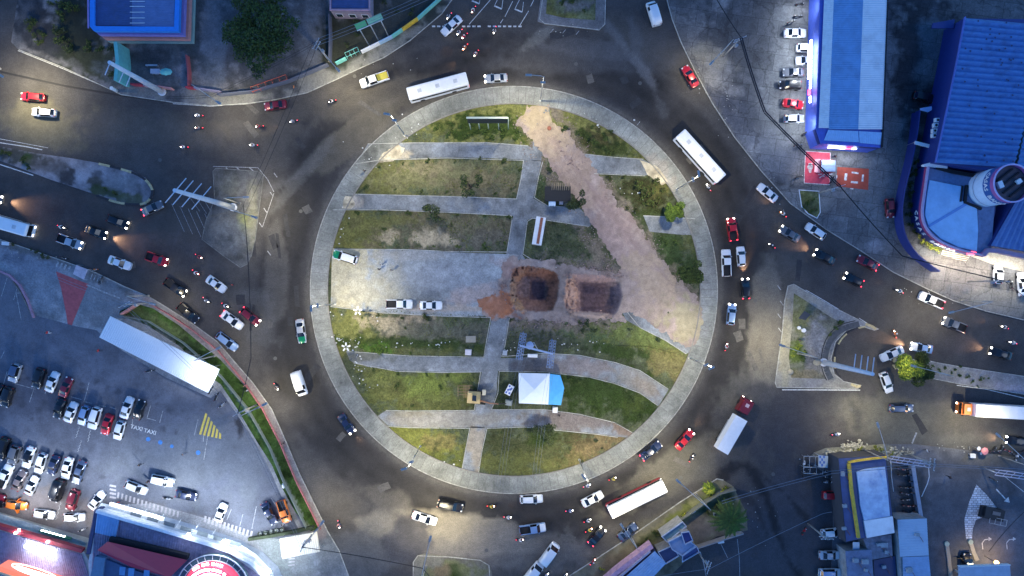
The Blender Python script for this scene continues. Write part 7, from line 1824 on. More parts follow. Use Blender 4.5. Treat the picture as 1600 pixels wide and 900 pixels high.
for lab, tone, pts in (
 ('small round shrub dotted along the long lawn between the two upper left paths', 'dark', ((573, 294, 6), (618, 296, 3), (659, 299, 4), (698, 300, 3), (668, 252, 5), (711, 252, 3), (750, 248, 4), (788, 253, 6), (630, 256, 3), (813, 265, 4), (799, 295, 3), (806, 292, 2.5), (774, 303, 4), (593, 262, 3))),
 ('small dark shrub along the upper edge of the lawn above the plaza', 'dark', ((559, 333, 5.5), (597, 333, 3), (638, 333, 5), (601, 358, 5), (715, 336, 3), (757, 338, 3.5), (795, 340, 5), (641, 336, 3), (545, 350, 2.5))),
 ('shrub at the lower edge of the lawn just above the plaza', 'mid', ((716, 385, 6), (756, 382, 5), (757, 388, 4), (678, 385, 3), (788, 380, 3.5))),
 ('shrub in the greyish lawn above the excavated pits', 'grey', ((873, 368, 4), (838, 403, 4), (874, 412, 4), (920, 398, 3), (903, 358, 3), (857, 265, 7), (867, 350, 3))),
 ('low shrub near the lower edge of the second earth pit', 'grey', ((905, 503, 6), (918, 505, 8), (946, 506, 4), (928, 515, 7), (911, 517, 6), (984, 515, 4), (1028, 531, 6), (799, 501, 5))),
 ('shrub in the lawn directly below the plaza', 'olive', ((665, 495, 8), (591, 493, 3), (630, 497, 4), (750, 497, 3), (633, 512, 3), (712, 499, 3), (566, 497, 2))),
 ('bright green low plants on the lower left hedge strip', 'bright', ((592, 547, 7), (583, 545, 5), (601, 545, 5), (565, 540, 5), (641, 551, 3))),
 ('small dark shrub in the green lawn left of the excavator', 'dark', ((688, 605, 5), (621, 602, 6), (700, 588, 4), (584, 578, 4), (666, 585, 4), (645, 633, 4), (622, 584, 4))),
 ('dark shrub in the lawn right of the tent', 'dark', ((903, 597, 6), (930, 640, 5), (950, 600, 4), (890, 590, 6), (985, 622, 7), (1000, 650, 5), (960, 640, 4))),
 ('dark shrub at the lower right corner of the last lawn', 'grey', ((930, 688, 5), (890, 700, 4), (828, 672, 5), (940, 700, 3), (910, 720, 3))),
 ('shrub among the dark growth beside the upper right track', 'dark', ((882, 201, 7), (925, 199, 4), (954, 205, 5), (966, 228, 4), (930, 222, 9), (945, 215, 8), (920, 215, 7), (945, 235, 7), (957, 240, 5), (900, 208, 5))),
 ('shrub in the dense green growth below the billboard frame', 'mid', ((681, 203, 6), (700, 212, 6), (732, 212, 6), (768, 216, 6), (783, 212, 5), (806, 216, 6), (720, 200, 7), (755, 205, 7), (785, 200, 7), (810, 205, 6), (705, 195, 5), (740, 195, 5))),
 ('shrub in the brown growth left of the round light green bush', 'olive', ((998, 288, 10), (1015, 300, 12), (1006, 305, 11), (1022, 318, 9), (1025, 285, 8), (1010, 318, 8), (1030, 312, 6), (995, 330, 5), (980, 325, 4), (1035, 298, 6), (952, 278, 6), (975, 276, 5))),
 ('plant in the green lawn left of the round dark tree', 'mid', ((1040, 380, 6), (1055, 378, 5), (1033, 372, 5), (1065, 410, 4), (1058, 428, 4)))):
 for x, y, r in pts: shrub(x, y, r, tone, lab, G1)
for lab, tone, z, pts in (
 ('low plant in the row on the east central reservation', 'mid', .14, ((1456, 572, 4), (1466, 578, 4.5), (1475, 574, 4), (1484, 582, 4), (1492, 577, 3.5), (1499, 586, 4), (1510, 588, 4.5), (1518, 596, 4), (1532, 592, 5), (1526, 604, 3), (1500, 572, 3.5), (1543, 590, 2.5))),
 ('bright green shrub on the lower part of the triangular island', 'lime', .15, ((1240, 546, 6), (1248, 540, 5), (1253, 552, 5), (1238, 556, 4))),
 ('dark shrub on the triangular island', 'mid', .15, ((1250, 560, 8), (1258, 550, 5), (1312, 505, 6), (1305, 512, 5), (1296, 522, 4))),
 ('green bush among the rubble at the southeast corner', 'yellow', .14, ((1368, 699, 6), (1376, 703, 4), (1333, 706, 4), (1342, 700, 5), (1392, 708, 4))),
 ('yellow green shrub on the dry verge beside the south road', 'yellow', .14, ((1065, 806, 8), (1075, 800, 6), (1092, 788, 5), (1112, 772, 7), (1126, 768, 7), (1103, 768, 4), (1048, 815, 5), (1133, 762, 5), (940, 888, 5))),
 ('olive shrub low on the dry verge above the shops', 'olive', .14, ((1040, 824, 6), (1025, 832, 7), (1034, 836, 5), (1012, 842, 6), (1048, 822, 5), (1000, 850, 5), (1140, 778, 6), (1120, 790, 6), (1105, 800, 5))),
 ('bright yellow green hedge bush below the curved shop', 'yellow', .16, ((1434, 370, 6), (1440, 376, 6), (1447, 382, 7), (1455, 387, 7), (1463, 391, 7), (1468, 386, 6), (1460, 380, 5), (1452, 378, 5))),
 ('dark plant in the bed between the curved walls', 'dark', .13, ((1420, 262, 7), (1424, 275, 7), (1421, 290, 7), (1420, 305, 7), (1418, 320, 7), (1419, 335, 7), (1422, 350, 7), (1428, 362, 6), (1430, 255, 6), (1432, 268, 6), (1428, 300, 6))),
 ('shrub on the framed grass plot beside the east pavement', 'mid', .15, ((1262, 318, 5), (1270, 312, 4), (1256, 326, 4), (1266, 330, 4), (1275, 328, 3))),
 ('weed on the vegetated kerb beside the zebra stub in the west', 'olive', .13, ((58, 394, 5), (68, 399, 6), (77, 402, 4), (22, 382, 4), (50, 390, 3))),
 ('dark bush on the west central reservation', 'dark', .15, ((42, 252, 8), (46, 262, 5), (15, 240, 6), (5, 238, 6), (166, 296, 5), (180, 302, 5))),
 ('dark plant on the traffic island at the top edge', 'dark', .16, ((892, 2, 8), (878, 5, 6), (912, 18, 4), (905, -4, 6))),
 ('dark shrub on the small traffic island at the bottom edge', 'dark', .15, ((712, 897, 7), (700, 903, 5), (722, 905, 5)))):
 g = 'plants: ' + lab
 for x, y, r in pts: shrub(x, y, r, tone, lab, g, z)
rg = random.Random(12)
for i in range(34):
 x = rg.uniform(50, 180); y = rg.uniform(5, 118)
 if y > 66 + (x - 40) * .42 + 0: continue
 if x > 128 and y < 62: continue
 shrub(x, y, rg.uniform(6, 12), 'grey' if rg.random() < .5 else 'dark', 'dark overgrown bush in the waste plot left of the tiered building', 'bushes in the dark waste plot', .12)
for i in range(16):
 x = rg.uniform(525, 660); y = rg.uniform(2, 80)
 if y > 92 - (x - 520) * .55: continue
 shrub(x, y, rg.uniform(4, 7), 'grey', 'dark weed clump in the plot behind the green billboard', 'weeds in the plot behind the billboard', .12)
# tiny leaves of grass over the lawns
rg = random.Random(2); b = MB(); b2 = MB()
P = np.array([(rg.uniform(510, 1095), rg.uniform(160, 745)) for _ in range(42000)])
ok = (np.hypot(P[:, 0] - CX, P[:, 1] - CY) < RI - 3) & ~inside(P, EARTH) & ~inside(P, [(519, 388), (815, 396), (812, 496), (517, 480)])
for p in PATHS: ok &= ~inside(P, p)
cg = lawn_fn(P); gr = (cg[:, 1] > cg[:, 0] * 1.02) | (np.array([mnoise.noise(Vector((x * .05, y * .05, 4))) for x, y in P]) > .15)
for (x, y), c in zip(P[ok & gr], cg[ok & gr]):
 w = W(x, y); a = rg.uniform(0, 6.28); s_ = rg.uniform(.08, .22); t = b if c[1] < .09 else b2
 dx, dy = math.cos(a) * s_, math.sin(a) * s_
 t.add([(w.x - dx, w.y - dy, .125), (w.x + dy * .4, w.y - dx * .4, .20), (w.x + dx, w.y + dy, .16), (w.x - dy * .4, w.y + dx * .4, .21)], [(0, 1, 2, 3)])
tag(b.build('grass', leaf_mat('grass_dark', (.05, .07, .022))), 'dark grass tufts of the roundabout lawns', 'grass', kind='stuff')
tag(b2.build('grass', leaf_mat('grass_light', (.12, .13, .04))), 'light olive grass tufts of the roundabout lawns', 'grass', kind='stuff')
# litter and stones
def scatter(name, label, cat, areas, m, smin, smax, z, seed, flat_=.5):
 rg = random.Random(seed); b = MB()
 for x, y, rx, ry, n in areas:
  for _ in range(n):
   w = W(x + rg.gauss(0, rx * .5), y + rg.gauss(0, ry * .5)); s_ = rg.uniform(smin, smax)
   b.ball((w.x, w.y, z + s_ * .3), s_ * rg.uniform(.6, 1.2), s_ * rg.uniform(.5, 1), s_ * flat_, 6, 4)
 tag(b.build(name, m), label, cat, kind='stuff')
scatter('litter', 'white litter scattered over the roundabout lawns', 'litter', ((530, 532, 18, 10, 14), (552, 536, 14, 8, 12), (560, 575, 16, 22, 18), (575, 605, 12, 10, 6), (640, 537, 60, 4, 8), (690, 537, 14, 6, 8), (800, 545, 18, 14, 10), (900, 540, 60, 14, 14), (640, 200, 20, 20, 10), (580, 240, 30, 40, 8), (535, 350, 14, 40, 8), (1000, 300, 24, 20, 12), (945, 190, 50, 20, 8), (524, 500, 10, 30, 6), (700, 720, 30, 8, 4), (590, 500, 10, 8, 3)), mat('litter_white', (.6, .6, .58), .7), .06, .24, .14, 5)
scatter('litter', 'pale litter and stones along the kerbs of the approach roads', 'litter', ((1140, 170, 16, 50, 26), (1085, 125, 12, 40, 20), (1215, 300, 30, 30, 14), (1440, 462, 40, 16, 26), (870, 50, 60, 8, 10), (60, 400, 50, 8, 14), (610, 100, 60, 20, 10), (1200, 800, 60, 60, 14), (1275, 555, 14, 24, 20), (1500, 700, 90, 10, 20), (1260, 725, 20, 12, 12)), mat('pale_debris', (.36, .36, .34), .8), .05, .16, .12, 6)
scatter('rubble', 'yellow lit rubble heap at the southeast street corner', 'rubble', ((1333, 696, 16, 6, 90), (1325, 706, 14, 5, 60), (1350, 708, 22, 6, 60), (1400, 706, 26, 7, 60), (1300, 708, 14, 5, 30)), mat('rubble', (.40, .38, .30), .9, var=.4, scale=3), .08, .45, .13, 7, .6)
scatter('spoil', 'loose red and grey soil clods round the excavated pits', 'soil', ((800, 480, 12, 16, 50), (880, 505, 60, 8, 90), (960, 430, 26, 8, 60), (930, 420, 34, 6, 50), (785, 450, 10, 16, 30), (890, 250, 26, 40, 40)), mat('clods', (.24, .17, .15), .95, var=.4, scale=3), .05, .22, .2, 8, .5)
scatter('spoil', 'loose pale earth crumbs along both sides of the diagonal track', 'soil', tuple((x, y, 16, 22, 45) for x, y in ((812, 190), (832, 235), (862, 280), (890, 325), (925, 370), (955, 410), (880, 195), (915, 240), (950, 285), (985, 335), (1025, 390), (1065, 440))), mat('pale_clods', (.24, .19, .165), .95, var=.3, scale=3), .05, .18, .14, 14, .35)
rg = random.Random(21)
for i, (x, y, z_) in enumerate(((1316, 740, 4.7), (1319, 790, 4.7), (1336, 875, 4.3), (1352, 890, 4.3), (1372, 850, 3.7), (1384, 862, 3.7), (1420, 890, 4.5), (1432, 835, 4.5), (1318, 825, 4.7), (1380, 885, 3.1))):
 w = W(x, y, z_); t = thing('roof_unit', 'small grey weathered unit on the roofs of the southeast shops', 'roof unit', (w.x, w.y, z_ - .1), group='roof units on the southeast shops')
 b = MB(); b.box((w.x, w.y, z_ + .2), (rg.uniform(.5, 1.1), rg.uniform(.5, 1), .5), rg.uniform(-.2, .2)); b.build('casing', MATS['weathered_unit'], t)
 b = MB(); b.tube([(w.x + .3, w.y, z_ + .15), (w.x + .9, w.y - .8, z_ + .1), (w.x + 1.3, w.y - 1.5, z_ + .1)], .05, 5); b.build('pipe', M_RUST, t)
# ---------------------------------------------------------------- masts
def arm_mast(base, top, z, arms, label, group=None, r=.55, both=True):
 B = W(*base); T = Vector((B.x, B.y, z)); root = thing('steel_mast', label, 'mast', (B.x, B.y, .12), group=group)
 b = MB(); b.cyl((B.x, B.y, .12), r * 1.5, .3, 14); b.tube([(B.x, B.y, .12), (B.x, B.y, z * .5), (T.x, T.y, z)], [r, r * .85, r * .6], 16); b.build('pole', mat('white_mast', (.62, .64, .68), .5, var=.1, scale=1), root)
 for zz, d0, d1 in arms:
  c = Vector((B.x, B.y, zz)); b = MB(); b.tube([c + Vector((*d0, 0)), c + Vector((*d1, 0))], .09, 8); b.build('arm', mat('pale_arm', (.5, .55, .65), .5), root)
 return root
d = .9
arm_mast((365, 324), (365, 324), 24.5, [(z, (-1.9 * d, -2.3 * d), (2.0 * d, 2.3 * d)) for z in (24.2, 21.6, 18.4, 14.6)], 'thick white steel mast with four double arms leaning over the west hatching')
arm_mast((254, 144), (254, 144), 18.5, [(z, (0, 0), (-.9, -2.2)) for z in (18.3, 13.9, 11.6)], 'thick white steel mast with three single arms at the northwest pavement')
arm_mast((1286, 566), (1286, 566), 19.3, [(z, (0, 0), (.35, 2.9)) for z in (19.1, 17.1, 14.9, 12.6)], 'thick white steel mast with four single arms on the east island')
w = W(183, 142); t = thing('short_pillar', 'short white pillar at the sharp corner of the northwest pavement', 'pillar', (w.x, w.y, .1)); b = MB(); b.tube([(w.x, w.y, .1), (w.x, w.y, 1.9)], .32, 12, .28); b.build('shaft', M_WHITE, t)
b = MB(); b.cyl((w.x, w.y, 1.9), .36, .12, 12); b.build('cap', M_WHITE, t)
# ---------------------------------------------------------------- power poles and wires
def power_pole(base, z, ang, label, arms=2, lamp=None):
 B = W(*base); root = thing('power_pole', label, 'power pole', (B.x, B.y, .12)); a = math.radians(ang)
 b = MB(); b.tube([(B.x, B.y, .12), (B.x, B.y, z)], .17, 10, .11); b.build('pole', M_POLEC, root)
 for i in range(arms):
  zz = z - .4 - i * 1.3; b = MB(); b.box((B.x, B.y, zz), (2.4 - i * .5, .12, .14), a)
  ar = b.build('cross_arm', mat('cross_arm_grey', (.32, .34, .38), .7), root)
  for k in (-1, -.35, .35, 1):
   b = MB(); c = (B.x + math.cos(a) * k * (1.1 - i * .25), B.y + math.sin(a) * k * (1.1 - i * .25), zz + .07); b.cyl(c, .05, .22, 8); b.build('insulator', M_WHITE, ar)
 b = MB(); b.cyl((B.x + .35, B.y - .2, z - 4.2), .28, .8, 12); b.build('transformer', mat('transformer_grey', (.25, .27, .3), .6), root)
 return Vector((B.x, B.y, z))
def wire(pts, label, r=.03, sag=.5, n=1, off=.35, group=None, m=None):
 """pts: world points; n parallel strands in one cable set"""
 b = MB()
 for k in range(n):
  for p, q in zip(pts[:-1], pts[1:]):
   p = Vector(p); q = Vector(q); d = (q - p).normalized(); s_ = Vector((-d.y, d.x, 0)) * off * (k - (n - 1) / 2)
   b.tube([p + s_ + (q - p) * (i / 10) - Vector((0, 0, 4 * sag * (i / 10) * (1 - i / 10))) for i in range(11)], r, 5)
 return tag(b.build('overhead_cable', m or M_GUT), label, 'cable', group)
pA = power_pole((517, 97), 11, 60, 'power pole at the lower end of the painted wall in the northwest')
pB = power_pole((1131, 88), 10.5, 20, 'power pole with pale insulators on the northeast pavement')
pC = power_pole((236, 474), 10, 30, 'power pole at the gate corner above the long canopy')
pD = power_pole((1512, 440), 10.5, -5, 'power pole with dark leaning arms by the east pavement')
pE = power_pole((1088, 859), 9.5, 70, 'power pole at the corner of the shop wall in the south')
pF = power_pole((1278, 302), 9.5, 20, 'power pole below the red painted pad with dark cross arm')
pG = power_pole((1412, 706), 10.5, 85, 'power pole between the rubble and the white gantry')
pH = power_pole((402, 632), 10, 30, 'power pole on the pavement halfway down the grass bank')
pI = power_pole((495, 826), 10, 70, 'power pole at the lower tip of the grass bank')
pJ = power_pole((1262, 818), 9, 0, 'power pole shading the yard above the white hatchback')
ex = lambda x, y, z: W(x, y, z)
WL = mat('lit_wire', (.16, .18, .22), .6)
wire([pA, ex(720, -30, 11)], 'sagging wires running up right from the pole by the painted wall', .035, .8, 3, .6, m=WL)
wire([pA, ex(330, 150, 9), ex(260, 152, 8)], 'wires crossing the blue yard towards the orange railing', .03, .5, 2, .4)
wire([pA, ex(380, 330, 8)], 'dark wire crossing the west arm of the junction', .035, .6, 2, 1.0)
wire([ex(380, 320, 9), ex(388, 420, 9), ex(392, 560, 9), pH], 'thick dark cable hanging over the west queue', .07, .3)
wire([ex(1098, -40, 10), pB], 'dark cable from the top edge to the northeast pole', .09, .4)
wire([pB, ex(1195, 175, 9.5), pF], 'thick dark cable bundle crossing the northeast pavement', .12, .4, 2, .35)
wire([pF, ex(1410, 400, 9), pD], 'thick dark cable bundle running to the curved shop', .11, .4)
wire([pD, ex(1680, 520, 9)], 'dark cable leaving the eastern pole to the right edge', .06, .5)
wire([ex(-40, 385, 9), pC], 'pale wires along the forecourt of the southwest shop', .04, .5, 2, .5, m=WL)
wire([pC, pH], 'wires along the grass bank above the canopy', .03, .5, 2, .5, m=WL)
wire([pH, pI], 'wires along the lower half of the grass bank', .03, .5, 2, .5, m=WL)
wire([pI, ex(660, 888, 9), ex(700, 940, 9)], 'dark cable crossing the road at the bottom left', .07, .5)
wire([pE, ex(1278, 806, 9), ex(1300, 800, 9)], 'pale wire crossing the dark yard in the south', .045, .3, 1, .4, m=WL)
wire([ex(1128, 785, 8), ex(1300, 738, 9), pG], 'upper wires crossing the stained yard towards the rubble corner', .045, .5, 2, .5, m=WL)
wire([pG, ex(1640, 738, 10)], 'wires above the wide southeast forecourt', .045, .4, 2, .4, m=WL)
wire([pE, ex(1010, 905, 8), ex(990, 940, 8)], 'pale wire below the terrace house', .04, .3, m=WL)
wire([ex(1545, 862, 7), ex(1600, 800, 8), ex(1640, 790, 8)], 'dark cable by the black utility truck', .05, .3)
# ---------------------------------------------------------------- northwest details
def railing(pts, h, label, m, name='railing', cat='railing', rails=3, z0=.12, every=2.2):
 P = [W(*p) for p in pts]; root = thing(name, label, cat, (P[0].x, P[0].y, z0))
 for k in range(rails):
  zz = z0 + h * (k + 1) / rails; b = MB(); b.tube([(p.x, p.y, zz) for p in P], .04, 6); b.build('rail', m, root)
 for p, q in zip(P[:-1], P[1:]):
  n = max(1, int((q - p).length / every))
  for i in range(n + 1):
   c = p.lerp(q, i / n); b = MB(); b.tube([(c.x, c.y, z0), (c.x, c.y, z0 + h)], .05, 6); b.build('post', m, root)
 return root
MO = mat('orange_red_paint', (.50, .10, .05), .6)
def ladder(p0, p1, w_, label, n, m, z0, z1, name, cat):
 A = W(*p0); Bq = W(*p1); root = thing(name, label, cat, (A.x, A.y, .12)); d = (Bq - A).normalized(); s_ = Vector((-d.y, d.x, 0)) * w_ / 2
 for k in (-1, 1):
  b = MB(); b.tube([A + s_ * k + Vector((0, 0, z1)), Bq + s_ * k + Vector((0, 0, z1))], .07, 6); b.build('long_rail', m, root)
 for i in range(n + 1):
  c = A.lerp(Bq, i / n); b = MB(); b.tube([c - s_ + Vector((0, 0, z0)), c - s_ + Vector((0, 0, z1)), c + s_ + Vector((0, 0, z1)), c + s_ + Vector((0, 0, z0))], .05, 6); b.build('cross_frame', m, root)
 return root
ladder((397, 143), (451, 124), 1.0, 'orange red tubular frame standing along the northwest pavement', 5, MO, .12, 1.5, 'tube_frame', 'frame')
ladder((543, 90), (562, 81), .9, 'pale green tubular frame beside the painted wall', 3, M_TEAL, .12, 1.6, 'tube_frame', 'frame')
for i, (pts, m_, lab) in enumerate((([(524, 98), (540, 90)], M_TEAL, 'teal first section of the painted wall beside the power pole'), ([(564, 80), (592, 66)], M_WHITE, 'white section of the painted wall with small posts'),
         ([(592, 66), (612, 56)], mat('pale_blue_paint', (.3, .45, .6), .7), 'pale blue section of the painted wall'), ([(612, 56), (628, 45)], M_TEAL, 'teal section of the painted wall before the yellow one'),
         ([(628, 45), (652, 28)], M_YEL, 'yellow section of the painted wall'), ([(652, 28), (692, -8)], M_TEAL, 'long teal section of the painted wall at the top edge'),
         ([(204, 131), (222, 132)], M_REDP, 'short red wall section below the thick white mast'), ([(224, 133), (246, 134)], mat('faded_pink', (.42, .26, .28), .8), 'faded pink wall section right of the red one'), ([(248, 135), (268, 138)], M_SALM, 'salmon wall section at the foot of the white mast'), ([(290, 136), (302, 137)], M_REDP, 'small red wall section at the corner of the yard'), ([(303, 137), (345, 143)], mat('mauve_wall', (.25, .22, .3), .8), 'mauve low wall leading to the orange frame'),
         ([(291, 86), (294, 110), (294, 134)], mat('wine_wall', (.30, .07, .08), .8), 'wine red side wall of the yard below the tiered building'))):
 b = MB(); strip_wall(b, pts, .28, .12, 1.5, zpix=1.3); tag(b.build('painted_wall', m_), lab, 'wall')
b = MB(); strip_wall(b, [(181, 66), (184, 95), (181, 126)], .7, .12, 4.5, zpix=4.3); tag(b.build('teal_side_wall', M_TEAL), 'tall narrow teal wall going down from the tiered building', 'wall')
b = MB(); strip_wall(b, [(340, 148), (395, 142), (450, 126), (512, 100)], .25, .12, 1.6, zpix=1.3); tag(b.build('yard_wall', mat('dark_yard_wall', (.10, .11, .15), .85)), 'dark low wall along the blue yard behind the orange frame', 'wall')
b = MB(); strip_wall(b, [(514, 22), (515, 60), (514, 92)], .2, .12, 2.2, zpix=2); tag(b.build('yard_wall', mat('dark_yard_wall', (.1, .1, .1))), 'wall separating the blue yard from the dark plot', 'wall')
# billboard with green panels
p0, p1 = W(558, 48, 9), W(599, 30, 9); d = (p1 - p0).normalized()
bb = thing('billboard', 'green two panel billboard standing in the dark plot', 'billboard', ((p0.x + p1.x) / 2, (p0.y + p1.y) / 2, .12))
nrm_ = Vector((-d.y, d.x, 0))
for t0, t1, m_ in ((0, .40, mat('sign_green', (.05, .36, .16), .5)), (.45, 1, mat('sign_mint', (.16, .42, .30), .5))):
 a_, c_ = p0.lerp(p1, t0), p0.lerp(p1, t1); b = MB(); b.add([a_ + Vector((0, 0, -.2)), c_ + Vector((0, 0, -.2)), c_ + nrm_ * .9 + Vector((0, 0, .9)), a_ + nrm_ * .9 + Vector((0, 0, .9)), a_ - Vector((0, 0, .3)), c_ - Vector((0, 0, .3)), c_ + nrm_ * .9 + Vector((0, 0, .8)), a_ + nrm_ * .9 + Vector((0, 0, .8))], [(0, 1, 2, 3), (7, 6, 5, 4), (0, 4, 5, 1), (2, 6, 7, 3), (1, 5, 6, 2), (0, 3, 7, 4)]); b.build('panel', m_, bb)
for t in (.1, .5, .9):
 c = p0.lerp(p1, t); b = MB(); b.tube([(c.x, c.y, .12), (c.x, c.y, 9)], .1, 8); b.build('post', M_GALV, bb)
b = MB(); b.tube([p0, p1], .1, 6); b.build('beam', M_WHITE, bb)
# teal kiosk table things
w = W(267, 117); t = thing('market_umbrella', 'small teal umbrella below the tiered building', 'umbrella', (w.x, w.y, .12)); b = MB()
b.add([(w.x, w.y, 2.4)] + [(w.x + 1.3 * math.cos(a) , w.y + .75 * math.sin(a), 2.0) for a in [math.pi * i / 4 for i in range(8)]], [(0, 1 + i, 1 + (i + 1) % 8) for i in range(8)]); b.build('canopy', M_TEAL, t)
b = MB(); b.tube([(w.x, w.y, .12), (w.x, w.y, 2.35)], .03, 6); b.build('pole', M_GALV, t)
w = W(247, 114); t = thing('food_cart', 'small white cart beside the teal umbrella', 'cart', (w.x, w.y, .12)); b = MB(); b.box((w.x, w.y, .75), (1.7, .8, .8)); b.build('body', M_WHITE, t); b = MB(); b.box((w.x, w.y, 1.2), (1.9, .95, .06)); b.build('top', mat('cart_top', (.4, .42, .5), .5), t)
for s_ in (-1, 1): b = MB(); b.tube([(w.x + s_ * .6, w.y - .42, .35), (w.x + s_ * .6, w.y - .5, .35)], .22, 12); b.build('wheel', M_TYRE, t)
w = W(240, 104); t = thing('steel_table', 'narrow steel table above the white cart', 'table', (w.x, w.y, .12)); b = MB(); b.box((w.x, w.y, .85), (2.4, .35, .06)); b.build('top', M_GALV, t)
for s_ in (-1, 1): b = MB(); b.box((w.x + s_ * 1.1, w.y, .47), (.06, .3, .7)); b.build('leg', M_GALV, t)
# ---------------------------------------------------------------- roundabout furniture
# billboard frame
bt = [W(x, 184, 9.5) for x in (731, 746, 761, 778, 794)]
fr_ = thing('large_billboard', 'long dark billboard on five pale legs in the top lawn', 'billboard', (bt[2].x, bt[2].y, .12))
for i, p in enumerate(bt):
 b = MB(); b.tube([(p.x, p.y, .12), (p.x, p.y, 9.5)], .10, 6); b.build('leg', mat('pale_green_steel', (.5, .55, .46), .6), fr_)
b = MB(); b.box((bt[2].x, bt[2].y - .15, 7.7), (bt[4].x - bt[0].x, .12, 3.4)); b.build('panel', mat('billboard_back', (.02, .025, .02), .8), fr_)
b = MB(); b.box((bt[2].x, bt[2].y, 9.5), (bt[4].x - bt[0].x + .2, .35, .08)); b.build('top_rail', mat('pale_green_steel', (.35, .42, .34), .6), fr_)
# shack by the track
w = W(872, 305); t = thing('timber_shack', 'dark open shack with rough log roof beside the earth track', 'shack', (w.x, w.y, .13))
for i in range(9):
 b = MB(); x = w.x - 1.4 + i * .42; b.tube([(x, w.y + .7, 2.1), (x + .1, w.y + 2.2, 2.2)], .11, 7); b.build('log', mat('pale_timber', (.20, .16, .11), .9, var=.3), t)
b = MB(); b.box((w.x - .2, w.y, 2.0), (5.2, 3.0, .08)); b.build('tarpaulin_roof', mat('black_tarp', (.012, .012, .014), .7), t)
for sx in (-2.5, 2.2):
 for sy in (-1.3, 1.3): b = MB(); b.tube([(w.x + sx, w.y + sy, .13), (w.x + sx, w.y + sy, 2.0)], .06, 6); b.build('post', M_BARK, t)
for (x, y), d_, m_, nm, lab in (((862, 315), (1.25, 2.0, 1.7), mat('pale_blue_box', (.45, .58, .72), .5), 'kiosk_box', 'pale blue box kiosk at the front of the dark shack'), ((876, 314), (.7, 1.6, 1.4), mat('grey_lid', (.4, .38, .42), .6), 'steel_locker', 'narrow grey locker right of the pale blue box')):
 w = W(x, y); t = thing(nm, lab, 'box', (w.x, w.y, .13)); b = MB(); b.box((w.x, w.y, .13 + d_[2] / 2), d_); b.build('body', m_, t); b = MB(); b.box((w.x, w.y, .13 + d_[2] + .03), (d_[0] + .1, d_[1] + .1, .06)); b.build('lid', m_, t)
 b = MB(); b.box((w.x, w.y - d_[1] / 2 - .01, 1.0), (d_[0] * .6, .03, .5)); b.build('hatch', M_WIN, t)
# container
p0, p1 = W(845, 341), W(838, 383); d = (p1 - p0); a = math.atan2(d.y, d.x); c = (p0 + p1) / 2
t = thing('site_container', 'narrow white container with a rusty stripe in the central lawn', 'container', (c.x, c.y, .13))
b = MB(); b.box((c.x, c.y, 1.3), (d.length, 1.9, 2.3), a); b.build('body', M_WHITE, t)
b = MB(); b.box((c.x + .15, c.y, 2.47), (d.length * .96, .55, .05), a); b.build('rusty_stripe', M_RUST, t)
for s_ in (-1, 1): b = MB(); b.box((c.x + s_ * d.x * .5 * 1.005, c.y + s_ * d.y * .5 * 1.005, 1.3), (.06, 1.6, 2.0), a); b.build('door', mat('pale_grey_door', (.5, .48, .5), .6), t)
b = MB(); w = W(858, 201); b.tube([(w.x, w.y, .2), (w.x, w.y, .5)], .42, 14); tag(b.build('buried_drum', M_RUST), 'dark round drum lying on the pale earth track', 'drum')
# tent
Z = 2.6
o = px([(810.5, 583), (866, 583), (858, 633), (811, 630)], Z); ap = W(836, 610, 3.9);
tn = thing('event_tent', 'white pyramid tent with bright blue flap in the lower lawn', 'tent', (ap.x, ap.y, .13))
b = MB()
m1, m2 = mat('tent_white', (.70, .75, .80), .7, var=.04), mat('tent_blue', (.06, .34, .66), .6, var=.08)
e = px([(810.5, 583), (859, 584), (857, 632), (811, 630)], Z)
ap = W(835, 609, 3.8)
b.add([tuple(v) for v in e] + [tuple(ap)], [(0, 4, 1)[::-1], (1, 4, 2)[::-1], (2, 4, 3)[::-1], (3, 4, 0)[::-1]]); b.build('roof', m1, tn)
q = px([(859, 584), (876, 587), (882, 607), (877, 634), (857, 632)], Z); q[1].z = q[2].z = q[3].z = 1.9
b = MB(); b.add([tuple(v) for v in q], [(0, 4, 3, 2, 1)]); b.build('blue_flap', m2, tn)
for v in e + [q[1], q[3]]:
 b = MB(); b.tube([(v.x, v.y, .13), (v.x, v.y, v.z - .05)], .04, 6); b.build('pole', M_GALV, tn)
b = MB()
for i in range(4):
 v0, v1 = e[i], e[(i + 1) % 4]
 if i == 1: continue
 b.box(((v0.x + v1.x) / 2, (v0.y + v1.y) / 2, Z - .15), ((v1 - v0).length, .03, .3), math.atan2(v1.y - v0.y, v1.x - v0.x))
b.build('valance', m1, tn)
# excavator
w = W(748, 620); ex_ = thing('excavator', 'cream coloured excavator standing on the path in the lower lawn', 'excavator', (w.x, w.y, .15))
MC = mat('excavator_cream', (.55, .42, .20), .5, var=.12, grime=.3)
for s_ in (-1, 1):
 b = MB(); b.box((w.x - .3, w.y + s_ * 1.05, .55), (3.4, .5, .8), -.12); b.build('track', M_TYRE, ex_)
b = MB(); b.box((w.x - .9, w.y + .1, 1.35), (2.6, 2.3, .9), -.08); b.box((w.x - 1.7, w.y + .1, 1.9), (.9, 2.1, .35), -.08); b.build('house', MC, ex_)
b = MB(); b.box((w.x - .75, w.y + .15, 2.25), (1.15, 1.45, 1.0), -.08, .9); cb = b.build('cab', MC, ex_)
b = MB(); b.box((w.x - .75, w.y + .15, 2.78), (.85, 1.15, .06), -.08); b.build('roof_window', M_WIN, cb)
b = MB(); b.tube([(w.x + .4, w.y - .5, 1.8), (w.x + 2.4, w.y - .8, 3.1), (w.x + 4.0, w.y - 1.0, 2.6)], .16, 6); b.build('boom', mat('boom_rust', (.30, .15, .08), .6), ex_)
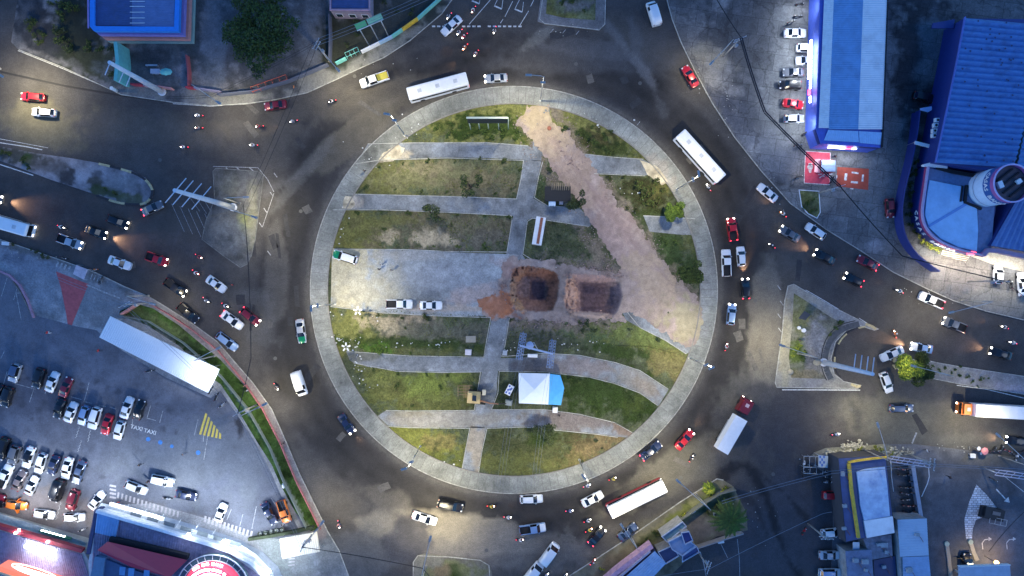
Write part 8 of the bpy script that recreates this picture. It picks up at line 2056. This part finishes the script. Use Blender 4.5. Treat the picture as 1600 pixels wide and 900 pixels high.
b = MB(); b.tube([(w.x + 4.0, w.y - 1.0, 2.6), (w.x + 5.6, w.y - 1.2, 1.1)], .10, 6); b.build('arm', M_BLACK, ex_)
b = MB(); b.box((w.x + 6.1, w.y - 1.1, .8), (1.4, 1.2, .75), -.15, .8); b.build('bucket', mat('bucket_grey', (.26, .28, .26), .7), ex_)
b = MB(); b.box((w.x + 1.15, w.y + 1.1, 1.25), (.7, 1.0, 1.1)); b.build('side_box', mat('cream_box', (.55, .5, .36), .6), ex_)
# scaffold rack
w = W(727, 609); t = thing('timber_rack', 'open timber rack lying on the lawn left of the excavator', 'rack', (w.x, w.y, .13)); MT = mat('rack_timber', (.26, .17, .10), .85)
for i in range(4): b = MB(); b.box((w.x, w.y - .9 + i * .6, .8), (3.0, .09, .09)); b.build('slat', MT, t)
for i, x in enumerate((-1.4, -.2, .1, .35, .6, .85)): b = MB(); b.box((w.x + x, w.y - .2, .9), (.09, 2.6 if i else 2.0, .09)); b.build('cross_slat', MT, t)
for x in (-1.4, 1.4):
 for y in (-.9, .9): b = MB(); b.box((w.x + x, w.y + y, .45), (.09, .09, .7)); b.build('leg', MT, t)
# lattice gantry
MLB = mat('blue_grey_steel', (.20, .27, .42), .6, metal=.2, var=.2)
gt = thing('lattice_gantry', 'blue grey steel lattice gantry with two tall trusses above the tent', 'gantry', tuple(W(842, 552)))
def truss(p, q, wd, nm, m_, n=9, z=5.0):
 p = W(*p, z); q = W(*q, z); d = (q - p).normalized(); s_ = Vector((-d.y, d.x, 0)) * wd / 2; b = MB()
 for k in (-1, -.3, .3, 1): b.tube([p + s_ * k, q + s_ * k], .05, 5)
 for i in range(n):
  a_, c_ = p.lerp(q, i / n), p.lerp(q, (i + 1) / n); b.tube([a_ - s_, c_ + s_], .04, 5); b.tube([a_ + s_, c_ - s_], .04, 5); b.tube([a_ - s_, a_ + s_], .04, 5)
 b.build(nm, m_, gt)
 for e_ in (p, q): b = MB(); b.tube([(e_.x, e_.y, .13), (e_.x, e_.y, z)], .09, 6); b.build('leg', m_, gt)
truss((818, 521), (811, 562), 1.2, 'side_truss', MLB); truss((864, 532), (859, 575), 1.2, 'side_truss', MLB)
p, q = W(812, 540, 5.2), W(864, 553, 5.2); b = MB(); b.box(((p.x + q.x) / 2, (p.y + q.y) / 2, 5.2), ((q - p).length, .34, .25), math.atan2(q.y - p.y, q.x - p.x)); b.build('cross_beam', mat('pale_blue_steel', (.32, .40, .56), .5), gt)
w = W(828, 540, 4.5); b = MB(); b.cyl((w.x, w.y, 3.2), .75, 1.5, 16); b.build('drum', mat('drum_blue', (.35, .43, .60), .5), gt)
b = MB(); b.tube([(w.x - .6, w.y + .7, 4.2), (w.x - .7, w.y - .2, 4.6), (w.x + .8, w.y + .6, 4.4), (w.x + 1.6, w.y - .9, 4.9)], .1, 6); b.build('brace', M_GALV, gt)
for x in (806, 811, 816): wire([ex(x + 6, 562, 5), ex(x - 8, 612, 6.5), ex(x - 30, 760, 8)], 'thin power wires running down from the lattice gantry', .018, .5, group='thin wires below the lattice gantry', m=WL)
for x in (856, 861, 866): wire([ex(x, 575, 5), ex(x - 12, 650, 6.5), ex(x - 26, 760, 8)], 'thin wires hanging across the white tent', .018, .5, group='thin wires across the tent', m=WL)
for x, y, sx, sy, h, m_, nm, lab in ((832, 555.5, 2.0, .65, .5, M_WHITE, 'white_trough', 'long white trough under the gantry beam'), (732, 550, 1.25, 1.15, .8, mat('off_white', (.55, .52, .55), .6), 'service_box', 'small white square box right above the lower path'),
         (736, 529.5, 2.0, 1.3, .75, mat('worn_table', (.26, .24, .20), .8), 'work_table', 'worn wooden table left of the lower vertical path'), (789, 551, .9, 1.0, .6, mat('pale_crate', (.35, .38, .42), .7), 'crate', 'small pale crate right of the lower path junction'),
         (867, 639.5, 1.0, 1.1, .9, M_WHITE, 'freezer_box', 'small white freezer at the lower edge of the blue tent flap')):
 w = W(x, y); t = thing(nm, lab, 'table' if 'table' in nm else 'box', (w.x, w.y, .13))
 if 'table' in nm:
  b = MB(); b.box((w.x, w.y, .13 + h), (sx, sy, .08)); b.build('top', m_, t)
  for a1 in (-1, 1):
   for a2 in (-1, 1): b = MB(); b.box((w.x + a1 * sx * .42, w.y + a2 * sy * .4, .13 + h / 2), (.08, .08, h)); b.build('leg', m_, t)
 else:
  b = MB(); b.box((w.x, w.y, .13 + h / 2), (sx, sy, h), -.04); b.build('body', m_, t); b = MB(); b.box((w.x, w.y, .16 + h), (sx * .9, sy * .9, .05), -.04); b.build('lid', m_, t)
w = W(796, 608); t = thing('sign_stand', 'blue and white chequered panel leaning beside the tent', 'sign', (w.x, w.y, .13)); a = math.radians(62)
b = MB(); b.box((w.x, w.y, 1.1), (2.1, 1.25, .08), a); b.build('panel', M_WHITE, t)
for i, (u, v) in enumerate(((-.6, -.3), (-.1, .25), (.4, -.25), (.7, .3), (-.7, .35), (.15, -.1))):
 b = MB(); b.box((w.x + u * math.cos(a) - v * math.sin(a), w.y + u * math.sin(a) + v * math.cos(a), 1.16), (.42, .34, .03), a); b.build('blue_square', mat('sign_blue', (.06, .12, .42), .5), t)
b = MB(); b.box((w.x, w.y, .6), (.1, .1, .95)); b.build('leg', M_GALV, t)
b = MB(); strip_wall(b, [(1051, 551), (1010, 541), (960, 540)], .05, .13, .4);
tag(b.build('edging_strip', mat('dark_hedge_edge', (.02, .035, .012), .9)), 'thin dark edging strip in the right green lawn', 'edging')
# flower like white floodlight clusters on the southwest lawn edge
for x, y, lab in ((565, 485, 'cluster of white floodlights on a short pole below the green car'), (547, 540, 'cluster of white floodlights by the lower left hedge strip')):
 w = W(x, y); t = thing('floodlight_cluster', lab, 'floodlights', (w.x, w.y, .13)); b = MB(); b.tube([(w.x, w.y, .13), (w.x, w.y, 3.4)], .07, 8); b.build('pole', M_GALV, t)
 for k in range(5):
  a = k * 1.26 + .3; b = MB(); b.box((w.x + .6 * math.cos(a), w.y + .6 * math.sin(a), 3.4 + .1 * (k % 2)), (.6, .3, .16), a); b.build('lamp_head', M_WHITE, t)
# ---------------------------------------------------------------- northeast details
RP = mat('red_pad_paint', (.55, .06, .10), .7, var=.2, scale=2); RB = mat('red_brown_pad', (.33, .055, .03), .75, var=.2, scale=1.5)
def pad(pts, m_, name, z=.14):
 o = flat(name, [pts], z, m_); return o
pad([(1258, 236), (1297, 238.5), (1296, 289), (1256, 286)], RP, 'painted_pad'); pad([(1308, 261), (1357, 264), (1356, 297), (1306, 291)], RB, 'painted_pad')
flat('painted_pad_marks', polystripe([(1258, 236.3), (1297, 238.8), (1296, 288.8), (1256, 286), (1258, 236.3)], .9) + [stripe(1330, 269.5, 1341, 271, 2.6), stripe(1329, 284.5, 1340, 285.5, 3), stripe(1321.5, 271, 1320.5, 282, 4), stripe(1348, 273, 1347, 284, 3), stripe(1307, 274, 1306.6, 279, 1.6), stripe(1328, 294.7, 1333, 295.2, 1.6)], .146, M_PAINT)
lg = []
lg += [circ(1265.5, 261, 4.6, 14), [(1263, 255), (1269, 255), (1268, 258), (1263, 259)], [(1263, 266), (1268, 265), (1267, 270), (1264, 270)]]
lg += [stripe(1280, 278, 1290, 271, 1.4), stripe(1278, 273, 1284, 272, 1.6), stripe(1290, 274, 1300, 272, 1.4), stripe(1295, 278, 1296, 274, 1.2), stripe(1284, 275, 1288, 276, 1.0)]
flat('painted_pad_marks', lg, .148, M_PAINT)
w = W(1293, 259); t = thing('kiosk', 'grey roofed red kiosk standing on the red painted pad', 'kiosk', (w.x, w.y, .14))
o = px([(1283, 249), (1306, 250), (1306, 269), (1282, 268.5)], 2.8)
b = MB(); b.prism(inset(o, -.12), .14, 2.5); b.build('wall', M_REDP, t); b = MB(); b.prism(o, 2.45, 2.6); b.build('frame', M_REDP, t)
for q0 in ([(1284, 250), (1305.5, 250.7), (1305.5, 259), (1283.7, 258.6)], [(1283.6, 259.4), (1305.5, 259.8), (1305.4, 268), (1283, 267.6)]):
 q = px(q0, 2.8); b = MB(); b.prism(q, 2.6, 2.8); b.build('roof_panel', mat('kiosk_roof_grey', (.25, .33, .46), .5), t)
b = MB(); q = px([(1274, 248.5), (1282, 248.5), (1281, 270), (1272.5, 269)], 2.2); b.prism(q, 2.1, 2.2, bottom=True); b.build('awning', mat('pale_pink_awning', (.58, .32, .36), .6), t)
spot(tuple(W(1268, 262, 3.5)), 160, (1, .9, .9), 160, 1, .2)
# framed grass plot
region('verge', [(1248, 297), (1279, 299), (1281, 332), (1276, 340), (1262, 333), (1252, 322)], .15, painter((.12, .13, .06), nvar=.3, nsc=.06, seed=81, blobs=[(1265, 322, 14, 12, 0, (.07, .075, .035), .8), (1258, 306, 10, 8, 0, OLY, .6)]), 3, M_GRASS)
b = MB(); strip_wall(b, [(1248, 297), (1279, 299), (1281, 332), (1276, 341), (1262, 334), (1252, 323)], .14, .12, .24, closed=True); b.build('plot_kerb', M_WHITE)['kind'] = 'structure'
# ---------------------------------------------------------------- west forecourt, market tarp
w = W(126, 425, 2.4); t = thing('market_tarp', 'faded pink and white market tarp beside the painted triangle', 'awning', (w.x, w.y, .12)); q = px([(119, 414), (137, 421), (131, 437), (114, 428)], 2.4)
b = MB(); b.prism(q, 2.34, 2.4, bottom=True); b.build('sheet', mat('tarp_pink_white', (.50, .42, .46), .8, var=.25, scale=1.5), t)
for v in q: b = MB(); b.tube([(v.x, v.y, .12), (v.x, v.y, 2.35)], .04, 6); b.build('post', M_GALV, t)
w = W(14, 381); t = thing('market_stall', 'small white topped stall on the verge at the left edge', 'stall', (w.x, w.y, .12)); b = MB(); b.box((w.x, w.y, 1.0), (1.5, .7, .08), -.1); b.build('top', M_WHITE, t)
for s_ in (-1, 1): b = MB(); b.box((w.x + s_ * .65, w.y, .55), (.06, .6, .85)); b.build('leg', M_GALV, t)
for x, y, lab in ((48, 575, 0), (80, 516, 0)): pass
b = MB(); strip_wall(b, [(-10, 420), (14, 430), (30, 445), (42, 468), (52, 496)], .35, .12, .55, zpix=.5); tag(b.build('curved_kerb_wall', mat('dusty_pink_kerb', (.36, .20, .26), .8, var=.3)), 'curved dusty pink kerb wall round the car park entrance', 'wall')
b = MB(); strip_wall(b, [(388, 843), (420, 838), (455, 832), (490, 824)], .6, .14, 1.2, zpix=1); tag(b.build('trimmed_hedge', LM['grey']), 'dark low hedge between the car park and the small cream canopy', 'hedge')
for i in range(5):
 w = W(408 + i * 8.5, 832 - i * 1.6); t = thing('planter', 'round pot planter in the row beside the dark hedge of the car park', 'planter', (w.x, w.y, .14), group='pot planters beside the dark hedge'); b = MB(); b.cyl((w.x, w.y, .14), .3, .5, 12, .38); b.build('pot', mat('pot_grey', (.3, .32, .33), .7), t)
 b = MB(); leaves(b, [(w.x, w.y, .8, .45, .45, .3)], 30, .14, random.Random(i), 1); b.build('foliage', LM['grey'], t)
b = MB(); w = W(444, 758); b.ball((w.x, w.y, .4), .35, .6, .35, 8, 5); tag(b.build('white_sack', M_WHITE), 'white sack on the edge of the grass bank', 'sack')
# ---------------------------------------------------------------- triangular island things
w = W(1250, 493); t = thing('tilted_panel', 'dark tilted panel sign on the triangular island', 'sign', (w.x, w.y, .15)); b = MB(); b.add([(w.x - 1.0, w.y - .5, 1.6), (w.x + .5, w.y - .9, 1.4), (w.x + 1.2, w.y + .3, 2.2), (w.x - .1, w.y + 1.0, 2.4)], [(0, 1, 2, 3), (3, 2, 1, 0)][:1]); b.v += [(v[0], v[1], v[2] - .08) for v in b.v[:4]]; b.f += [[7, 6, 5, 4], [0, 4, 5, 1], [1, 5, 6, 2], [2, 6, 7, 3], [3, 7, 4, 0]]; b.m += [0] * 5; b.smooth += [False] * 5
b.build('panel', mat('dark_slate_panel', (.03, .035, .05), .5), t); b = MB(); b.tube([(w.x, w.y, .15), (w.x, w.y, 1.8)], .06, 6); b.build('post', M_BLACK, t)
for x, y, lab in ((1247, 512, 'small white round drum on the triangular island'), (1254, 516, 'larger white round drum right of the small one')):
 w = W(x, y); b = MB(); b.cyl((w.x, w.y, .15), .32 if x < 1250 else .42, .6, 12); tag(b.build('water_drum', M_WHITE), lab, 'drum')
w = W(1276, 566); b = MB(); b.ball((w.x, w.y, .3), .9, .7, .35, 10, 5); tag(b.build('boulder', mat('pale_boulder', (.32, .29, .22), .9, var=.3, bump=.5, bscale=3)), 'pale boulder among debris on the triangular island', 'boulder')
w = W(1234, 581); b = MB(); b.ball((w.x, w.y, .3), .65, .6, .3, 10, 5); tag(b.build('boulder', mat('pale_boulder', (.3, .3, .3))), 'round stone near the lower left corner of the triangular island', 'boulder')
# ---------------------------------------------------------------- southeast details
w = W(1286, 720, 2.2); t = thing('market_stall', 'blue and white tiled market stall at the southeast corner', 'stall', (w.x, w.y, .13)); q = px([(1279, 711), (1294, 713), (1293, 731), (1279, 730)], 2.2)
b = MB(); b.prism(q, 2.1, 2.2, bottom=True); rf = b.build('roof', mat('stall_pale', (.42, .48, .5), .7), t)
for i in range(3):
 for j in range(4):
  if (i + j) % 2: continue
  p = W(1281.5 + i * 3, 714 + j * 4.2, 2.2); b = MB(); b.box((p.x, p.y, 2.22), (.36, .5, .03)); b.build('blue_tile', mat('tile_blue', (.08, .16, .42), .6), rf)
for v in q: b = MB(); b.tube([(v.x, v.y, .13), (v.x, v.y, 2.1)], .05, 6); b.build('post', M_GALV, t)
ladder((1252, 719), (1279, 720), 2.2, 'thin open frame beside the tiled market stall', 3, M_GALV, .1, 1.2, 'tube_frame', 'frame')
ladder((1252, 732), (1282, 734), 1.3, 'second thin open frame below the first beside the stall', 3, M_GALV, .1, 1.1, 'tube_frame', 'frame')
for x, y, rr_, m_, lab in ((1539, 705, .75, mat('parasol_pink', (.62, .22, .24), .7), 'pink parasol among the motorcycles on the southeast pavement'), (1530, 701, .42, M_WHITE, 'small white parasol left of the pink one')):
 w = W(x, y, 2.2); t = thing('parasol', lab, 'parasol', (w.x, w.y, .13)); b = MB(); b.add([(w.x, w.y, 2.5)] + [(w.x + rr_ * math.cos(math.pi * i / 4), w.y + rr_ * math.sin(math.pi * i / 4), 2.15) for i in range(8)], [(0, 1 + i, 1 + (i + 1) % 8) for i in range(8)]); b.build('canopy', m_, t)
 b = MB(); b.tube([(w.x, w.y, .13), (w.x, w.y, 2.4)], .03, 6); b.build('pole', M_GALV, t)
w = W(1516, 711); t = thing('plastic_table', 'white plastic table at the kerb of the southeast forecourt', 'table', (w.x, w.y, .13)); b = MB(); b.box((w.x, w.y, .85), (1.1, .8, .06)); b.box((w.x - .1, w.y + .35, .85), (.9, .3, .055)); b.build('top', M_WHITE, t)
for a1 in (-1, 1):
 for a2 in (-1, 1): b = MB(); b.box((w.x + a1 * .45, w.y + a2 * .32, .45), (.06, .06, .7)); b.build('leg', M_WHITE, t)
for i, (x, y, a) in enumerate(((1548, 701, 40), (1554, 703, 10), (1560, 700, 60), (1571, 703, -20), (1578, 707, -30), (1585, 712, 70), (1594, 704, 20))):
 moto(x, y, a, '', ['black', 'grey', 'black', 'red', 'black', 'white', 'black'][i], rider=False, on=False, z=.13, group='motorcycles by the pink parasol', lab='motorcycle parked in the cluster right of the pink parasol')
def gantry(p, q, label, z=4.4, wd=1.1):
 P0, P1 = W(*p, z), W(*q, z); t = thing('entrance_gantry', label, 'gantry', (P0.x, P0.y, .13)); d = (P1 - P0).normalized(); s_ = Vector((-d.y, d.x, 0)) * wd / 2
 for k in (-1, 0, 1): b = MB(); b.tube([P0 + s_ * k, P1 + s_ * k], .10, 6); b.build('beam', mat('gantry_lilac', (.42, .42, .52), .6), t)
 n = 7
 for i in range(n + 1):
  c = P0.lerp(P1, i / n); b = MB(); b.tube([c - s_, P0.lerp(P1, min(1, (i + .6) / n)) + s_], .06, 5); b.build('brace', mat('gantry_lilac', (.4, .4, .5)), t)
 for e_ in (P0, P1): b = MB(); b.tube([(e_.x, e_.y, .13), (e_.x, e_.y, z)], .13, 8); b.build('post', M_GALV, t)
gantry((1391, 717), (1452, 726), 'white lattice gantry above the motorcycle rows in the southeast'); gantry((1555, 738), (1640, 750), 'white lattice gantry at the right edge above the painted arrow')
b = MB(); b.tube([tuple(W(x, y, 2.0)) for x, y in ((1392, 722), (1393, 745), (1396, 768))], .08, 6); tag(b.build('bent_rail', M_WHITE), 'thin white rail left of the motorcycle rows', 'rail')
b = MB(); b.tube([tuple(W(x, y, 1.0)) for x, y in ((1444, 728), (1451, 731), (1452, 745), (1449, 756), (1440, 776))], .08, 6); tag(b.build('bent_rail', M_WHITE), 'curved white rail right of the pale wall strip', 'rail')
b = MB(); strip_wall(b, [(1427, 728), (1431, 755), (1436, 785), (1440, 810)], .75, .12, 1.3, zpix=1.3); tag(b.build('low_wall', mat('pale_blue_grey_wall', (.30, .34, .42), .8, var=.15)), 'pale straight wall strip right of the motorcycle rows', 'wall')
b = MB(); strip_wall(b, [(1304, 708), (1306, 740), (1311, 800), (1314, 842)], .5, .12, .5, zpix=.4); tag(b.build('low_wall', mat('grey_strip_wall', (.24, .23, .24), .85)), 'grey low strip wall left of the yellow edged shop', 'wall')
region('paved_island', [(1525, 757), (1540, 772), (1561, 798), (1548, 800), (1540, 806), (1524, 812), (1519, 826), (1518, 842), (1509, 842), (1506, 812), (1514, 784)], .16, painter((.70, .72, .76), nvar=.12, seed=90), 3, mat_vc('white_pavers', amp=.2, brick=(.9, .45, .06, 0)), skirt=.05)
for pts, lab in (([(1478, 849), (1481, 868), (1485, 905)], 'long narrow concrete kerb island left of the station lane'), ([(1515, 846), (1520, 862), (1526, 875)], 'long narrow concrete kerb island right of the station lane')):
 b = MB(); strip_wall(b, pts, .75, .12, .32); o = tag(b.build('kerb_island', mat('sandy_kerb', (.40, .36, .30), .8)), lab, 'kerb')
 w = W(*pts[0]); b = MB(); b.cyl((w.x, w.y, .12), .5, .28, 14); bo = b.build('rounded_nose', mat('bollard_pale', (.42, .5, .4), .7), o)
# black utility truck
w = W(1545, 800); t = thing('utility_truck', 'black open framed utility truck parked on the pale paver triangle', 'truck', (w.x, w.y, .16)); a = math.radians(-12)
def rb(c, d_): return (w.x + c[0] * math.cos(a) - c[1] * math.sin(a), w.y + c[0] * math.sin(a) + c[1] * math.cos(a), c[2]), d_, a
MK = mat('matt_black', (.012, .012, .014), .6)
b = MB(); b.box(*rb((-.1, 0, .95), (4.6, 2.3, .9))); b.box(*rb((-.9, .2, 1.6), (2.4, 2.0, .7))); b.build('body', MK, t)
b = MB(); b.box(*rb((.1, .35, 2.0), (1.6, .7, .08))); b.build('sunroof', mat('dim_plate', (.09, .09, .10), .4), t)
for k in range(4):
 b = MB(); b.box(*rb((-.6 + k * 1.15, -1.2, 1.5), (.06, 1.3, .06))); b.build('rack_bar', M_GALV, t)
b = MB(); b.box(*rb((1.1, -.6, 1.55), (3.4, .06, .06))); b.build('rack_bar', M_GALV, t); b = MB(); b.box(*rb((1.1, -1.85, 1.55), (3.4, .06, .06))); b.build('rack_bar', M_GALV, t)
for k in (-1.5, 1.5):
 for s_ in (-1, 1):
  c = rb((k, s_ * 1.2, .45), 0)[0]; e_ = rb((k, s_ * 1.0, .45), 0)[0]; b = MB(); b.tube([c, e_], .45, 14); b.build('wheel', M_TYRE, t)
b = MB(); strip_wall(b, [(940, 935), (1010, 893), (1046, 873), (1090, 857), (1130, 844), (1162, 834)], .2, .12, 1.8, zpix=1.7); tag(b.build('yard_wall', mat('grey_yard_wall', (.28, .27, .28), .85)), 'long grey wall along the yard below the shops and palm', 'wall')
b = MB(); strip_wall(b, [(1044, 826), (1072, 808), (1100, 788), (1126, 772), (1150, 766)], .18, .12, 1.9, zpix=1.8); tag(b.build('plot_wall', mat('weathered_wall', (.15, .16, .14), .85)), 'weathered wall between the dry verge and the palm plot', 'wall')
for a_, lab in (((1122, 850, 1138, 873), 1), ((1093, 862, 1104, 900), 2)): pass
flat('parking_bay_marking', polystripe([(1126, 849), (1137, 872)], .8) + polystripe([(1094, 862), (1100, 882), (1104, 905)], 1.2) + polystripe([(1152, 842), (1155, 870), (1156, 900)], .8), .010, M_PAINTW)
for x, y, sx, sy, lab in ((1119, 803, .9, .7, 'small dark square opening frame in the palm plot'),):
 w = W(x, y); t = thing('square_frame', lab, 'frame', (w.x, w.y, .13)); b = MB(); b.box((w.x, w.y, .3), (1.3, .9, .3), .2); b.build('rim', M_GALV, t); b = MB(); b.box((w.x, w.y, .47), (1.0, .6, .02), .2); b.build('cover', M_GUT, t)
for x, y in ((1125, 845), (1081, 798)):
 w = W(x, y); b = MB(); b.box((w.x, w.y, .5), (1.2, .45, .7), .5 if x < 1100 else .15); tag(b.build('white_block', M_WHITE), 'white block on the wall below the palm tree' if x > 1100 else 'long white block on the weathered verge wall', 'block')
